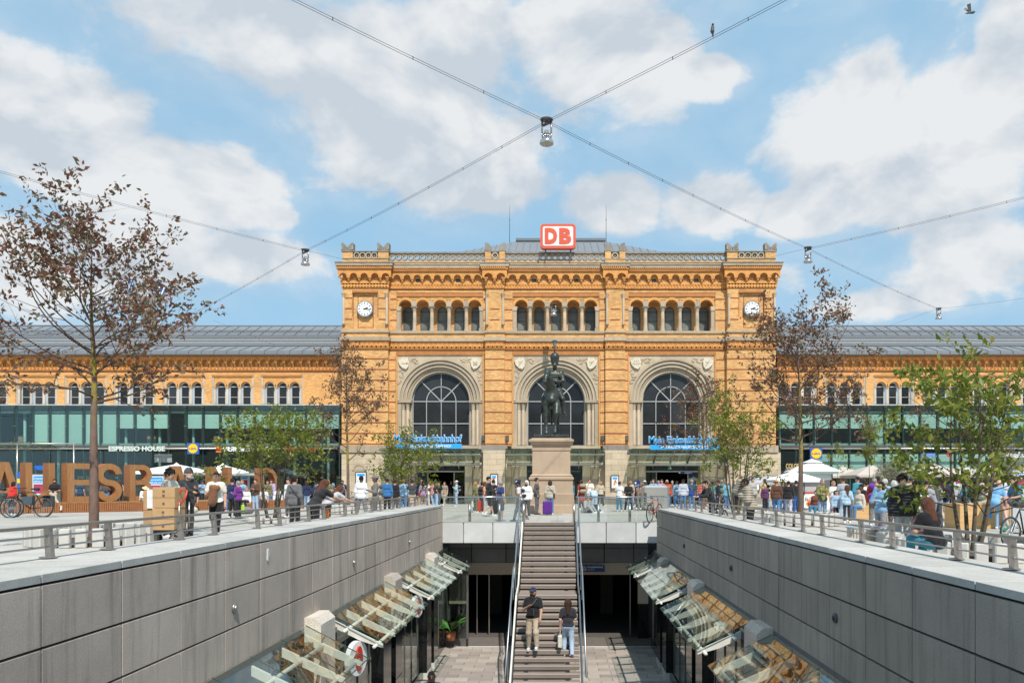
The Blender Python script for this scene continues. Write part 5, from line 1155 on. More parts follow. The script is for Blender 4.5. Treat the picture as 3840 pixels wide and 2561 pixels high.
# legs down the flanks with boots and stirrups
C_((-.10,1.1,2.3),(-.40,.72,1.85),.19,.14); C_((-.40,.72,1.85),(-.50,.82,1.20),.125,.085); C_((-.50,.84,1.18),(-.56,.56,1.10),.085,.055)
C_((.36,1.1,2.3),(.56,.72,1.85),.19,.14); C_((.56,.72,1.85),(.62,.82,1.20),.125,.085); C_((.62,.84,1.18),(.68,.56,1.10),.085,.055)
V,Q=sdf(pr,.028,.06); put(npmesh('rider_body',V,Q,bronze),'rider',HS)
pr=[]; C_((.17,1.1,3.78),(.17,1.1,4.06),.19,.245); C_((.17,1.1,3.8),(.17,1.1,3.8),.175,.175); C_((.17,.93,4.16),(.17,.93,4.20),.05,.04)
V,Q=sdf(pr,.03,.04); put(npmesh('fur_cap',V,Q,bronze),'fur_cap',HS)
g=MB()
for k in range(7): t=(k-3)/3; g.tube([q_(.17,.95,4.15),q_(.17+t*.02,.95,4.5),q_(.17+t*.13,.97+abs(t)*.02,4.92-.04*abs(t))],[.025,.02,.03],5)
g.build('plume',bronze,HS,True)
g=MB()
for j in range(6): z=3.25-j*.10; g.tube([q_(-.0,.91,z),q_(.17,.90,z-.02),q_(.34,.91,z)],.014,5)
g.tube([q_(-.08,.93,3.32),q_(.1,.88,2.75)],.02,5).tube([q_(.42,.93,3.32),q_(.26,.88,2.75)],.02,5); g.build('jacket_braid',bronze,HS)
g=MB().tube([q_(-.28,-.42,2.66),q_(-.05,.2,2.55),q_(.22,.66,2.72)],.014,5).tube([q_(-.36,-.40,2.66),q_(-.30,.1,2.50),q_(.2,.66,2.70)],.014,5).tube([q_(-.37,-.2,2.95),q_(-.2,-.32,2.88),q_(-.12,-.1,2.95)],.016,5).tube([q_(-.38,-.38,2.7),q_(-.3,-.5,2.7),q_(-.22,-.42,2.72)],.016,5)
for s in(-.56,.68): g.tube([q_(s*.85,.75,1.9),q_(s,.62,1.05),q_(s-.09,.62,1.0),q_(s+.09,.62,1.0),q_(s,.62,1.05)],.016,5)
g.tube([q_(.62,1.0,2.0),q_(.66,1.25,.95)],.03,6); g.build('reins_and_stirrups',bronze,HS)
g=MB().bbox(cx-.42,cx+.50,YM+.8,YM+1.75,z0+2.16,z0+2.34,.08).tube([q_(.36,1.32,3.25),q_(.52,1.4,2.9),q_(.50,1.35,2.45)],[.06,.13,.06],8); g.build('saddle_and_pelisse',bronze,HS)
# ================================================================ lamps on wires
LM={}
def hanglamp(x,y,z,h,lab,name='hanging_street_lamp'):
    """z = top plate height, h = overall height"""
    T=thing(name,lab,'street lamp',(x,y,z),0,'lamps hanging from the wire net',local=True)
    if not LM:
        LM['top_plate']=(MB().lathe(0,0,[(.06,.0),(.215,-.02),(.215,-.035),(.05,-.02)],24),zinc)
        g=MB(); [g.box(a-.03,a+.03,-.012,.012,-.55,-.03) for a in(-.15,.15)]; LM['hanger_strap']=(g,steel)
        g=MB().bar((-.12,0,-.22),(.14,0,-.10),.07,.07).sphere((0,0,-.12),.06,8,5); LM['wire_clamp']=(g,greyd)
        LM['gear_housing']=(MB().lathe(0,0,[(.0,-.38),(.075,-.385),(.09,-.48),(.12,-.5),(.10,-.52),(.115,-.65)],16),zinc)
        g=MB(); [g.tube([(.1*math.cos(k*PI/5),.1*math.sin(k*PI/5),-.5),(.13*math.cos(k*PI/5),.13*math.sin(k*PI/5),-.66)],.014,5) for k in range(10)]; g.box(-.17,-.13,-.03,.03,-.62,-.46).box(.13,.17,-.03,.03,-.62,-.46); LM['cooling_ribs']=(g,chrome)
        LM['reflector_bell']=(MB().lathe(0,0,[(.115,-.62),(.15,-.66),(.225,-.74),(.235,-.80),(.22,-.83),(.20,-.83),(.19,-.79)],24,cap=False),chrome)
        LM['lens']=(MB().lathe(0,0,[(.205,-.815),(.0,-.82)],24,cap=False),mat('lamp_lens',(.42,.40,.34),rough=.25,bump=0))
        for k in list(LM): LM[k]=(LM[k][0].mesh(k,LM[k][1],True),)
    for k,(me,) in LM.items(): put(me,k,T)
    s=h/.85; T.scale=(s,s,s); return T
NODE={}
for key,(sx,sy,Y,h,lab) in dict(a=(2050,446,27,.92,'large hanging street lamp high in the centre of the sky'),b=(1145,934,43,.92,'hanging street lamp left above the left clock tower'),c=(3030,926,43,.90,'hanging street lamp right above the right clock tower'),d=(3520,1154,62,.92,'hanging street lamp far right over the wing roof'),e=(2076,1138,56,.88,'hanging street lamp in front of the facade above the rider')).items():
    hanglamp(wx(sx,Y),Y,wz(sy,Y),h,lab); NODE[key]=Vector((wx(sx,Y),Y,wz(sy,Y)-.06))
wirem=mat('wire_steel',(.02,.022,.03),rough=.6,bump=0,metal=0)
def wire(p,q,lab,ext=0,dbl=True,sag=.0,r=.007,n=14):
    p,q=Vector(p),Vector(q); q=p+(q-p)*(1+ext); T=thing('overhead_wire',lab,'wire',tuple(p))
    P_=[p.lerp(q,t/n)-Vector((0,0,sag*4*(t/n)*(1-t/n))) for t in range(n+1)]; off=Vector((0,0,.075))
    MB().tube(P_,r,5).build('cable',wirem,T); 
    if dbl:
        MB().tube([a-off for a in P_],r,5).build('cable',wirem,T)
        g=MB(); L_=(q-p).length; k=int(L_/2.4)
        for j in range(1,k): 
            t=j/k; c=p.lerp(q,t)-Vector((0,0,sag*4*t*(1-t))); g.tube([c+Vector((0,0,.015)),c-off-Vector((0,0,.015))],.013,5)
        g.build('spacer',wirem,T,kind='stuff')
def pt(dx,dy,Y): return (wx(dx*1.6333,Y),Y,wz(dy*1.6333,Y))
wire(NODE['a'],pt(697,0,22),'double wire from the central lamp up to the upper left corner',.8,sag=.1)
wire(NODE['a'],pt(1781,0,22),'double wire from the central lamp up to the upper right, a bird sits on it',.8,sag=.1)
wire(NODE['a'],NODE['b'],'double wire from the central lamp down to the left lamp',0,sag=.12)
wire(NODE['a'],NODE['c'],'double wire from the central lamp down to the right lamp',0,sag=.12)
wire(NODE['b'],pt(488,693,56),'wire from the left lamp down towards the left wing roof',.35,sag=.1)
wire(NODE['c'],NODE['d'],'double wire from the right lamp down to the far right lamp',0,sag=.12)
wire(NODE['b'],pt(0,388,32.5),'double wire from the left lamp to the left picture edge',.4,sag=.1)
wire(NODE['b'],NODE['e'],'thin wire from the left lamp across the facade to the lamp above the rider',0,dbl=False,sag=.1)
wire(NODE['c'],NODE['e'],'thin wire from the right lamp across the facade to the lamp above the rider',0,dbl=False,sag=.1)
wire(NODE['c'],pt(2351,448,35.4),'double wire from the right lamp to the right picture edge',.4,sag=.1)
wire(NODE['d'],pt(2351,682,57),'wire from the far right lamp to the right picture edge',.4,dbl=False,sag=.1)
wire(NODE['d'],pt(1975,768,66),'wire from the far right lamp down to the right wing roof',0,dbl=False,sag=.05)
wire(pt(490,735,60),pt(652,800,61.5),'short wire from the tree down to a bracket on the left wing eaves',0,dbl=False,sag=.02)
# birds
def bird(p,lab,fly=False,s=1):
    T=thing('pigeon',lab,'bird',p); x,y,z=p; pm=mat('pigeon_grey',(.07,.075,.085),rough=.6)
    if fly:
        V,Q=sdf([('c',(x-.10,y,z),(x+.12,y,z+.03),.03,.055),('e',(x+.17,y,z+.05),(.035,.03,.03)),('c',(x-.1,y,z),(x-.2,y,z-.02),.03,.01)],.012,.02); put(npmesh('body',V,Q,pm),'body',T)
        MB().add([(x+.05,y,z+.03),(x-.06,y,z+.03),(x-.16,y-.05,z+.30),(x-.02,y-.08,z+.34)],[(0,1,2,3)]).build('wing',pm,T); MB().add([(x+.05,y,z+.03),(x-.06,y,z+.03),(x-.22,y+.1,z+.22),(x-.10,y+.1,z+.28)],[(0,1,2,3)]).build('wing',pm,T)
    else:
        V,Q=sdf([('c',(x,y,z+.10),(x+.01,y,z+.22),.06,.05),('e',(x+.01,y-.02,z+.29),(.035,.04,.035)),('c',(x,y,z+.1),(x+.03,y+.03,z-.06),.045,.015),('c',(x+.01,y-.05,z+.29),(x+.01,y-.08,z+.285),.012,.006)],.012,.03); put(npmesh('body',V,Q,pm),'body',T); MB().tube([(x-.02,y,z+.06),(x-.02,y,z)],.008,5).tube([(x+.03,y,z+.06),(x+.03,y,z)],.008,5).build('legs',orange,T)
    T.scale=(s,s,s)
a=NODE['a']; q=Vector(pt(1781,0,22)); t=(2672-2050)/(2907-2050.)*1.0
# point on the wire whose image column is 2672
best=min((abs((a.lerp(q,k/400).x)/(a.lerp(q,k/400).y)*F+CX-2672),k) for k in range(400))[1]; bp_=a.lerp(q,best/400)
bird((bp_.x,bp_.y,bp_.z-.04),'dark pigeon sitting on the wire in the upper right sky')
bird((wx(3638,30),30,wz(50,30)),'pigeon flying with raised wings in the upper right corner',True)
Y=YF-.3; bird((bx(2018),Y,bz(990)),'pigeon sitting on the cornice left of the middle bay')
# ================================================================ trees
leafb=[]
def leafmat(name,c1,c2,c3,tr=.25):
    m=bpy.data.materials.new(name); m.use_nodes=True; N,L,p=nodes_of(m)
    oi=N.new('ShaderNodeNewGeometry'); r=N.new('ShaderNodeValToRGB'); L.new(oi.outputs['Random Per Island'],r.inputs[0]); e=r.color_ramp.elements
    e[0].color=(*c1,1); e[1].color=(*c3,1); k=e.new(.5); k.color=(*c2,1)
    L.new(r.outputs[0],p.inputs['Base Color']); p.inputs['Roughness'].default_value=.48; p.inputs['Specular IOR Level'].default_value=.45
    t=N.new('ShaderNodeBsdfTranslucent'); L.new(r.outputs[0],t.inputs[0]); mx=N.new('ShaderNodeMixShader'); mx.inputs[0].default_value=tr; L.new(p.outputs[0],mx.inputs[1]); L.new(t.outputs[0],mx.inputs[2])
    L.new(mx.outputs[0],N['Material Output'].inputs[0]); return m
LB=leafmat('purple_brown_leaves',(.20,.068,.042),(.20,.105,.060),(.17,.155,.080),.32)
LG=leafmat('green_leaves',(.12,.17,.022),(.19,.235,.032),(.31,.29,.05),.42)
LY=leafmat('yellow_green_leaves',(.16,.20,.04),(.22,.24,.05),(.30,.27,.07),.4)
LS=leafmat('silvery_leaves',(.30,.30,.20),(.36,.34,.24),(.26,.30,.17),.3)
def barkmat(name,c,lz):
    m=mat(name,c,rough=.85,var=.3,scale=5,bump=.6,stretch=(1,1,.6)); N,L,p=nodes_of(m); base=p.inputs['Base Color'].links[0].from_socket
    g=N.new('ShaderNodeNewGeometry'); s=N.new('ShaderNodeSeparateXYZ'); L.new(g.outputs['Position'],s.inputs[0])
    a=N.new('ShaderNodeMapRange'); L.new(s.outputs[2],a.inputs[0]); a.inputs[1].default_value=lz-.5; a.inputs[2].default_value=lz+.3
    n=N.new('ShaderNodeTexNoise'); L.new(g.outputs['Position'],n.inputs[0]); n.inputs['Scale'].default_value=5; n.inputs['Detail'].default_value=4
    b=N.new('ShaderNodeMapRange'); L.new(n.outputs[0],b.inputs[0]); b.inputs[1].default_value=.42; b.inputs[2].default_value=.55
    c_=N.new('ShaderNodeMath'); c_.operation='MULTIPLY'; L.new(a.outputs[0],c_.inputs[0]); L.new(b.outputs[0],c_.inputs[1])
    d=N.new('ShaderNodeMapRange'); L.new(s.outputs[2],d.inputs[0]); d.inputs[1].default_value=lz+2.0; d.inputs[2].default_value=lz+3.5; d.inputs[3].default_value=1; d.inputs[4].default_value=0
    e=N.new('ShaderNodeMath'); e.operation='MULTIPLY'; L.new(c_.outputs[0],e.inputs[0]); L.new(d.outputs[0],e.inputs[1])
    mx=N.new('ShaderNodeMix'); mx.data_type='RGBA'; L.new(e.outputs[0],mx.inputs[0]); L.new(base,mx.inputs[6]); mx.inputs[7].default_value=(.27,.21,.025,1); L.new(mx.outputs[2],p.inputs['Base Color']); return m
def rot_about(v,ax,a): return Matrix.Rotation(a,3,ax)@v
def leaves(rs,P,D,size,droop,n_per,per,spread):
    """folded pointed leaves round each twig point P with twig direction D"""
    n=len(P)*n_per; base=np.repeat(P,n_per,0)+rs.normal(0,spread,(n,3)); d=np.repeat(D,n_per,0)*.6+rs.normal(0,.75,(n,3)); d[:,2]-=droop; d/=np.linalg.norm(d,axis=1)[:,None]
    s=np.cross(d,rs.normal(0,1,(n,3))); s/=np.linalg.norm(s,axis=1)[:,None]+1e-9; up=np.cross(d,s)
    L_=size*rs.uniform(.6,1.25,n)[:,None]; w=L_*.25
    a=base; m1=base+d*L_*.45; tip=base+d*L_-up*L_*.22*rs.uniform(-1,1.4,(n,1))
    v=np.stack([a,m1+s*w+up*w*.45,tip,m1-s*w+up*w*.45],1).reshape(-1,3); i=np.arange(n)*4
    f=np.concatenate([np.stack([i,i+1,i+2],1),np.stack([i,i+2,i+3],1)]); return v,f
bkg_branch=mat('branch_bark',(.105,.065,.048),rough=.9,var=.3,scale=6,bump=.5)
def tree(name,lab,x,y,H,W,zb,r0,seed,lm,bark,lsize=.09,dens=1.0,stems=1,cat='tree',group=None,asc=.9,lead=True,nprim=26,droop=.15,topw=.3,zg=0.0,wind=0):
    rnd=random.Random(seed); rs=np.random.RandomState(seed)
    T=thing(name,lab,cat,(x,y,zg),0,group); tr=MB(); br=MB(); TP=[];TD=[]
    def grow(p,d,L_,r,lev,g):
        n=max(3,int(L_/.22)); P_=[p]; R_=[r]; dd=d.copy(); cv=Vector((rnd.uniform(-1,1),rnd.uniform(-1,1),rnd.uniform(-.3,.6)))*.10
        for i in range(n):
            dd=(dd+cv+Vector((rnd.uniform(-1,1),rnd.uniform(-1,1),rnd.uniform(-.8,1)))*.13).normalized(); p=p+dd*(L_/n); P_.append(p); R_.append(r*(1-.8*(i+1)/n))
            t=(i+1)/n
            if lev<2 and t>.2 and rnd.random()<(.85 if lev==0 else .75)*min(1.3,dens):
                ax=dd.orthogonal().normalized(); ax=rot_about(ax,dd,rnd.uniform(0,2*PI)); nd=rot_about(dd,ax,R(rnd.uniform(28,62))); nd.z+=.12; nd.normalize(); grow(p,nd,L_*(.30 if lev else .42)*rnd.uniform(.6,1.25)*(1.15-.4*t),R_[-1]*.6,lev+1,g)
            if (lev>=1 and t>.25) or (lev==0 and t>.55):
                if rnd.random()<.92: TP.append(tuple(p)); TD.append(tuple(dd))
        g.tube(P_,R_,5 if lev==0 else 3,False)
    for s in range(stems):
        a=2*PI*s/stems+rnd.uniform(0,1); sp=0 if stems==1 else rnd.uniform(.22,.42)
        d=Vector((math.cos(a)*sp,math.sin(a)*sp*.8,1)).normalized(); base=Vector((x+math.cos(a)*.10*(stems>1),y+math.sin(a)*.10*(stems>1),zg)); h=H*(1 if s==0 or stems==1 else rnd.uniform(.72,.97))
        n=18; P_=[base]; p=base.copy(); dd=d.copy()
        for i in range(n):
            dd=(dd+Vector((rnd.uniform(-1,1),rnd.uniform(-1,1),.0))*.035*(1 if i>4 else .3)*(1.6 if stems>1 else 1)); dd=(dd+Vector((0,0,.12 if stems>1 else .3))).normalized(); p=p+dd*(h*.93/n); P_.append(p)
        rr=[r0*(1.12 if i==0 else 1)*((1-.9*(i/n)**1.15)) for i in range(n+1)]; tr.tube(P_,rr,9,False)
        np_=int(nprim/stems*dens**.3)+2
        for k in range(np_):
            t=(k+rnd.uniform(0,.8))/np_; zz=zb+(h*.97-zb)*t**.85; i=min(n-1,int(n*(zz-zg)/ (h*.97))); i=max(i,0); q=P_[i].lerp(P_[i+1],rnd.random())
            ang=2.4*k+rnd.uniform(-.5,.5)+s
            el=asc*(.55+.75*t)+rnd.uniform(-.15,.15); wd=W/2*(1-(1-topw)*t**1.2)*rnd.uniform(.62,1.05)
            if t<.12: wd*=.8
            nd=Vector((math.cos(ang)*math.cos(el),math.sin(ang)*math.cos(el),math.sin(el))); L_=min(wd/max(math.cos(el),.35),1.5*wd+.3)
            grow(q,nd,L_,max(.010,rr[i]*.42),0,br)
        TP.append(tuple(P_[-1])); TD.append((0,0,1)); TP.append(tuple(P_[-2])); TD.append((0,0,1))
    tr.build('trunk',bark,T,True); br.build('branches',bkg_branch,T,True,kind='stuff')
    P=np.array(TP); D=np.array(TD); kp=rs.rand(len(P))<.42*dens; P=P[kp]; D=D[kp]; npt=6
    v,f=leaves(rs,P,D,lsize,droop,npt,0,.035+lsize*.22)
    me=npmesh('crown',v,f,lm,False); put(me,'crown',T,kind='stuff'); return T
def planter(x,y,r,n,lab,h=.43,gaps=True,floor=True):
    T=thing('tree_planter',lab,'planter',(x,y,0),0,'concrete slat rings round the trees',local=True)
    w=2*PI*r/n*(.70 if gaps else .95)
    me=MB().bbox(-w/2,w/2,-.07,.07,0,h,.02).mesh('concrete_slat',mat('planter_concrete',(.52,.50,.46),rough=.8,var=.08))
    for k in range(n):
        a=2*PI*k/n; put(me,'concrete_slat',T,(r*math.cos(a),r*math.sin(a),.012),(0,0,a+PI/2))
    MB().lathe(0,0,[(r-.12,.02),(r-.12,.10),(r-.2,.12)],24).build('soil',mat('planter_soil',(.09,.065,.045),rough=1,var=.3,scale=9),T)
bk=barkmat('cherry_bark_left',(.17,.105,.08),3.3); bk2=barkmat('cherry_bark_right',(.15,.10,.075),2.4); bkg=mat('slim_stem_bark',(.13,.10,.065),rough=.9,var=.3,scale=6,bump=.5)
TR='purple leaved trees on the square'; TG='green multi stem trees on the square'
def gxy(sx,Y): return wx(sx,Y),Y
x,y=gxy(352,18.2); tree('purple_leaved_tree','large purple leaved tree with yellow lichen trunk at the left picture edge',x,y,7.35,7.0,3.4,.115,11,LB,bk,.14,.88,1,group=TR,nprim=40,asc=.60,topw=.34); planter(x,y,1.32,26,'concrete slat ring round the large left tree')
x,y=gxy(1305,38); tree('purple_leaved_tree','slender purple leaved tree before the left clock tower',x,y,8.2,6.2,2.9,.085,23,LB,bk2,.14,.88,1,group=TR,nprim=34,asc=.7,topw=.25); planter(x,y,.9,20,'concrete slat ring round the tree before the left tower')
x,y=gxy(3001,27); tree('purple_leaved_tree','tall purple leaved tree covering the right clock tower edge',x,y,7.1,6.6,2.7,.105,35,LB,bk2,.14,.88,1,group=TR,nprim=38,asc=.66,topw=.30); planter(x,y,1.25,26,'concrete slat ring round the tall right tree')
x,y=gxy(2638,46); tree('purple_leaved_tree','small purple leaved tree in front of the right arched window',x,y,7.4,6.4,2.9,.085,47,LB,bk2,.14,.88,1,group=TR,nprim=32,asc=.66,topw=.3)
x,y=gxy(3465,31); tree('purple_leaved_tree','thin yellow stemmed young tree with dark red leaves behind the right green tree',x,y,5.6,1.5,2.9,.03,58,LB,mat('yellow_stem',(.36,.27,.05)),.10,.8,1,group=TR,nprim=12,asc=1.0)
x,y=gxy(1018,28.5); tree('green_multi_stem_tree','green multi stemmed tree in front of the left glass arcade',x,y,4.05,4.2,1.7,.042,61,LG,bkg,.15,.78,5,group=TG,nprim=54,asc=.55,topw=.5); planter(x,y,.75,18,'low concrete ring round the left green tree',.2)
x,y=gxy(1527,42); tree('green_multi_stem_tree','green bushy tree at the left station entrance',x,y,4.0,4.2,.9,.045,73,LG,bkg,.15,.78,6,group=TG,nprim=56,asc=.6,topw=.5)
x,y=gxy(2760,36); tree('green_multi_stem_tree','green tree with bent stems before the right tower base',x,y,5.0,4.4,1.5,.05,85,LG,bkg,.15,.78,6,group=TG,nprim=54,asc=.65,topw=.5)
x,y=gxy(3640,14.8); tree('green_multi_stem_tree','big leafy green tree close behind the right railing',x,y,3.75,3.3,.8,.045,97,LG,bkg,.16,.75,5,group=TG,nprim=56,asc=.6,topw=.55); planter(x,y+.0,1.25,26,'white concrete ring round the leafy right tree',.36)
x,y=gxy(3262,44); tree('young_tree','young yellow green tree with a thin stem between the taupe parasols',x,y,5.0,1.5,2.6,.03,103,LY,bkg,.12,1.2,1,nprim=16,asc=1.0)
x,y=gxy(3140,47); tree('young_tree','small yellow green sapling right of the ice cream kiosk',x,y,3.7,1.6,1.9,.025,109,LY,bkg,.11,.9,1,nprim=12,asc=.8)
x,y=gxy(3746,38); tree('young_tree','thin stemmed sapling before the right hand parasols',x,y,3.9,1.2,2.6,.025,111,LY,bkg,.10,.6,1,nprim=8,asc=.9)
for sx,Y,s in((3350,42,1),(3790,40,2)):
    x,y=gxy(sx,Y); tree('olive_shrub','pale silvery wispy shrub %s'%('between the taupe parasols' if s==1 else 'at the right picture edge before the parasols'),x,y,2.7,2.2,.7,.03,120+s,LS,bkg,.06,2.2,6,cat='shrub',nprim=60,asc=.8)
# ================================================================ giant wooden letters on the long bench
def lb(pts,w,z0,d,rot,x,y,label,segs):
    """letter from strokes: list of closed polygons (outer) in letter plane plus curved bars; built in local space"""
    T=thing('wooden_letter',label,'letter',(x,y,z0),rot,'giant wooden letters on the bench',local=True)
    g=MB(); s=MB()
    for si,k in enumerate(segs):
        if k[0]=='p': 
            poly=k[1]; g.prism(poly,.002*si,d-.002*si)
            c=Vector((sum(a for a,b in poly)/len(poly),0,sum(b for a,b in poly)/len(poly)))
            for (a,b),(e,f) in zip(poly,poly[1:]+poly[:1]):
                A=Vector((a,0,b)); B=Vector((e,0,f)); L_=(B-A).length; n=max(1,int(L_/.062)); 
                for j in range(n):
                    q=A.lerp(B,(j+.5)/n); dv=(B-A).normalized(); nn=Vector((dv.z,0,-dv.x)); s.obox(q-nn*.012+Vector((0,d/2,0)),dv*(L_/n*.42),(0,d/2-.02,0),nn*.014)
        else:
            _,cx,cz,r0,r1,a0,a1,sx=k; n=18
            for j in range(n):
                t0=a0+(a1-a0)*j/n; t1=a0+(a1-a0)*(j+1)/n
                q=[(cx+sx*r*math.cos(t),cz+r*math.sin(t)) for r,t in((r0,t0),(r1,t0),(r1,t1),(r0,t1))]
                if a1<a0: q=q[::-1]
                g.prism(q,.002*si,d-.002*si)
                for r in(r0,r1):
                    for h in(.25,.75):
                        t=t0+(t1-t0)*h; u=Vector((sx*math.cos(t),0,math.sin(t))).normalized(); v=Vector((-u.z,0,u.x)); s.obox(Vector((cx+sx*r*math.cos(t),d/2,cz+r*math.sin(t))),v*(abs(a1-a0)*r/n*.21),(0,d/2-.02,0),u*.014)
    g.build('letter_faces',woodl,T); s.build('side_slats',wood,T,kind='stuff'); return T
def box_(a,b,c,d): return ('p',[(a,c),(b,c),(b,d),(a,d)])
Hh=2.05; t=.30
LET=dict(
 A=[('p',[(-.78,0),(-.46,0),(.12,Hh),(-.2,Hh)]),('p',[(.78,0),(.46,0),(-.12,Hh),(.2,Hh)][::-1]),box_(-.4,.4,.5,.76)],
 U=[box_(-.68,-.38,.62,Hh),box_(.38,.68,.62,Hh),('a',0,.68,.38,.68,PI,2*PI,1)],
 E=[box_(-.58,-.28,0,Hh),box_(-.28,.62,Hh-t,Hh),box_(-.28,.55,.9,1.18),box_(-.28,.62,0,t)],
 S=[('a',0,1.465,.29,.59,R(5),R(270),1.1),('a',0,.585,.29,.59,R(96),R(-175),1.1)],
 B=[box_(-.6,-.3,0,Hh),box_(-.3,.1,Hh-.28,Hh),box_(-.3,.1,.92,1.18),box_(-.3,.1,0,.28),('a',.1,1.485,.28,.565,-PI/2,PI/2,.95),('a',.1,.60,.32,.60,-PI/2,PI/2,.95)],
 N=[box_(-.72,-.42,0,Hh),box_(.42,.72,0,Hh),('p',[(-.42,Hh),(-.42,Hh-.55),(.42,0),(.42,.55)])],
 D=[box_(-.65,-.35,0,Hh),box_(-.35,.0,Hh-.28,Hh),box_(-.35,.0,0,.28),('a',0,Hh/2,Hh/2-.29,Hh/2,-PI/2,PI/2,.72)])
for sx,Y,ch,lab,h in((-70,37.0,'L','',0),(18,38.1,'A','wooden letter A cut by the left picture edge',1),(152,39.4,'U','wooden letter U behind the bicycles',1),(298,40.2,'E','wooden letter E left of the big tree trunk',1),(412,41.4,'S','wooden letter S right of the big tree trunk',1),(528,43.3,'B','wooden letter B before the white parasol',1),(668,45.8,'A','wooden letter A hidden behind the two men with the cart',1),(832,48.4,'N','wooden letter N behind the man in the cream T-shirt',1),(1008,51.5,'D','wooden letter D behind the left green tree',1)):
    if h: lb(0,0,.53,.66,R(57),wx(sx,Y),Y,lab,LET[ch])
BN=thing('long_bench','long curved larch bench with vertical slats below the giant letters','bench',(-22,43,0))
fl=[(-31.5,35.4),(-28.4,37.2),(-25.8,39.1),(-22.9,41.6),(-19.2,44.2),(-16.3,46.4),(-14.8,48.4)]
bk_=[(a-1.9,b+2.7) for a,b in fl]
MB().prism(fl+bk_[::-1],.50,.53,'xy').build('seat_deck',woodl,BN); MB().prism([(a-.05,b+.05) for a,b in fl]+bk_[::-1],.02,.50,'xy').build('bench_core',mat('bench_core',(.20,.10,.04)),BN)
g=MB()
for (a,b),(c,d) in zip(fl,fl[1:]):
    A=Vector((a,b,.26)); B_=Vector((c,d,.26)); L_=(B_-A).length; n=int(L_/.10)
    for j in range(n): q=A.lerp(B_,(j+.5)/n); dv=(B_-A).normalized(); g.obox(q,dv*.038,Vector((-dv.y,dv.x,0))*.02,(0,0,.25))
g.build('front_slats',wood,BN,kind='stuff')
# ================================================================ parasols, kiosk, boxes, bins, boards
def parasol(sx,Y,wid,zt,ze,m,lab,n=4,group=None,pole=True,cant=False):
    x=wx(sx,Y); T=thing('parasol',lab,'parasol',(x,Y,0),0,group); r=wid/2
    c=[(x+r*math.cos(2*PI*(k+.5)/n)*(1.1 if n==4 else 1),Y+r*math.sin(2*PI*(k+.5)/n),ze) for k in range(n)]
    if n==4: c=[(x+sx_*r,Y+sy_*r,ze) for sx_,sy_ in((-1,-1),(1,-1),(1,1),(-1,1))]
    g=MB(); m1=[(x+(q[0]-x)*.5,Y+(q[1]-Y)*.5,ze+(zt-ze)*.54) for q in c]; k=len(c)
    g.add(c+m1+[(x,Y,zt)],[(i,(i+1)%k,k+(i+1)%k,k+i) for i in range(k)]+[(k+i,k+(i+1)%k,2*k) for i in range(k)])
    v=[(q[0],q[1],q[2]-.13) for q in c]; g.add(c+v,[(i,k+i,k+(i+1)%k,(i+1)%k) for i in range(k)])
    g.build('canopy',m,T)
    MB().lathe(x,Y,[(.30,zt-.12),(.05,zt+.07),(.02,zt+.12)],8).build('vent_cap',m,T)
    if pole:
        MB().tube([(x,Y,0),(x,Y,zt)],.03,8).build('pole',steel,T,True)
        g=MB(); [g.bar((x,Y,ze-.35),(x+(q[0]-x)*.55,Y+(q[1]-Y)*.55,ze+(zt-ze)*.42),.025,.025) for q in c]; g.build('ribs',greyd,T)
    return T
wcl=mat('white_canvas',(.80,.80,.78),rough=.8,var=.03); tcl=mat('taupe_canvas',(.50,.44,.38),rough=.85,var=.05); gcl=mat('dark_green_canvas',(.05,.085,.08),rough=.85)
parasol(662,51.5,4.0,2.85,2.28,wcl,'white parasol above the man with the grey beanie',group='white parasols on the left terrace')
parasol(836,53,3.2,2.85,2.25,wcl,'white parasol behind the letter N',group='white parasols on the left terrace')
parasol(745,56,3.0,2.75,2.2,gcl,'dark green parasol between the two white ones',group='dark parasols on the left terrace'); parasol(930,56.4,3.0,2.7,2.15,gcl,'dark green parasol right of the letter N',group='dark parasols on the left terrace')
parasol(2974,43,2.6,2.22,1.72,wcl,'white square parasol left of the ice cream kiosk'); parasol(2880,47,2.4,2.0,1.6,mat('grey_canvas',(.45,.45,.46)),'grey shaded awning parasol before the right tower base')
for sx,Y,w,l in((3266,48,2.9,'first taupe parasol right of the kiosk'),(3398,50,2.4,'small taupe parasol behind the silvery shrub'),(3503,46,3.3,'taupe parasol left of the leafy green tree'),(3610,50,2.8,'taupe parasol behind the leafy green tree'),(3735,45,3.2,'taupe parasol near the right picture edge'),(3845,47,2.8,'taupe parasol cut by the right picture edge'),(3162,52,2.8,'taupe parasol directly right of the kiosk')):
    parasol(sx,Y,w,2.68,2.05,tcl,l,group='taupe parasols on the right terrace')
Y=45; T=thing('ice_cream_kiosk','white ice cream kiosk with a stepped white tent roof','kiosk',(wx(3066,Y),Y,0))
x0,x1=wx(3012,Y),wx(3120,Y); zr=wz(1768,Y)
MB().box(x0,x1,Y,Y+2,0,.95).build('counter_front',white,T); MB().box(x0+.05,x1-.05,Y+.2,Y+2,.95,1.75).build('shutter_box',mat('kiosk_grey',(.42,.43,.44)),T); MB().box(x0-.02,x1+.02,Y-.03,Y+.1,.95,1.03).build('red_counter_edge',redp,T)
MB().box(x0,x1,Y-.1,Y+2,1.75,2.1).build('fascia',white,T); MB().box(x0-.25,x1+.25,Y-.35,Y+2.3,2.1,2.24).build('roof_trim',mat('kiosk_green',(.20,.30,.27)),T)
c=(x0+x1)/2; cy=Y+1; R1=1.33
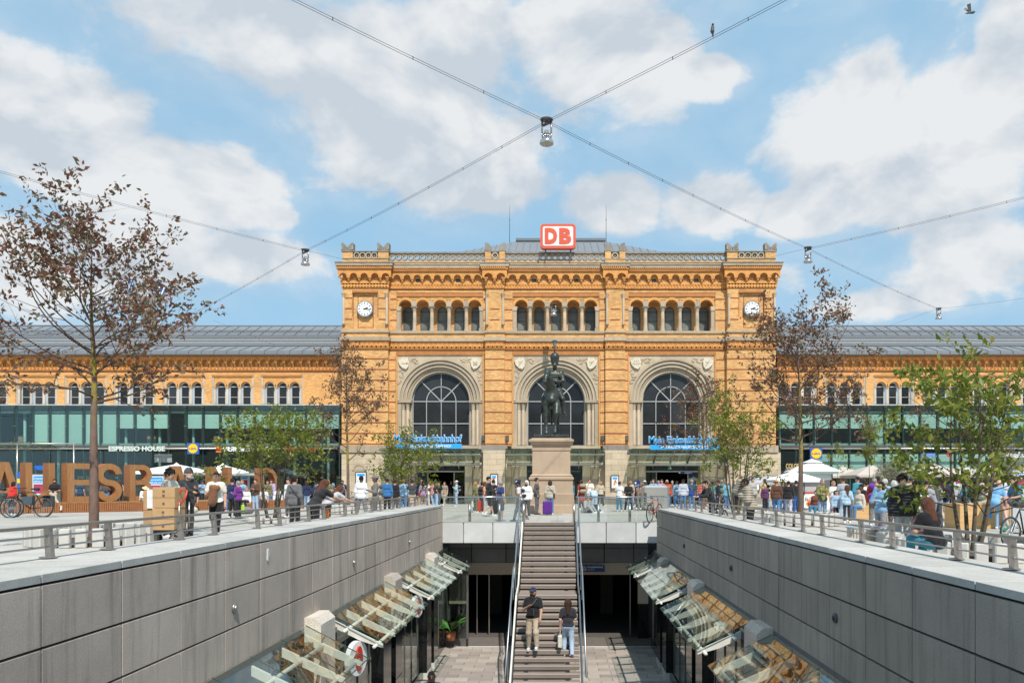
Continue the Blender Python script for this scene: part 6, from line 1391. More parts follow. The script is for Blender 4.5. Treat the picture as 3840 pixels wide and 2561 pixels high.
MB().add([(c-R1,cy-R1,2.24),(c+R1,cy-R1,2.24),(c+R1,cy+R1,2.24),(c-R1,cy+R1,2.24),(c-.42,cy-.42,2.74),(c+.42,cy-.42,2.74),(c+.42,cy+.42,2.74),(c-.42,cy+.42,2.74)],[(0,1,5,4),(1,2,6,5),(2,3,7,6),(3,0,4,7)]).build('tent_roof',wcl,T)
MB().add([(c-.5,cy-.5,2.78),(c+.5,cy-.5,2.78),(c+.5,cy+.5,2.78),(c-.5,cy+.5,2.78),(c,cy,3.02)],[(0,1,4),(1,2,4),(2,3,4),(3,0,4)]).build('roof_cap',wcl,T)
for i in(0,1): xx=x0 if i==0 else x1-.06; MB().box(xx,xx+.06,Y-.12,Y-.06,0,2.1).build('corner_post',steelgreen,T)
Y=44.6; x0,x1=wx(3015,Y),wx(3058,Y); T=thing('ice_cream_board','white board with script Eis Café and an orange sundae picture','board',((x0+x1)/2,Y,0)); MB().box(x0,x1,Y,Y+.05,wz(1904,Y),wz(1855,Y)).build('panel',white,T)
text('Eis Café','lettering',x0+.05,x1-.05,wz(1877,Y),wz(1864,Y),Y-.005,blackp,T,.01,0,shear=.3); MB().prism([(x0+.12,.35),(x0+.30,.12),(x0+.48,.35),(x0+.38,.46),(x0+.28,.62),(x0+.2,.46)],Y-.02,Y-.005).build('sundae',orange,T); MB().sphere((x0+.29,Y-.03,.36),.08,8,5).build('scoop',redp,T)
Y=46.5; T=thing('restaurant_sign','golden raised letters COLOSSEUM above the kiosk, partly behind the tree trunk','sign',(wx(2980,Y),Y,2.5)); text('COLOSSEUM','lettering',wx(2946,Y),wx(3030,Y),wz(1757,Y),wz(1737,Y),Y,mat('gold_letter',(.45,.32,.14),metal=.3),T,.06,.04); MB().box(wx(2946,Y),wx(3030,Y),Y+.07,Y+.12,wz(1758,Y)-.05,wz(1758,Y)).build('rail',steel,T)
def stele(sx,Y,w,h,z0,lab,hdr,col=lbl,name='info_stele'):
    x=wx(sx,Y); T=thing(name,lab,'board',(x,Y,0)); MB().box(x-w/2-.05,x+w/2+.05,Y,Y+.12,0,z0+h+.06).build('frame',mat('stele_grey',(.45,.47,.48)),T)
    MB().box(x-w/2,x+w/2,Y-.01,Y,z0,z0+h).build('poster',white,T); MB().box(x-w/2+.03,x+w/2-.03,Y-.014,Y-.01,z0+h*.74,z0+h-.03).build('header',col,T)
    for i,s in enumerate(hdr): text(s,'lettering',x-w/2+.07,x+w/2-.10,z0+h*(.90-.10*i)-.06,z0+h*(.90-.10*i)+.05,Y-.016,white,T,.005,.02)
    MB().box(x-w/2+.04,x+w/2-.04,Y-.014,Y-.01,z0+h*.38,z0+h*.70).build('picture',mat('magenta_print',(.42,.05,.12)),T); MB().box(x-w/2+.04,x+w/2-.04,Y-.014,Y-.01,z0+.05,z0+h*.34).build('text_block',mat('cyan_print',(.18,.52,.72)),T)
    g=MB(); [g.box(x-w/2+.08,x+w/2-.10-.05*(k%3),Y-.018,Y-.014,z0+h*(.08+.045*k),z0+h*(.08+.045*k)+.015) for k in range(5)]; g.build('text_lines',white,T)
stele(147,42.6,.70,1.62,.35,'tall poster column with blue header between the letters U and E',('Der Bauernmarkt','stellt sich vor'))
x=wx(158,46); T=thing('notice_board','dark blue roofed notice board behind the poster column','board',(x,46,0)); MB().box(x-.45,x+.5,46,46.1,2.35,2.62).build('header',bluep,T); MB().box(x-.42,x-.36,46,46.1,0,2.4).box(x+.4,x+.46,46,46.1,0,2.4).build('posts',greyd,T)
stele(583,47.5,.95,1.75,.2,'poster column with blue header behind the letter B',('Bauernmarkt','stellt sich vor'))
stele(918,54,.5,1.3,.9,'small blue and white poster right of the letter N',('Markt',))
x=wx(72,44); T=thing('lane_sign','blue and yellow upright sign left of the letter U','sign',(x,44,0)); MB().box(x-.12,x+.12,44,44.08,.3,2.2).build('blue_board',bluep,T); MB().box(x-.12,x+.12,43.985,44,1.55,1.8).build('yellow_patch',yel,T)
stele(3833,25,.62,.62,1.35,'blue lettered board at the right picture edge above the wooden crates',('Freitags','Quizfun'),bluep) if 0 else stele(3838,26,.62,.75,1.12,'blue poster board at the right picture edge',('Predigt','der neue'),bluep)
stele(3605,30,.55,.35,1.35,'small blue poster behind the leafy green tree',('Info',),bluep)
# Abfall bin near the bridge, info bin with red logo
Y=43; x=wx(2458,Y); T=thing('waste_container','silver waste container with the black word Abfall','bin',(x,Y,0)); MB().bbox(x-.72,x+.78,Y,Y+.9,.02,1.42,.12).build('body',mat('bin_alu',(.60,.58,.54),rough=.32,metal=.75,var=.06),T)
me=text('Abfall','lettering',-.36,.36,0,.17,0,blackp,T,.01,.02); me.matrix_parent_inverse=Matrix(); me.rotation_euler=(0,R(-90),0); me.location=(-.50,-.012,.62)
MB().box(x-1.0,x-.94,Y,Y+.05,0,1.5).build('side_post',steel,T)
Y=16; x=wx(3252,Y); T=thing('information_drum','low oval metal drum with printed disc top and a red logo','drum',(x,Y,0)); MB().lathe(x,Y,[(.40,0),(.40,.5),(.41,.51)],32).build('drum_body',steel,T,True); MB().lathe(x,Y,[(.43,.51),(.43,.54)],32).build('disc_top',mat('pale_blue_print',(.50,.58,.66),rough=.3),T)
g=MB(); [g.bar((x-.25+.1*k,Y-.2+.07*(k%3),.548),(x-.12+.1*k,Y-.1+.07*(k%3),.548),.05,.008) for k in range(5)]; g.build('disc_print',redp,T)
xx=wx(3300,15.6); zz=wz(2002,15.6); MB().box(xx-.085,xx+.085,15.58,15.62,zz-.06,zz+.06).build('logo_frame',redp,T); MB().box(xx-.072,xx+.072,15.574,15.58,zz-.047,zz+.047).build('logo_field',white,T); text('DB','logo_lettering',xx-.058,xx+.058,zz-.036,zz+.036,15.573,redp,T,.003,.04)
g=MB(); [g.box(wx(3185+12*k,15.7),wx(3194+12*k,15.7),15.62,15.7,0,.5) for k in range(5)]; g.build('wood_slats',mat('pale_slats',(.50,.45,.38)),T)
Y=15.2; x=wx(3345,Y); T=thing('concrete_block','pale slatted concrete box beside the metal drum','block',(x,Y,0)); MB().bbox(x-.16,x+.26,Y,Y+.5,0,.47,.02).build('block',mat('planter_concrete',(.52,.5,.46)),T); text('S','painted_s',x+.02,x+.13,.02,.10,Y-.003,blackp,T,.002,.04)
for i,(a,b,yy,h,lab) in enumerate(((3206,3268,32,.62,'small wooden seat box with two men behind the girl in denim'),(3600,3738,24.7,.78,'big pine plywood box behind the leafy green tree'),(3738,3830,27,.95,'taller plywood box at the right picture edge'))):
    x0,x1=wx(a,yy),wx(b,yy); T=thing('plywood_box',lab,'crate',((x0+x1)/2,yy,0),0,'plywood seat boxes on the right terrace'); MB().bbox(x0,x1,yy,yy+1.0,.0,h,.01).build('box',ply,T); MB().box(x0-.01,x1+.01,yy-.01,yy+1.01,h,h+.03).build('lid',ply,T)
    if i==1: MB().box(x1-.45,x1-.17,yy-.012,yy,.35,.6).build('notice',lbl,T)
Y=26.5; x=wx(3798,Y); T=thing('round_prohibition_sign','round red and white sign on the plywood box','sign',(x,Y,.7)); MB().archring(x,.98,.14,.21,Y,Y+.02,16,-PI,PI).build('red_ring',redp,T); MB().prism([(x+.15*math.cos(k*PI/10),.98+.15*math.sin(k*PI/10)) for k in range(20)],Y+.005,Y+.015).build('white_disc',white,T); MB().bar((x-.12,Y-.005,.9),(x+.12,Y-.005,1.06),.01,.04,(0,1,0)).build('bar',redp,T)
# cart with cardboard boxes
Y=18.6; T=thing('flatbed_cart','flat trolley with black deck, castors and a red looped handle','cart',(wx(640,Y),Y,0))
x0,x1=wx(545,Y),wx(692,Y)
MB().box(x0,x1,Y-.35,Y+.45,.26,.32).build('deck',blackp,T)
for a in(x0+.12,x1-.14):
    for b in(Y-.25,Y+.35): MB().tube([(a-.0,b-.03,.11),(a,b+.03,.11)],.11,14).build('castor',greyd,T,True); MB().box(a-.03,a+.03,b-.045,b+.045,.12,.26).build('castor_fork',steel,T)
hx=wx(688,Y); MB().tube([(hx-.02,Y-.2,.3),(hx+.0,Y-.2,1.0)],.02,8).tube([(hx-.02,Y+.3,.3),(hx+.0,Y+.3,1.0)],.02,8).build('handle_posts',steel,T,True)
MB().tube([(hx,Y-.2,1.0),(hx-.14,Y-.2,.85),(hx-.12,Y-.15,1.15),(hx+.02,Y-.1,1.30),(hx+.14,Y-.1,1.28),(hx+.13,Y-.15,1.12),(hx+.0,Y-.2,.92)],.022,8).build('red_handle_loop',redp,T,True)
cardb=mat('cardboard',(.47,.29,.14),rough=.85,var=.08); tape=mat('brown_tape',(.16,.09,.05),rough=.6)
def carton(x0,x1,y0,y1,z0,z1,lab,marks=1):
    T=thing('cardboard_box',lab,'box',((x0+x1)/2,(y0+y1)/2,z0),0,'cardboard boxes on the cart'); MB().bbox(x0,x1,y0,y1,z0,z1,.01).build('carton',cardb,T); MB().box(x0-.002,x1+.002,y0-.003,y0,(z0+z1)/2-.004,(z0+z1)/2+.004).build('flap_seam',tape,T)
    g=MB(); c=(x0+x1)/2; [g.lathe(c,z,[(.035,0),(.035,.005)],10) for z in()] ; [g.box(c-.03,c+.03,y0-.004,y0-.001,z-.03,z+.03) for z in(z1-.10,z1-.20,z0+.10)]; g.build('stamp',tape,T)
carton(wx(598,Y),wx(680,Y),Y-.35,Y+.2,.33,.86,'lower cardboard box on the cart'); carton(wx(600,Y),wx(682,Y),Y-.35,Y+.2,.865,1.36,'upper cardboard box on the cart'); carton(wx(545,Y),wx(596,Y),Y-.1,Y+.35,.33,1.28,'tall cardboard box hung with a white cloth')
tag(MB().box(wx(562,Y),wx(599,Y),Y-.13,Y-.11,.85,1.30).box(wx(562,Y),wx(599,Y),Y-.13,Y+.15,1.295,1.31).build('white_cloth',mat('white_cotton',(.75,.75,.76))),'white cloth hanging over the tall cardboard box','cloth')
tag(MB().tube([(wx(552,Y),Y-.3,.40),(wx(592,Y),Y-.2,.40)],.085,14).build('rolled_mat',mat('grey_rug',(.17,.15,.12)),None,True),'rolled grey mat lying on the cart','mat')
# bicycles
def bicycle(x,y,z,rot,frame,lab,extras=(),s=1,lean=0):
    T=thing('bicycle',lab,'bicycle',(x,y,z),rot,None,local=True); T.rotation_euler=(lean,0,rot)
    r=.34; ax,bx_=-.52,.52
    tm_=mat('bike_tyre',(.03,.028,.026)); 
    for wxx in(ax,bx_):
        P_=[(wxx+r*math.cos(2*PI*k/24),0,r+r*math.sin(2*PI*k/24)) for k in range(25)]; w=MB().tube(P_,.022,6,False).build('tyre',tm_,T,True)
        g=MB(); 
        for k in range(12): a=PI*k/12; g.tube([(wxx-(r-.03)*math.cos(a),.0,r-(r-.03)*math.sin(a)),(wxx+(r-.03)*math.cos(a),0,r+(r-.03)*math.sin(a))],.003,3)
        g.tube([(wxx,-.05,r),(wxx,.05,r)],.025,8); P_=[(wxx+(r-.035)*math.cos(2*PI*k/24),0,r+(r-.035)*math.sin(2*PI*k/24)) for k in range(25)]; g.tube(P_,.010,4,False); g.build('spokes_and_rim',chrome,w)
    bb=(-.05,0,.29); st=(-.20,0,.86); hd=(.36,0,.82); hd2=(.40,0,.62)
    MB().tube([bb,st],.018,8).tube([st,hd],.018,8).tube([bb,hd2],.022,8).tube([hd,hd2],.022,8).tube([(ax,.04,r),bb],.012,6).tube([(ax,-.04,r),bb],.012,6).tube([(ax,.04,r),st],.011,6).tube([(ax,-.04,r),st],.011,6).build('frame',frame,T,True)
    MB().tube([hd2,(bx_,.05,r)],.014,6).tube([hd2,(bx_,-.05,r)],.014,6).build('fork',frame,T,True)
    MB().tube([hd,(.34,0,.95),(.40,0,.98)],.014,6).tube([(.28,-.28,1.0),(.40,-.18,.98),(.41,.18,.98),(.28,.28,1.0)],.013,6).build('handlebar',blackp,T,True)
    V,Q=sdf([('c',(-.32,0,.955),(-.08,0,.965),.06,.02),('c',(-.33,-.05,.955),(-.33,.05,.955),.035,.035)],.02,.03); put(npmesh('saddle',V,Q,blackp),'saddle',T); MB().tube([st,(-.22,0,.95)],.013,6).build('seat_post',steel,T)
    MB().lathe(0,0,[(.0,.0),(.09,.0),(.09,.008)],16).build('chainring',steel,T); T.children[-1] if 0 else None
    MB().tube([bb,(.06,-.06,.15)],.01,5).bar((.06,-.12,.15),(.06,-.02,.15),.06,.02).tube([bb,(-.14,.06,.43)],.01,5).bar((-.14,.02,.43),(-.14,.12,.43),.06,.02).build('crank_and_pedals',blackp,T)
    if 'rack' in extras: MB().box(-.72,-.28,-.06,.06,.72,.735).tube([(ax,.06,r),(-.62,.06,.72)],.008,4).tube([(ax,-.06,r),(-.62,-.06,.72)],.008,4).build('rear_rack',blackp,T)
    if 'pannier' in extras: MB().bbox(-.80,-.42,-.20,-.06,.36,.74,.03).build('pannier',mat('pannier_grey',(.05,.055,.06)),T); MB().box(-.66,-.52,-.215,-.20,.40,.72).build('pannier_flap',mat('white_cotton',(.7,.7,.7)),T)
    if 'bag' in extras: MB().prism([(-.15,.42),(.12,.42),(.22,.70),(-.18,.72)],-.07,.07).build('frame_bag',mat('frame_bag',(.06,.09,.11)),T)
    if 'stand' in extras: MB().tube([(-.12,0,.28),(-.10,-.15,.02)],.01,5).build('kickstand',steel,T)
    T.scale=(s,s,s); return T
Y=34; bicycle(wx(108,Y),Y,0,R(178),blackp,'black trekking bicycle with panniers before the wooden bench',('rack','pannier','bag','stand'),1.3)
bicycle(wx(-20,Y-1),Y-1,0,R(180),mat('bike_grey',(.09,.09,.10)),'second bicycle cut by the left picture edge',('rack',),1.3)
Y=29.6; bicycle(wx(2455,Y),Y,0,R(62),redp,'red bicycle with basket behind the end of the right parapet',('rack',),1.0)
bicycle(wx(1262,49),49,0,R(150),blackp,'dark bicycle parked beside the man in the BLVD shirt',(),1.0); bicycle(wx(1298,49.6),49.6,0,R(20),mat('bike_silver',(.3,.3,.3)),'silver bicycle behind the BLVD shirt man',(),1.0)
Y=17.5; bicycle(wx(3845,Y),Y,0,R(25),blackp,'bicycle wheels at the right picture edge beside the seated person with green shoes',(),1.0)
bicycle(wx(2700,24),24,0,R(95),blackp,'dark bicycle seen end on behind the right railing',(),.95)
# luggage
def suitcase(x,y,z,col,lab,w=.42,h=.62,d=.26,rot=0):
    T=thing('suitcase',lab,'suitcase',(x,y,z),rot,None,local=True); MB().bbox(-w/2,w/2,-d/2,d/2,.05,h,.04).build('shell',col,T); g=MB(); [g.box(-w/2+.05+k*.07,-w/2+.07+k*.07,-d/2-.006,d/2+.006,.09,h-.04) for k in range(5)]; g.build('ridges',col,T)
    MB().tube([(-.1,d/2-.04,h),(-.1,d/2-.04,h+.28),(.1,d/2-.04,h+.28),(.1,d/2-.04,h)],.01,5).build('telescopic_handle',steel,T)
    for a in(-w/2+.05,w/2-.05):
        for b in(-d/2+.04,d/2-.04): MB().tube([(a-.015,b,.03),(a+.015,b,.03)],.03,8).build('wheel',blackp,T)
suitcase(wx(2053,36.2),36.2,0,mat('purple_shell',(.10,.02,.22),rough=.35),'purple hard shell suitcase behind the woman in the beige jacket',.46,.66)
suitcase(wx(1797,40),40.3,0,redp,'red suitcase between the women left of the monument'); suitcase(wx(1786,41),41.2,0,bluep,'blue suitcase next to the red one'); suitcase(wx(1858,37.5),37.8,0,blackp,'black suitcase behind the man in the navy T-shirt',.5,.7)
for i,(sx,Y,c,l) in enumerate(((716,38.6,mat('cream_bag',(.55,.50,.40)),'cream bag on the ground before the bench'),(818,39.5,blackp,'black bag on the ground at the bench end'),(925,37.5,mat('grey_bag',(.16,.16,.17)),'grey rucksack on the ground near the man in jeans'),(2222,39.4,blackp,'black rucksack on the ground beside the sitting men'))):
    V,Q=sdf([('c',(wx(sx,Y)-.2,Y,.16),(wx(sx,Y)+.2,Y,.17),.16,.15),('c',(wx(sx,Y)-.1,Y,.3),(wx(sx,Y)+.1,Y,.28),.08,.08)],.035,.08); o=put(npmesh('bag',V,Q,c),'bag'); tag(o,l,'bag')
tag(MB().lathe(wx(1228,17.6),17.6,[(.04,.655),(.04,.82),(.02,.87),(.02,.89)],10).build('drink_bottle',orange,None,True),'orange drink bottle standing on the left coping','bottle')
tag(MB().lathe(wx(480,42.3),42.3,[(.04,.53),(.04,.72),(.015,.80),(.015,.88)],10).build('wine_bottle',mat('bottle_green',(.02,.06,.02),rough=.15),None,True),'green bottle standing on the bench beside the letter B','bottle')
# ================================================================ people
def V3(*a): return np.array(a,float)
def skeleton(legs='stand',arms='down',lean=0.0,sit=0.0):
    """joint positions for a 1.75 m figure facing -Y, feet at z=0 (or seat height 'sit')"""
    J={}; hip=V3(0,0,.93)
    if legs=='sit': hip=V3(0,.0,sit+.10)
    if legs=='ground': hip=V3(0,.05,.13)
    J['hip']=hip
    c,s=math.cos(lean),math.sin(lean)
    up=lambda x,y,z: hip+V3(x, y*c-z*s, z*c+y*s)
    J['waist']=up(0,.0,.16); J['chest']=up(0,.0,.36); J['neck']=up(0,.01,.53); hl=max(0,lean-.25)*.5
    J['head']=J['neck']+V3(0,-math.sin(lean*.8)*.17-.015,math.cos(lean*.8)*.165); J['hlean']=lean*.8
    for sd,k in((-1,'l'),(1,'r')):
        sh=up(sd*.172,.01,.475); J['sh'+k]=sh
        if legs=='stand': kn,an=V3(sd*.10,-.015,.49),V3(sd*.12,.02,.075)
        elif legs=='wide': kn,an=V3(sd*.15,-.02,.49),V3(sd*.21,.02,.075)
        elif legs=='walk':
            f=sd; kn=V3(sd*.09,-.16 if f>0 else -.02,.50); an=V3(sd*.09,-.27 if f>0 else .30,.085 if f>0 else .17)
        elif legs=='step':
            f=sd; kn=V3(sd*.11,-.20 if f>0 else -.03,.54 if f>0 else .49); an=V3(sd*.13,-.18 if f>0 else .10,.17 if f>0 else .075)
        elif legs=='sit': kn,an=hip+V3(sd*.12,-.42,.02),V3(sd*.13,-.45,.075); an[2]=.075
        elif legs=='cross': kn,an=hip+V3(sd*.10,-.44,.06),V3(0,0,0); an=V3(.10,-.48,.075) if sd>0 else V3(.38,-.62,.30)
        elif legs=='ground': kn,an=V3(sd*.22,-.35,.38),V3(sd*.16,-.62,.08)
        if legs=='cross' : pass
        J['hp'+k]=hip+V3(sd*.09,0,-.02); J['kn'+k]=kn; J['an'+k]=an
        fw=V3(0,-1,0)
        A=arms if isinstance(arms,str) else arms[0 if sd<0 else 1]
        if A=='down': el=sh+V3(sd*.06,.03,-.29); wr=el+V3(sd*.01,-.06,-.25)
        elif A=='swingf': el=sh+V3(sd*.06,-.08,-.28); wr=el+V3(0,-.16,-.19)
        elif A=='swingb': el=sh+V3(sd*.07,.14,-.26); wr=el+V3(0,.05,-.25)
        elif A=='phone': el=sh+V3(sd*.05,-.03,-.28); wr=el+V3(-sd*.13,-.22,.06)
        elif A=='chest': el=sh+V3(sd*.08,-.02,-.27); wr=el+V3(-sd*.18,-.17,.13)
        elif A=='pocket': el=sh+V3(sd*.09,.06,-.28); wr=el+V3(-sd*.06,-.12,-.20)
        elif A=='face': el=sh+V3(sd*.03,-.16,-.24); wr=J['head']+V3(sd*.06,-.13,-.03)
        elif A=='raise': el=sh+V3(sd*.07,-.24,-.02); wr=J['head']+V3(sd*.10,-.10,.08)
        elif A=='lap': el=sh+V3(sd*.06,-.06,-.27); wr=el+V3(-sd*.13,-.22,-.03)
        elif A=='rail': el=sh+V3(sd*.06,-.16,-.24); wr=el+V3(-sd*.06,-.25,-.02)
        elif A=='strap': el=sh+V3(sd*.08,.02,-.26); wr=sh+V3(-sd*.02,-.17,-.12)
        elif A=='back': el=sh+V3(sd*.08,.10,-.27); wr=el+V3(-sd*.14,.08,-.15)
        elif A=='reach': el=sh+V3(sd*.05,-.22,-.16); wr=el+V3(-sd*.03,-.24,-.06)
        J['el'+k]=el; J['wr'+k]=wr
    return J
PM={}
def bodymeshes(key,legs,arms,lean,sit,top,bot,fem,h):
    if key in PM: return PM[key]
    J=skeleton(legs,arms,lean,sit); f=1.0; P=lambda a:tuple(a)
    sw=.92 if fem else 1.0
    b=[('c',P(J['hip']+V3(-.07,0,0)),P(J['hip']+V3(.07,0,0)),.115,.115),('c',P(J['waist']+V3(-.05*sw,0,0)),P(J['waist']+V3(.05*sw,0,0)),.10,.10),('c',P(J['chest']+V3(-.068*sw,0,0)),P(J['chest']+V3(.068*sw,0,0)),.104,.104),('c',P(J['shl']*.75+J['shr']*.25),P(J['shr']*.75+J['shl']*.25),.075,.075),('c',P(J['neck']-V3(0,0,.05)),P(J['head']-V3(0,-.01,.06)),.058,.05)]
    hd=J['head']; b+=[('e',P(hd),(.078,.098,.118)),('c',P(hd+V3(0,-.045,-.065)),P(hd+V3(0,-.05,-.08)),.045,.04)]
    b+=[('c',P(hd+V3(0,-.098,-.005)),P(hd+V3(0,-.113,-.028)),.010,.014),('c',P(hd+V3(-.08,.01,-.01)),P(hd+V3(-.08,.012,.015)),.017,.02),('c',P(hd+V3(.08,.01,-.01)),P(hd+V3(.08,.012,.015)),.017,.02)]
    limbs=[];
    for k,sd in(('l',-1),('r',1)):
        limbs+=[('c',P(J['sh'+k]),P(J['el'+k]),.052,.040),('c',P(J['el'+k]),P(J['wr'+k]),.042,.027)]
        limbs+=[('c',P(J['hp'+k]),P(J['kn'+k]),.082,.055),('c',P(J['kn'+k]),P(J['an'+k]),.056,.037)]
        ft=J['an'+k]; limbs+=[('c',P(ft+V3(0,.02,-.02)),P(ft+V3(0,-.10,-.04)),.034,.028)]
        d=J['wr'+k]-J['el'+k]; d/=np.linalg.norm(d); limbs+=[('c',P(J['wr'+k]),P(J['wr'+k]+d*.075),.026,.032)]
    V,Q=sdf(b+limbs,h,.035)
    # five fingers on each palm, in the same mesh
    g=MB()
    for k,sd in(('l',-1),('r',1)):
        w=J['wr'+k]; d=Vector(w-J['el'+k]).normalized(); sdv=Vector((0,1,0)) if abs(d.y)<.75 else Vector((1,0,0)); sdv=(sdv-d*sdv.dot(d)).normalized(); cu=d.cross(sdv)*(-sd); base=Vector(w)+d*.07
        for q,L_ in enumerate((.068,.078,.072,.056)):
            o=base+sdv*(-.027+.018*q); g.tube([o,o+d*L_*.5+cu*.006,o+d*L_*.85+cu*.026],[.0095,.009,.007],5)
        o=Vector(w)+d*.025-sdv*.026; g.tube([o,o+d*.03-sdv*.02+cu*.01,o+d*.055-sdv*.024+cu*.02],[.011,.010,.008],5)
    n=len(V); q2=np.array([list(f_) if len(f_)==4 else list(f_[:4]) for f_ in g.f if len(f_)==4]); V=np.concatenate([V,np.array(g.v)]); Q=np.concatenate([Q,q2+n])
    me=npmesh('body',V,Q,white)
    ex={}
    # shirt / jacket
    t=.018 if top in('tee','dress') else .021
    T_=[('c',a[1],a[2],a[3]+t,a[4]+t) for a in b[:4]]
    if top in('jacket','dress','puffer'): T_+=[('c',P(J['hip']+V3(-.05,0,-.04)),P(J['hip']+V3(.05,0,-.04)),.128,.128)]
    if top=='dress': T_+=[('c',P(J['hip']+V3(-.04,0,-.32)),P(J['hip']+V3(.04,0,-.32)),.20,.20)]
    if top=='puffer': T_=[(a[0],a[1],a[2],a[3]+.035,a[4]+.035) for a in T_]
    for k in 'lr':
        e=J['el'+k]; s_=J['sh'+k]
        if top in('tee','dress','vest'): 
            if top!='vest': T_.append(('c',P(s_),P(s_+(e-s_)*.62),.052+t,.055+t))
        else: 
            w=J['wr'+k]; x_=.03 if top=='puffer' else 0; T_+=[('c',P(s_),P(e),.055+t+x_,.045+t+x_),('c',P(e),P(e+(w-e)*.93),.046+t+x_,.034+t*.7+x_)]
    nk=J['neck']; cl=lambda X,Y_,Z: -(np.sqrt((X-nk[0])**2+(Y_-nk[1]+.01)**2+(Z-nk[2]-.075)**2)-.088)
    hz=J['hip'][2]-(.10 if top in('jacket','puffer','dress') else .03)
    clips=[cl]
    if legs not in('sit','cross','ground') and top!='dress': clips.append(lambda X,Y_,Z: (hz-Z)+0*X+0*Y_)
    V,Q=sdf(T_,h,.045,clips); 
    if top=='puffer':
        V=V.copy(); 
        z=V[:,2]; V[:,:2]+= (np.sin(z*2*PI/.07)*.010)[:,None]*np.sign(V[:,:2]-J['chest'][:2])
    ex['top']=npmesh('shirt',V,Q,white)
    L_=[('c',P(J['hip']+V3(-.07,0,0)),P(J['hip']+V3(.07,0,0)),.130,.130)]
    for k in 'lr':
        kn,an,hp=J['kn'+k],J['an'+k],J['hp'+k]
        if bot=='shorts': L_.append(('c',P(hp),P(hp+(kn-hp)*.92),.105,.092))
        elif bot=='skirt': L_.append(('c',P(hp),P(hp+(kn-hp)*.9),.12,.14))
        elif bot=='leggings': L_+= [('c',P(hp),P(kn),.088,.060),('c',P(kn),P(kn+(an-kn)*.94),.060,.042)]
        else: L_+=[('c',P(hp),P(kn),.100,.074),('c',P(kn),P(kn+(an-kn)*.96),.074,.062)]
    V,Q=sdf(L_,h,.04); ex['bot']=npmesh('trousers',V,Q,white)
    PM[key]=(me,ex,J); return PM[key]
HM={}
def hair(style,h):
    k=style
    if k in HM: return HM[k]
    cap=[('e',(0,.015,.022),(.093,.110,.118))]; face=lambda X,Y_,Z: np.minimum(-(Y_+.035)+0*X, .045-Z+0*X+0*Y_)
    low=lambda X,Y_,Z:(-.045-Z)+0*X+0*Y_
    if style in('short',): V,Q=sdf(cap,.016,.03,[face,low])
    elif style=='buzz': V,Q=sdf([('e',(0,.012,.012),(.086,.102,.117))],.016,.03,[face,lambda X,Y_,Z:(-.02-Z)+0*X+0*Y_])
    elif style=='curly':
        pr=[('e',(0,.02,.03),(.10,.115,.118))]; r=random.Random(3)
        for _ in range(42):
            a=r.uniform(0,2*PI); e=r.uniform(-.1,1.4); pr.append(('c',(math.cos(a)*math.cos(e)*.115,math.sin(a)*math.cos(e)*.125+.02,.04+math.sin(e)*.12),)*1+((math.cos(a)*math.cos(e)*.12,math.sin(a)*math.cos(e)*.13+.02,.045+math.sin(e)*.125),.028,.028)) if 0 else pr.append(('e',(math.cos(a)*math.cos(e)*.11,math.sin(a)*math.cos(e)*.12+.02,.04+math.sin(e)*.12),(.033,.033,.033)))
        V,Q=sdf(pr,.014,.012,[lambda X,Y_,Z: np.minimum(-(Y_+.055)+0*X,.05-Z+0*X+0*Y_),lambda X,Y_,Z:(-.06-Z)+0*X+0*Y_])
    elif style=='bob': V,Q=sdf(cap+[('c',(-.06,.03,-.0),(-.065,.04,-.11),.05,.04),('c',(.06,.03,-.0),(.065,.04,-.11),.05,.04),('c',(0,.06,0),(0,.07,-.12),.07,.055)],.018,.05,[face])
    elif style=='long': V,Q=sdf(cap+[('c',(-.06,.03,-.0),(-.07,.05,-.20),.05,.035),('c',(.06,.03,-.0),(.07,.05,-.20),.05,.035),('c',(0,.07,0),(0,.11,-.30),.07,.055)],.018,.06,[face])
    elif style=='bun': V,Q=sdf(cap+[('e',(0,.13,.06),(.045,.045,.045))],.016,.03,[face])
    elif style=='pony': V,Q=sdf(cap+[('c',(0,.12,.03),(0,.16,-.16),.035,.02)],.016,.03,[face,])
    elif style=='cap': V,Q=sdf([('e',(0,.01,.045),(.097,.113,.100)),('c',(0,-.10,.045),(0,-.155,.035),.055,.045)],.014,.02,[lambda X,Y_,Z:(.03-Z)+0*X+0*Y_,lambda X,Y_,Z: np.minimum(-(Y_+.075)+0*X,Z-.058+0*X+0*Y_)])
    elif style=='beanie': V,Q=sdf([('e',(0,.02,.045),(.103,.12,.120))],.016,.02,[lambda X,Y_,Z:(.015+Y_*-.15-Z)+0*X])
    elif style=='strawhat': V,Q=sdf([('e',(0,.01,.075),(.098,.11,.085)),('e',(0,.0,.045),(.19,.20,.022))],.014,.015)
    elif style=='headscarf': V,Q=sdf([('e',(0,.02,.02),(.100,.118,.130)),('c',(0,.05,-.08),(0,.07,-.22),.09,.13)],.018,.05,[face])
    HM[k]=npmesh('hair',V,Q,white); return HM[k]
V,Q=sdf([('c',(0,.045,.042),(0,-.10,.035),.042,.038),('c',(0,-.10,.035),(0,-.15,.03),.038,.028),('c',(0,.04,.05),(0,.03,.085),.042,.04)],.016,.03,[lambda X,Y_,Z:(.0-Z)+0*X+0*Y_]); SHOE=npmesh('shoe',V,Q,white); SOLE=MB().prism([(-.035,.07),(-.040,-.05),(-.036,-.15),(0,-.18),(.036,-.15),(.040,-.05),(.035,.07)][::1],-.004,.018,'xy').mesh('sole',white)
V,Q=sdf([('c',(-.09,.0,.0),(.09,.0,.0),.085,.085),('c',(-.09,.0,.24),(.09,.0,.24),.08,.08),('c',(-.07,.06,.02),(.07,.06,.02),.05,.05)],.025,.06); BPK=npmesh('rucksack',V,Q,white)
fm={}
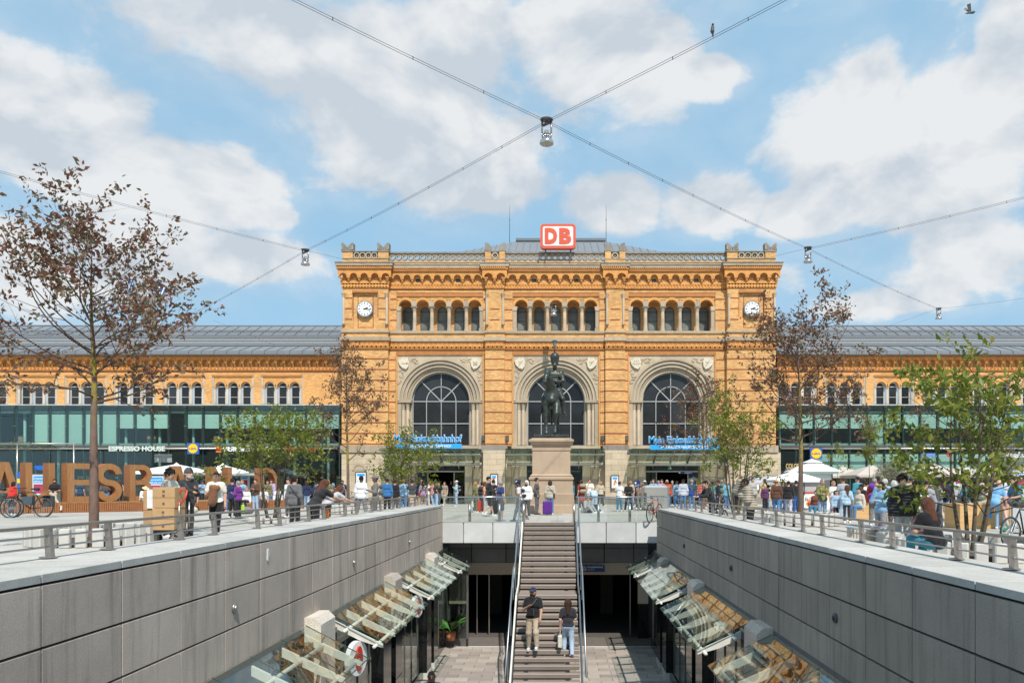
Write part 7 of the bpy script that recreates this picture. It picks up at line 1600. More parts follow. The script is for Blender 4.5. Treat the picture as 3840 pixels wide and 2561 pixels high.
def cloth(c):
    k='cloth_%d_%d_%d'%tuple(int(q*255) for q in c)
    return mat(k,c,rough=.85,var=.08,scale=2.6,bump=.6,bdist=.03,sheen=.2,spec=.2)
def hairm(c):
    return mat('hair_%d_%d_%d'%tuple(int(q*255) for q in c),c,rough=.5,var=.45,scale=7,bump=.9,bdist=.04,stretch=(3,3,.5),spec=.4)
def skin(c): return mat('skin_%d'%int(c[0]*255),c,rough=.55,var=.05,scale=12,bump=.05)
SK=dict(l=(.58,.33,.23),m=(.42,.23,.15),d=(.16,.075,.045),k=(.075,.036,.024))
HC=dict(black=(.012,.010,.009),brown=(.060,.030,.015),dbrown=(.028,.015,.010),blond=(.38,.24,.10),red=(.13,.042,.018),grey=(.36,.34,.32),white=(.62,.60,.56),straw=(.68,.58,.38),navy=(.02,.03,.07),dgrey=(.09,.09,.095),lblue=(.15,.3,.55),cream=(.6,.55,.45),orangec=(.6,.28,.10))
eye=mat('eye_dark',(.02,.014,.01),rough=.3,bump=0); lip=mat('lip_tone',(.30,.10,.08),bump=0)
NP=[0]
def person(sx,Y,h,hd,lab,top,tc,bot,bc,hs,hc,sk='l',legs='stand',arms='down',lean=0.0,sit=0.45,z=0.0,shoe=(.70,.69,.67),bag=None,fem=False,near=False,zoff=0,x=None,group=None,girth=1.0,text_=None,extra=None,fwd=True):
    """sx: image column, Y: distance, hd: heading in degrees, 0 faces the camera, 90 faces right, 180 shows the back"""
    NP[0]+=1; x=wx(sx,Y) if x is None else x
    res=.017 if near else .026
    key=(legs,arms,round(lean,2),sit if legs in('sit','cross') else 0,top,bot,fem,res)
    me,ex,J=bodymeshes(key,legs,arms,lean,sit,top,bot,fem,res)
    T=thing('person',lab,'person',(x,Y,z),R(hd),group,local=True); s=h/1.75; T.scale=(s*girth,s*girth,s)
    B_=put(me,'body',T,material=skin(SK[sk]))
    put(ex['top'],'dress' if top=='dress' else 'jacket' if top in('jacket','puffer') else 'shirt',T,material=cloth(tc)); put(ex['bot'],{'shorts':'shorts','skirt':'skirt','leggings':'leggings'}.get(bot,'trousers'),T,material=cloth(bc))
    if hs!='bald':
        if hs in('cap','beanie','strawhat'):
            o=put(hair('buzz',res),'hair',T,tuple(J['head']),(J['hlean'],0,0),material=cloth(HC['dbrown'] if sk!='l' else HC['brown']))
        o=put(hair(hs,res),{'cap':'cap','beanie':'beanie','strawhat':'straw_hat','headscarf':'headscarf'}.get(hs,'hair'),T,tuple(J['head']),(J['hlean'],0,0),material=(cloth if hs in('cap','beanie','headscarf','strawhat') else hairm)(HC[hc] if isinstance(hc,str) else hc))
    for k in 'lr':
        a=J['an'+k]; q=put(SHOE,'shoe',T,(a[0],a[1]-.01,a[2]-.078),(R(35) if legs=='cross' and k=='l' else 0,0,0),material=cloth(shoe)); put(SOLE,'sole',q,material=white if shoe[0]>.3 else blackp)
    # face
    hdp=J['head']; g=MB(); [g.sphere((sx_*.030,-.0935,.012),.011,6,4,(1.2,.6,.7)) for sx_ in(-1,1)]
    for sx_ in(-1,1): g.box(sx_*.030-.018,sx_*.030+.018,-.098,-.088,.030,.036)
    if 'face_me' not in fm:
        fm['face_me']=g.mesh('eyes_and_brows',eye); fm['lip']=MB().box(-.020,.020,-.096,-.085,-.062,-.054).mesh('mouth',lip); fm['glasses']=MB().box(-.062,-.006,-.112,-.106,-.004,.028).box(.006,.062,-.112,-.106,-.004,.028).box(-.07,.07,-.110,-.107,.02,.026).bar((-.07,-.108,.022),(-.08,0,.02),.004,.006).bar((.07,-.108,.022),(.08,0,.02),.004,.006).mesh('sunglasses',blackp)
        V,Q=sdf([('c',(-.03,-.075,-.075),(.03,-.075,-.075),.045,.045),('c',(-.06,-.03,-.05),(.06,-.03,-.05),.035,.035)],.016,.03,[lambda X,Y_,Z:(Z+.048)+0*X+0*Y_]); fm['beard']=npmesh('beard',V,Q,white)
    if abs(((hd+180)%360)-180)<125:
        put(fm['face_me'],'eyes_and_brows',T,tuple(hdp),(J['hlean'],0,0)); put(fm['lip'],'mouth',T,tuple(hdp),(J['hlean'],0,0))
    e_=extra or ()
    if 'beard' in e_: put(fm['beard'],'beard',T,tuple(hdp),(J['hlean'],0,0),material=cloth(HC['dbrown'] if 'gb' not in e_ else HC['grey']))
    if 'shades' in e_: put(fm['glasses'],'sunglasses',T,tuple(hdp),(J['hlean'],0,0))
    ch=J['chest']
    if bag=='backpack' or (isinstance(bag,tuple) and bag[0]=='backpack'):
        c=bag[1] if isinstance(bag,tuple) else (.03,.03,.033); c_=math.cos(lean); o=put(BPK,'rucksack',T,(0,ch[1]+.20*c_,ch[2]-.20+.05*math.sin(lean)),(lean,0,0),material=cloth(c))
        if isinstance(bag,tuple) and len(bag)>2: o.scale=(bag[2],)*3
        if fwd: g=MB(); [g.tube([(q*.10,ch[1]+.12,ch[2]+.12),(q*.11,ch[1]-.03,ch[2]+.15),(q*.11,ch[1]-.155,ch[2]+.02),(q*.12,ch[1]-.11,ch[2]-.14)],.016,5) for q in(-1,1)]; g.build('strap',cloth(c),T)
    elif isinstance(bag,tuple):
        kind,c=bag[:2]; k='l' if len(bag)<3 else bag[2]; sd=-1 if k=='l' else 1; w=J['wr'+k]
        if kind=='tote': MB().bbox(w[0]-.06,w[0]+.06,w[1]-.17,w[1]+.17,w[2]-.58,w[2]-.22,.02).build('tote_bag',cloth(c),T); MB().tube([(w[0],w[1]-.1,w[2]-.24),(w[0],w[1],w[2]-.06),(w[0],w[1]+.1,w[2]-.24)],.008,4).build('bag_handle',cloth(c),T)
        if kind=='cross':
            hp=J['hip']; MB().bbox(hp[0]+sd*.20-.045,hp[0]+sd*.20+.045,hp[1]-.14,hp[1]+.12,hp[2]-.08,hp[2]+.14,.02).build('shoulder_bag',cloth(c),T)
            MB().tube([(sd*.20,hp[1]-.05,hp[2]+.12),(sd*.08,ch[1]-.145,ch[2]-.05),(-sd*.11,ch[1]-.10,ch[2]+.16),(-sd*.11,ch[1]+.10,ch[2]+.14),(sd*.08,ch[1]+.15,ch[2]-.06),(sd*.20,hp[1]+.05,hp[2]+.12)],.012,5).build('bag_strap',cloth(c),T)
        if kind=='chestbag': MB().bbox(-.14,.05,ch[1]-.20,ch[1]-.13,ch[2]-.30,ch[2]-.08,.02).build('chest_bag',cloth(c),T); MB().tube([(-.1,ch[1]-.16,ch[2]-.1),(.0,ch[1]-.155,ch[2]),(.11,ch[1]-.10,ch[2]+.16),(.10,ch[1]+.10,ch[2]+.14)],.013,5).build('bag_strap',cloth((.1,.1,.1)),T)
        if kind=='bundle':
            w=J['wrl']; V,Q=sdf([('c',(w[0]+.02,w[1]-.05,w[2]+.06),(w[0]+.17,w[1]-.03,w[2]+.04),.08,.07),('c',(w[0]+.08,w[1]-.05,w[2]),(w[0]+.02,w[1]-.05,w[2]-.36),.09,.11),('c',(w[0]-.02,w[1]-.05,w[2]-.05),(w[0]-.12,w[1]-.03,w[2]-.2),.05,.04)],.02,.05); put(npmesh('folded_jacket',V,Q,cloth(c)),'folded_jacket',T)
    if text_: 
        tt=text(text_[0],'shirt_print',-text_[1]/2,text_[1]/2,ch[2]+text_[2],ch[2]+text_[2]+text_[3],ch[1]-.157,text_[4],T,.012,.01)
    if 'phone' in e_: w=J['wrl']; MB().box(w[0]+.02,w[0]+.09,w[1]-.12,w[1]-.11,w[2]-.0,w[2]+.13).build('phone',blackp,T)
    return T
W_=(.74,.73,.71); BK=(.018,.018,.020); DG=(.075,.075,.08); NV=(.018,.030,.085); JE=(.085,.20,.38); LJ=(.32,.45,.60); BG=(.50,.42,.32); KH=(.14,.13,.07); OL=(.17,.16,.075); GY=(.28,.28,.29); WH=(.72,.72,.73); TL=(.05,.25,.33)
P=person
# --- left foreground
P(810,21.5,1.78,12,'man in cream LiveFast T-shirt carrying a folded brown jacket','tee',(.72,.68,.58),'long',BK,'short','brown',legs='walk',arms=('chest','down'),near=True,bag=('bundle',(.20,.09,.045)),text_=('LiveFast',.26,.06,.055,blackp))
P(700,19.6,1.83,62,'man with grey beanie and grey beard in black knit jacket beside the cart','jacket',(.035,.035,.038),'long',(.06,.055,.05),'beanie','dgrey',lean=.12,arms=('reach','chest'),near=True,extra=('beard','gb'))
P(634,20.6,1.82,75,'dark haired man in cream shirt and rust red waistcoat beside the cart','jacket',(.66,.62,.52),'long',(.03,.03,.03),'curly','black',arms=('down','reach'),near=True,lean=.05)
P(205,39.7,1.75,25,'seated man in black shirt with crossed legs on the long bench','tee',BK,'long',BG,'short','dbrown',sk='m',legs='cross',arms='lap',sit=.53,near=False,extra=('beard',))
P(395,41.9,1.72,35,'seated man in white T-shirt looking down on the bench, right of the trunk','tee',W_,'long',JE,'short','dbrown',legs='cross',arms='lap',sit=.53,lean=.2,extra=('shades',))
P(536,42.6,1.72,50,'seated man in straw hat and white shirt on the bench','jacket',W_,'shorts',BG,'strawhat','straw',legs='sit',arms='lap',sit=.53,lean=.55,shoe=(.12,.06,.03))
P(300,43.4,1.78,175,'man in navy top and dark cap standing behind the letter E','tee',(.03,.07,.13),'long',(.05,.07,.11),'cap','black',lean=.1,z=.0)
P(447,44.5,1.65,205,'woman with brown hair and black top leaning behind the letter S','vest',BK,'long',BK,'bob','red',fem=True,z=.1,lean=.35)
P(42,36.4,1.6,160,'person in red jacket and cap behind the bicycles','jacket',(.55,.03,.02),'long',BK,'bob','dbrown',z=.0,legs='stand',lean=.2)
P(90,40,1.6,190,'seated person in red jacket with blue rucksack left of the letter U','jacket',(.50,.035,.03),'long',JE,'long','brown',legs='sit',sit=.5,bag=('backpack',(.05,.25,.40)),fem=True)
P(727,42.4,1.66,-10,'seated woman in dark patterned top with black skirt on the bench','tee',DG,'long',BK,'long','brown',legs='sit',sit=.5,fem=True)
P(848,43.6,1.68,10,'seated person in light blue denim with red shoes on the bench','jacket',LJ,'long',JE,'bob','grey',legs='sit',sit=.5,shoe=(.5,.03,.02))
P(872,32.6,1.72,170,'man in navy jacket and black trousers seen from behind left of the green tree','jacket',NV,'long',BK,'short','dbrown',arms='down')
P(893,32.2,1.60,-100,'woman in purple cardigan with a lime green bag','jacket',(.18,.035,.24),'long',BK,'short','grey',fem=True,bag=('tote',(.42,.70,.04),'l'),arms=('down','phone'),shoe=BK)
P(925,43.2,1.66,-5,'seated woman in white top and black trousers right of the couple','jacket',W_,'long',BK,'bob','blond',legs='sit',sit=.45,fem=True)
P(958,43,1.78,-15,'man in brown leather jacket and light jeans in front of the letter D','jacket',(.10,.055,.035),'long',LJ,'short','brown',arms='phone')
P(990,45.5,1.66,10,'seated woman in white shirt behind the left green tree','tee',W_,'long',DG,'bob','dbrown',legs='sit',sit=.45,fem=True)
P(1042,46.5,1.68,20,'seated person with white sheet of paper behind the green tree stems','jacket',W_,'long',JE,'short','brown',legs='sit',sit=.45)
P(1082,33.5,1.72,-30,'man in white top partly hidden by the person in the grey hooded jacket','jacket',W_,'long',DG,'short','brown')
P(1105,23.0,1.70,165,'person in grey hooded jacket with black shoulder strap seen from behind','jacket',(.13,.13,.135),'long',BK,'bun','dbrown',bag=('cross',BK,'l'),near=True)
P(1170,19.2,1.66,150,'woman with long auburn hair in black T-shirt bending over near the railing','tee',(.022,.022,.025),'long',BK,'long','red',fem=True,lean=.62,arms='reach',near=True,girth=1.05,x=-6.15)
P(1226,21.4,1.60,140,'woman with brown hair in grey T-shirt bending forward beside the orange bottle','tee',(.45,.45,.46),'long',BK,'long','red',fem=True,lean=.85,arms='reach',near=True,x=-6.5)
P(1284,47.4,1.74,12,'man in navy T-shirt with white BLVD print before the tower base','tee',NV,'long',BK,'short','black',sk='m',legs='wide',arms='back',text_=('BLVD',.26,-.12,.24,white),extra=('beard',))
P(1232,52,1.70,60,'person in beige jacket and blue cap bending over a bicycle','jacket',(.42,.33,.21),'long',JE,'cap','lblue',lean=.7,arms='reach')
P(1190,54,1.70,190,'person in teal jacket behind the bending cyclist','jacket',(.02,.18,.20),'long',BK,'short','dbrown',lean=.2)
P(1203,50,1.7,30,'man in black clothes left of the arcade corner column','jacket',BK,'long',BK,'short','black')
P(1355,31.4,1.80,172,'man in white hooded sweater with striped sleeves seen from behind','jacket',(.72,.72,.74),'long',(.20,.20,.21),'short','black',sk='d',legs='wide',near=True)
P(1408,29.5,1.78,-75,'man in grey jacket and peaked cap looking at a phone','jacket',(.18,.17,.15),'long',(.12,.12,.11),'cap',(.16,.16,.19),sk='d',arms='phone',bag=('backpack',(.09,.09,.09)),near=True,extra=('phone',))
P(1452,38,1.76,180,'man in blue denim shirt seen from behind at the green entrance tree','jacket',(.035,.14,.33),'long',BK,'short','dbrown')
P(1482,40,1.70,160,'person in black beside the denim shirt man behind the green entrance tree','jacket',BK,'long',DG,'short','dbrown')
P(1514,41.5,1.74,185,'man in light blue shirt behind the stems of the entrance tree','jacket',(.32,.50,.70),'long',JE,'short','blond')
P(1545,39.5,1.70,200,'man in black vest and white sleeves right of the entrance tree','tee',(.06,.06,.07),'shorts',BG,'short','dbrown',arms='reach')
P(1567,43,1.76,60,'man in navy jacket bending down near the red shoulder bag','jacket',NV,'long',BG,'short','grey',lean=.35)
P(1588,42,1.66,170,'woman in lilac T-shirt with a red shoulder bag','tee',(.50,.40,.62),'long',(.45,.36,.30),'long','dbrown',fem=True,bag=('cross',(.6,.03,.02),'r'))
P(1616,53.5,1.66,5,'woman in yellow top in the left station entrance','jacket',(.62,.42,.06),'long',NV,'bob','dbrown',fem=True)
P(1646,52.5,1.64,-8,'girl in black T-shirt and long hair walking out of the left entrance','tee',BK,'long',(.05,.08,.12),'long','dbrown',fem=True,legs='walk',shoe=W_)
P(1667,54.5,1.68,-20,'woman in long beige coat in the left station entrance','dress',(.30,.25,.18),'long',(.40,.34,.26),'long','brown',fem=True,legs='walk')
P(1625,58.8,1.75,10,'dark dressed person inside the left station doors','jacket',DG,'long',BK,'short','dbrown'); P(1692,60,1.8,0,'person deep inside the left station doors','jacket',BK,'long',DG,'long','dbrown')
P(1712,52,1.74,-85,'man in light blue shirt and white cap with a rucksack walking at the left entrance','jacket',(.34,.46,.52),'long',LJ,'cap','white',sk='m',legs='stand',arms='chest',bag=('backpack',(.12,.14,.16)))
# --- group left of the monument
P(1784,39.8,1.60,120,'blonde woman in olive jacket holding a white shopping bag','jacket',OL,'long',KH,'long','blond',fem=True,bag=('tote',(.66,.68,.62),'r'))
P(1808,41.2,1.60,150,'woman with black rucksack behind the woman in peach','jacket',(.08,.04,.045),'long',BK,'bun','dbrown',fem=True,bag='backpack')
P(1818,39.6,1.60,100,'woman in peach shirt and light jeans left of the monument','tee',(.66,.27,.15),'long',(.42,.47,.52),'bob','red',fem=True)
P(1832,34.6,1.80,120,'tall man in black shirt, black shorts and black cap walking','jacket',BK,'shorts',BK,'cap','black',legs='walk',arms=('phone','swingf'))
P(1851,38,1.70,140,'man in dark T-shirt with a white plastic bag behind the tall man','tee',BK,'long',DG,'short','dbrown',bag=('tote',W_,'l'))
P(1878,30.3,1.60,125,'grey haired man in navy T-shirt and dark shorts at the glass balustrade','tee',(.022,.05,.17),'shorts',DG,'short','grey',sk='m',shoe=(.25,.27,.32))
P(1952,29.95,1.58,-100,'man in pale pink T-shirt, black cap and rucksack leaning left of the stair head','tee',(.66,.55,.54),'long',(.16,.15,.15),'cap','black',sk='d',lean=.15,legs='walk',bag='backpack',shoe=(.3,.3,.32))
P(1975,33.5,1.62,-20,'smiling person with a white headscarf behind the man with the rucksack','jacket',W_,'long',DG,'headscarf','white',sk='m',extra=('beard',))
P(2013,37.0,1.78,80,'man in dark grey jacket and glasses standing left before the monument','jacket',(.085,.08,.078),'long',(.11,.11,.12),'short','dbrown',arms='pocket',shoe=(.05,.04,.035),extra=('shades',))
P(2063,36.6,1.66,178,'woman in beige jacket and blue jeans with black shoulder bag before the monument','jacket',(.44,.38,.30),'long',JE,'bob','brown',fem=True,bag=('cross',BK,'l'))
# --- right of the monument
P(2180,44.5,1.72,-150,'woman in rust red dress with a large beige rucksack','dress',(.33,.05,.03),'long',BK,'bun','red',fem=True,bag=('backpack',(.35,.29,.21),1.35))
P(2211,45.5,1.80,10,'man in white striped shirt drinking, right of the monument','tee',(.70,.70,.62),'long',(.45,.50,.60),'short','red',arms=('face','lap'))
P(2192,39.0,1.66,60,'sitting man in grey, red and black tracksuit on the ground','jacket',(.36,.34,.32),'long',(.34,.33,.32),'short','black',sk='m',legs='ground',arms='lap',lean=.35)
P(2208,39.6,1.66,70,'second sitting man with shaved head behind the tracksuit man','jacket',(.30,.28,.28),'long',BK,'buzz','black',sk='d',legs='ground',arms='lap',lean=.25)
P(2228,41,1.62,185,'bending person in pale blue top and light jeans behind the sitting men','tee',(.45,.58,.68),'long',LJ,'bald','black',fem=True,lean=1.1)
P(2323,41.5,1.62,170,'man in white patterned T-shirt, blue cap and jeans seen from behind','tee',(.66,.67,.70),'long',(.06,.19,.30),'cap','navy',sk='m',arms='phone',shoe=W_)
P(2357,41.8,1.60,-10,'bald man in black leather jacket over a red T-shirt','jacket',(.02,.02,.022),'long',BK,'bald','black',sk='d',legs='wide',arms='lap',extra=('shades',))
P(2388,46.5,1.64,20,'seated couple member in black near the blue sign','vest',BK,'long',DG,'long','dbrown',legs='sit',sit=.5,fem=True); P(2402,46.2,1.66,-20,'seated person with brown hair near the waste container','tee',(.20,.14,.10),'long',DG,'short','brown',legs='sit',sit=.5)
P(2418,47.5,1.72,150,'woman with white cap and black rucksack behind the waste container','jacket',BK,'long',GY,'cap','white',fem=True,bag='backpack')
P(2444,49,1.70,10,'worker in yellow high visibility jacket before the right entrance','jacket',(.60,.78,.02),'long',JE,'short','grey')
P(2469,46.5,1.72,175,'bald man in orange and cream striped shirt with a dark bag','tee',(.45,.22,.12),'long',JE,'buzz','grey',bag=('cross',BK,'r'))
P(2501,45.5,1.76,0,'stout man in rust red shirt and sunglasses facing the camera','jacket',(.42,.075,.028),'long',(.06,.17,.30),'bald','black',girth=1.15,extra=('shades','beard'),bag=('backpack',(.45,.4,.3),.8),arms='down')
P(2521,53,1.74,-10,'grey haired man in dark blue jacket in the right entrance','jacket',(.04,.06,.10),'long',DG,'short','grey')
P(2538,48,1.70,185,'person with light blue rucksack before the right entrance','jacket',(.25,.42,.55),'long',JE,'short','brown',bag=('backpack',(.30,.48,.60)))
P(2562,42.5,1.76,178,'man in blue and white striped sweater seen from behind','jacket',(.46,.49,.56),'long',JE,'buzz','black',sk='d')
P(2594,43.2,1.74,172,'grey haired man in royal blue jacket with brown shoulder bag','jacket',(.025,.065,.26),'long',JE,'short','grey',bag=('cross',(.2,.09,.04),'l'))
P(2612,50,1.70,170,'dark haired person behind the royal blue jacket','jacket',DG,'long',BK,'short','dbrown')
P(2630,48.5,1.72,178,'white haired person in pink and yellow top under the tree','tee',(.60,.14,.14),'long',JE,'short','white')
P(2655,47,1.60,-15,'blonde woman in brown floral dress with red scarf','dress',(.26,.17,.11),'leggings',(.35,.22,.15),'bob','blond',fem=True)
P(2692,42.5,1.70,-95,'man in dark clothes with a large olive rucksack','jacket',(.02,.025,.03),'long',BK,'short','dbrown',sk='m',bag=('backpack',(.10,.11,.045),1.35))
P(2632,26.3,1.62,-78,'dark haired man in black fleece leaning on the right railing','jacket',(.020,.020,.022),'long',(.03,.05,.08),'short','black',lean=.42,arms='rail',near=True,x=5.35)
P(2725,44,1.66,175,'bald man in blue jeans carrying a blue bag behind the railing','jacket',(.16,.36,.46),'long',JE,'bald','black',bag=('cross',(.3,.5,.6),'l'))
P(2768,40,1.74,160,'person in dark blue waxed jacket under the green tree','jacket',(.035,.10,.16),'long',BK,'short','dbrown')
P(2822,41.5,1.84,20,'tall brown haired man behind the puffer jacket','jacket',(.40,.38,.36),'long',DG,'short','brown')
P(2800,20.3,1.60,-95,'man in beige puffer jacket holding his hand to his forehead at the railing','puffer',(.36,.31,.24),'long',BK,'short','black',sk='d',lean=.22,arms=('raise','chest'),near=True,girth=1.1,x=5.15)
P(2869,41.3,1.44,10,'short elderly woman in purple cardigan with a blue shopping bag','jacket',(.09,.03,.09),'long',BK,'short','white',sk='l',fem=True,bag=('tote',(.28,.45,.62),'r'))
P(2912,35,1.66,172,'man in brown leather jacket, tan cap and jeans walking away','jacket',(.105,.048,.03),'long',JE,'cap','orangec',legs='walk',shoe=(.1,.2,.3))
P(2957,35.5,1.62,165,'person in black leather jacket and pale grey trousers walking away','jacket',BK,'long',(.46,.46,.52),'short','dbrown',legs='walk',lean=.15)
P(2935,40.5,1.64,-20,'person in navy behind the brown leather jacket','jacket',NV,'long',(.04,.12,.28),'bob','brown'); P(2985,39,1.66,200,'person in black top and blue trousers under the white parasol','tee',BK,'long',(.02,.09,.30),'short','dbrown')
P(3060,33.5,1.58,-40,'seated woman in blue jeans left of the man in green','jacket',(.2,.06,.04),'long',(.05,.18,.30),'bun','dbrown',fem=True,legs='sit',sit=.4)
P(3084,29.6,1.66,8,'grey haired man in green jacket with yellow rucksack straps','jacket',(.20,.20,.085),'long',LJ,'short','grey',arms='lap',bag=('backpack',(.70,.42,.02)),near=True)
P(3126,33,1.60,20,'fair haired person in white T-shirt beside the man in the grey T-shirt','tee',W_,'long',BG,'bob','blond',fem=True)
P(3134,28.7,1.22,20,'little girl in denim jacket','jacket',LJ,'leggings',BK,'long','brown',fem=True,shoe=W_)
P(3120,29.3,.98,-100,'small child in lilac dress holding the girl by the hand','dress',(.52,.44,.58),'leggings',(.5,.4,.5),'bob','blond',fem=True)
P(3161,31.6,1.74,178,'man in grey T-shirt seen from behind','tee',(.36,.38,.42),'long',LJ,'buzz','brown',arms='phone')
P(3176,28.4,1.42,175,'red haired woman in denim jacket and black leggings with brown belt bag','jacket',(.36,.52,.64),'leggings',(.04,.04,.045),'long','red',fem=True,bag=('cross',(.22,.13,.08),'l'),shoe=W_)
P(3222,30.5,1.62,-60,'seated woman with tied brown hair in cream top','jacket',(.60,.54,.44),'long',JE,'bun','brown',fem=True,legs='sit',sit=.5)
P(3242,32.5,1.68,-75,'seated man in black cardigan and light jeans on the small wooden box','jacket',BK,'long',LJ,'short','black',sk='d',legs='sit',sit=.62,arms='lap',lean=.25,extra=('phone',))
P(3222,34,1.70,-70,'seated dark skinned man in white top behind the black cardigan','jacket',W_,'long',LJ,'short','black',sk='k',legs='sit',sit=.5)
P(3278,26.5,1.66,170,'person carrying a purple and red hiking rucksack','jacket',(.5,.05,.03),'long',(.20,.17,.13),'short','grey',bag=('backpack',(.16,.035,.28),1.5))
P(3318,24.5,1.62,172,'white haired man in sky blue shirt seen from behind','jacket',(.22,.42,.62),'long',BG,'short','white',girth=1.1)
P(3303,19.5,1.50,-65,'dark haired woman in blue denim jacket with hand at her mouth','jacket',(.22,.40,.58),'long',(.26,.26,.29),'bob','black',fem=True,arms=('face','phone'),near=True)
P(3352,23,1.56,170,'white haired woman behind the curly haired boy','jacket',(.1,.08,.1),'long',DG,'bob','white',fem=True)
P(3384,16.0,1.60,-12,'curly haired young man in black quilted vest over a cream hooded sweater','puffer',(.035,.036,.04),'long',(.60,.58,.55),'curly','dbrown',near=True,arms='down')
P(3440,17.4,1.56,165,'woman with dark hair in white blouse and pink trousers','jacket',(.66,.66,.70),'long',(.55,.26,.26),'long','black',fem=True,near=True)
P(3470,18.6,1.56,178,'person in grey sweatshirt behind the seated black clad woman','jacket',(.30,.31,.34),'long',(.2,.2,.22),'cap','navy')
P(3488,24,1.66,-70,'bearded man with dark hair laughing behind the tree','jacket',DG,'long',BK,'short','dbrown',extra=('beard',))
P(3532,12.6,1.62,195,'seated woman with auburn hair in black top and teal jeans close to the railing','tee',(.010,.010,.012),'long',(.035,.21,.29),'long','red',fem=True,legs='sit',sit=.40,lean=.30,arms='lap',near=True,girth=1.08,x=6.25)
tg='guests sitting under the right parasols'
for sx,Y,hd,tc,hc,l,hs in((3560,31,30,(.10,.05,.03),'dbrown','seated guest in brown behind the leafy tree trunk','short'),(3590,33,-30,(.3,.1,.05),'red','seated guest with red hair behind the leafy tree','long'),(3640,31,20,DG,'dbrown','seated guest in dark clothes right of the leafy tree stems','long'),(3660,28,100,(.5,.5,.52),'brown','seated guest in light grey top at the plywood box','long'),(3690,27,-90,(.5,.46,.42),'blond','seated guest in beige at the plywood box','bob'),(3770,30,160,BK,'black','seated guest in black behind the tall plywood box','long'),(3795,29,20,BK,'dbrown','seated guest with dark hair at the tall plywood box','bun')):
    P(sx,Y,1.68,hd,l,'jacket',tc,'long',DG,hs,hc,legs='sit',sit=.55,arms='lap')
P(3725,24.2,1.70,120,'man in sky blue shirt sitting on the big plywood box','jacket',(.20,.42,.70),'long',LJ,'bald','black',legs='sit',sit=.80,lean=.5,arms='lap')
P(3728,30,1.76,150,'man in black T-shirt standing behind the plywood box','tee',(.03,.03,.033),'long',DG,'short','brown')
P(3772,27.6,1.78,165,'man in white striped shirt seen from behind at the right edge','jacket',(.58,.64,.74),'long',NV,'short','black',sk='m')
P(3808,28.6,1.70,0,'person drinking from a white cup at the right edge','jacket',DG,'long',BK,'short','red',arms=('face','down'))
P(3822,21.5,1.68,-85,'seated person in blue shirt and dark shorts with green shoes at the right edge','tee',(.05,.20,.34),'shorts',DG,'short','brown',legs='cross',sit=.55,arms='lap',lean=.25,shoe=(.01,.22,.16),near=True)
P(3480,29,1.74,20,'man in dark cap among the crowd behind the leafy tree','jacket',(.3,.33,.36),'long',DG,'cap','navy'); P(3430,27,1.70,-40,'woman with black hair behind the white blouse','jacket',(.2,.1,.1),'long',BK,'long','black',fem=True)
P(2752,48.5,1.72,10,'passer by in grey before the right tower base','jacket',GY,'long',DG,'short','brown'); P(2905,52,1.70,-30,'passer by in red behind the brown leather jacket','jacket',(.4,.06,.04),'long',NV,'short','dbrown')
for sx,Y,hd,tc,l in((2475,60.5,5,DG,'person in dark grey deep inside the right entrance'),(2540,62,170,BK,'person in black deep inside the right entrance'),(2590,59.6,-20,(.3,.1,.1),'person in dull red inside the right entrance'),(2140,56.5,160,(.2,.25,.3),'person in blue grey at the middle entrance door')): P(sx,Y,1.72,hd,l,'jacket',tc,'long',DG,'short','dbrown')
# --- on the stairs and below
Ym=22.55; P(1999,Ym,1.86,-8,'man in black T-shirt, cap and beige trousers walking down the stairs','tee',(.014,.014,.016),'long',(.44,.35,.255),'cap','navy',sk='m',legs='step',arms=('chest','swingf'),z=stairz(Ym)-.0,near=True,bag=('chestbag',(.012,.012,.014)),extra=('beard',),shoe=(.55,.58,.62),girth=1.05)
Yw=22.5; P(2130,Yw,1.70,176,'woman with long brown hair in dark T-shirt and light jeans walking up the stairs','tee',(.030,.030,.038),'long',(.40,.53,.68),'long','brown',fem=True,legs='step',arms=('phone','down'),z=stairz(Yw)-.0,near=True,bag=('tote',(.62,.58,.50),'r'),shoe=(.10,.04,.08))
P(1618,18.2,1.80,10,'man with shaved head in blue shirt, head and shoulders at the bottom picture edge','jacket',(.05,.08,.16),'long',DG,'buzz','black',sk='k',z=FLOOR,lean=.15,near=True,extra=('beard',))
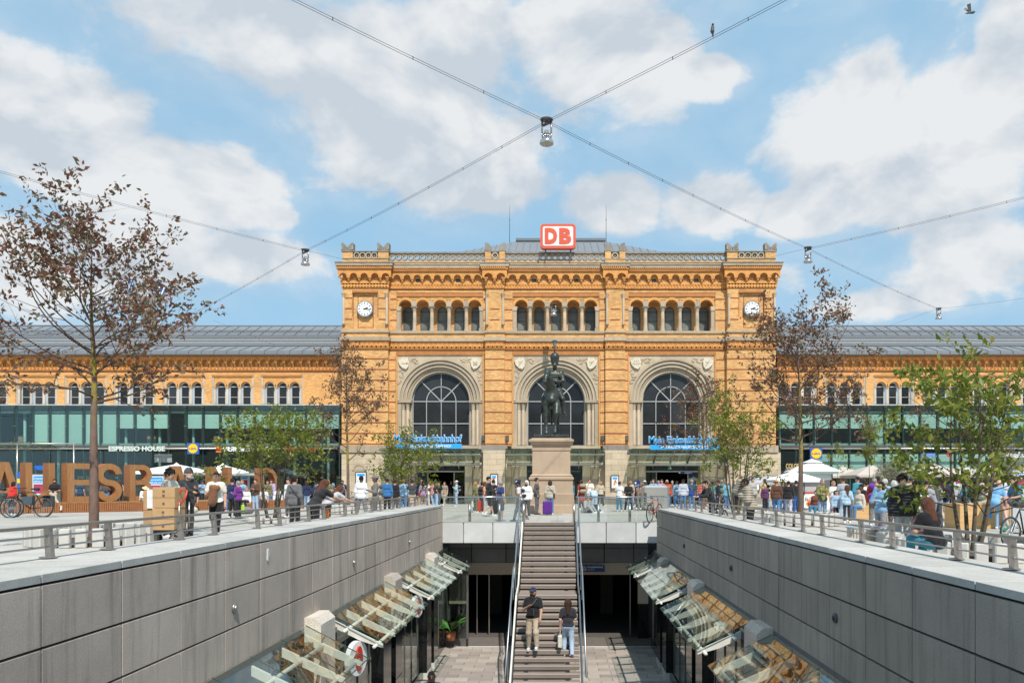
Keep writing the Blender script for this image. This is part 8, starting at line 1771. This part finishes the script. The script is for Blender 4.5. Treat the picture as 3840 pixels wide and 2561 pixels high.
# more of the crowd in the middle distance; every outfit and spot is its own
pal=[('white',W_),('black',BK),('navy',NV),('sky blue',(.25,.42,.62)),('rust red',(.40,.07,.03)),('olive green',OL),('mustard yellow',(.55,.36,.05)),('grey',GY),('pink',(.60,.28,.32)),('beige',BG),('teal',TL),('burgundy',(.14,.015,.03)),('cream',(.62,.57,.47)),('lilac',(.42,.34,.55)),('forest green',(.03,.10,.04))]
rc=random.Random(77); used=set()
def crowd(n,s0,s1,y0,y1,where,hmin=1.55,hmax=1.80):
    for _ in range(n):
        for _t in range(50):
            a=rc.choice(pal); b=rc.choice([('blue jeans',JE),('black trousers',BK),('grey trousers',DG),('beige trousers',BG),('light jeans',LJ)]); hs=rc.choice([('dark haired','short','dbrown'),('long haired','long','brown'),('blond','bob','blond'),('capped','cap','navy'),('grey haired','short','grey'),('brown haired','bun','dbrown')])
            if (a[0],b[0],where) not in used: used.add((a[0],b[0],where)); break
        tp=rc.choice(('tee','jacket','jacket')); hd=rc.choice((0,20,-25,90,-90,160,180,200,120))
        P(rc.uniform(s0,s1),rc.uniform(y0,y1),rc.uniform(hmin,hmax),hd,'%s in %s %s and %s, %s'%('person with '+hs[1],a[0],'T-shirt' if tp=='tee' else 'jacket',b[0],where) if 0 else '%s person in %s %s and %s %s'%(hs[0],a[0],'T-shirt' if tp=='tee' else 'jacket',b[0],where),tp,a[1],'long',b[1],hs[1],hs[2],sk=rc.choice('lllmmd'),legs=rc.choice(('stand','walk','wide')),arms=rc.choice(('down','phone','pocket','swingf','chest')),bag=rc.choice((None,None,'backpack',('cross',BK,'l'))),fem=hs[1] in('long','bob','bun'))
crowd(9,1475,1640,43,55,'at the left entrance')
crowd(9,2400,2700,44,56,'at the right entrance')
crowd(8,2700,2960,40,52,'before the right tower base')
crowd(12,3140,3560,27,41,'by the taupe parasols')
crowd(7,3600,3835,26,38,'behind the plywood boxes')
crowd(8,780,1230,40,54,'behind the left green tree')
crowd(7,590,770,44,50,'near the letter N')
crowd(4,2120,2380,47,56,'right of the monument')
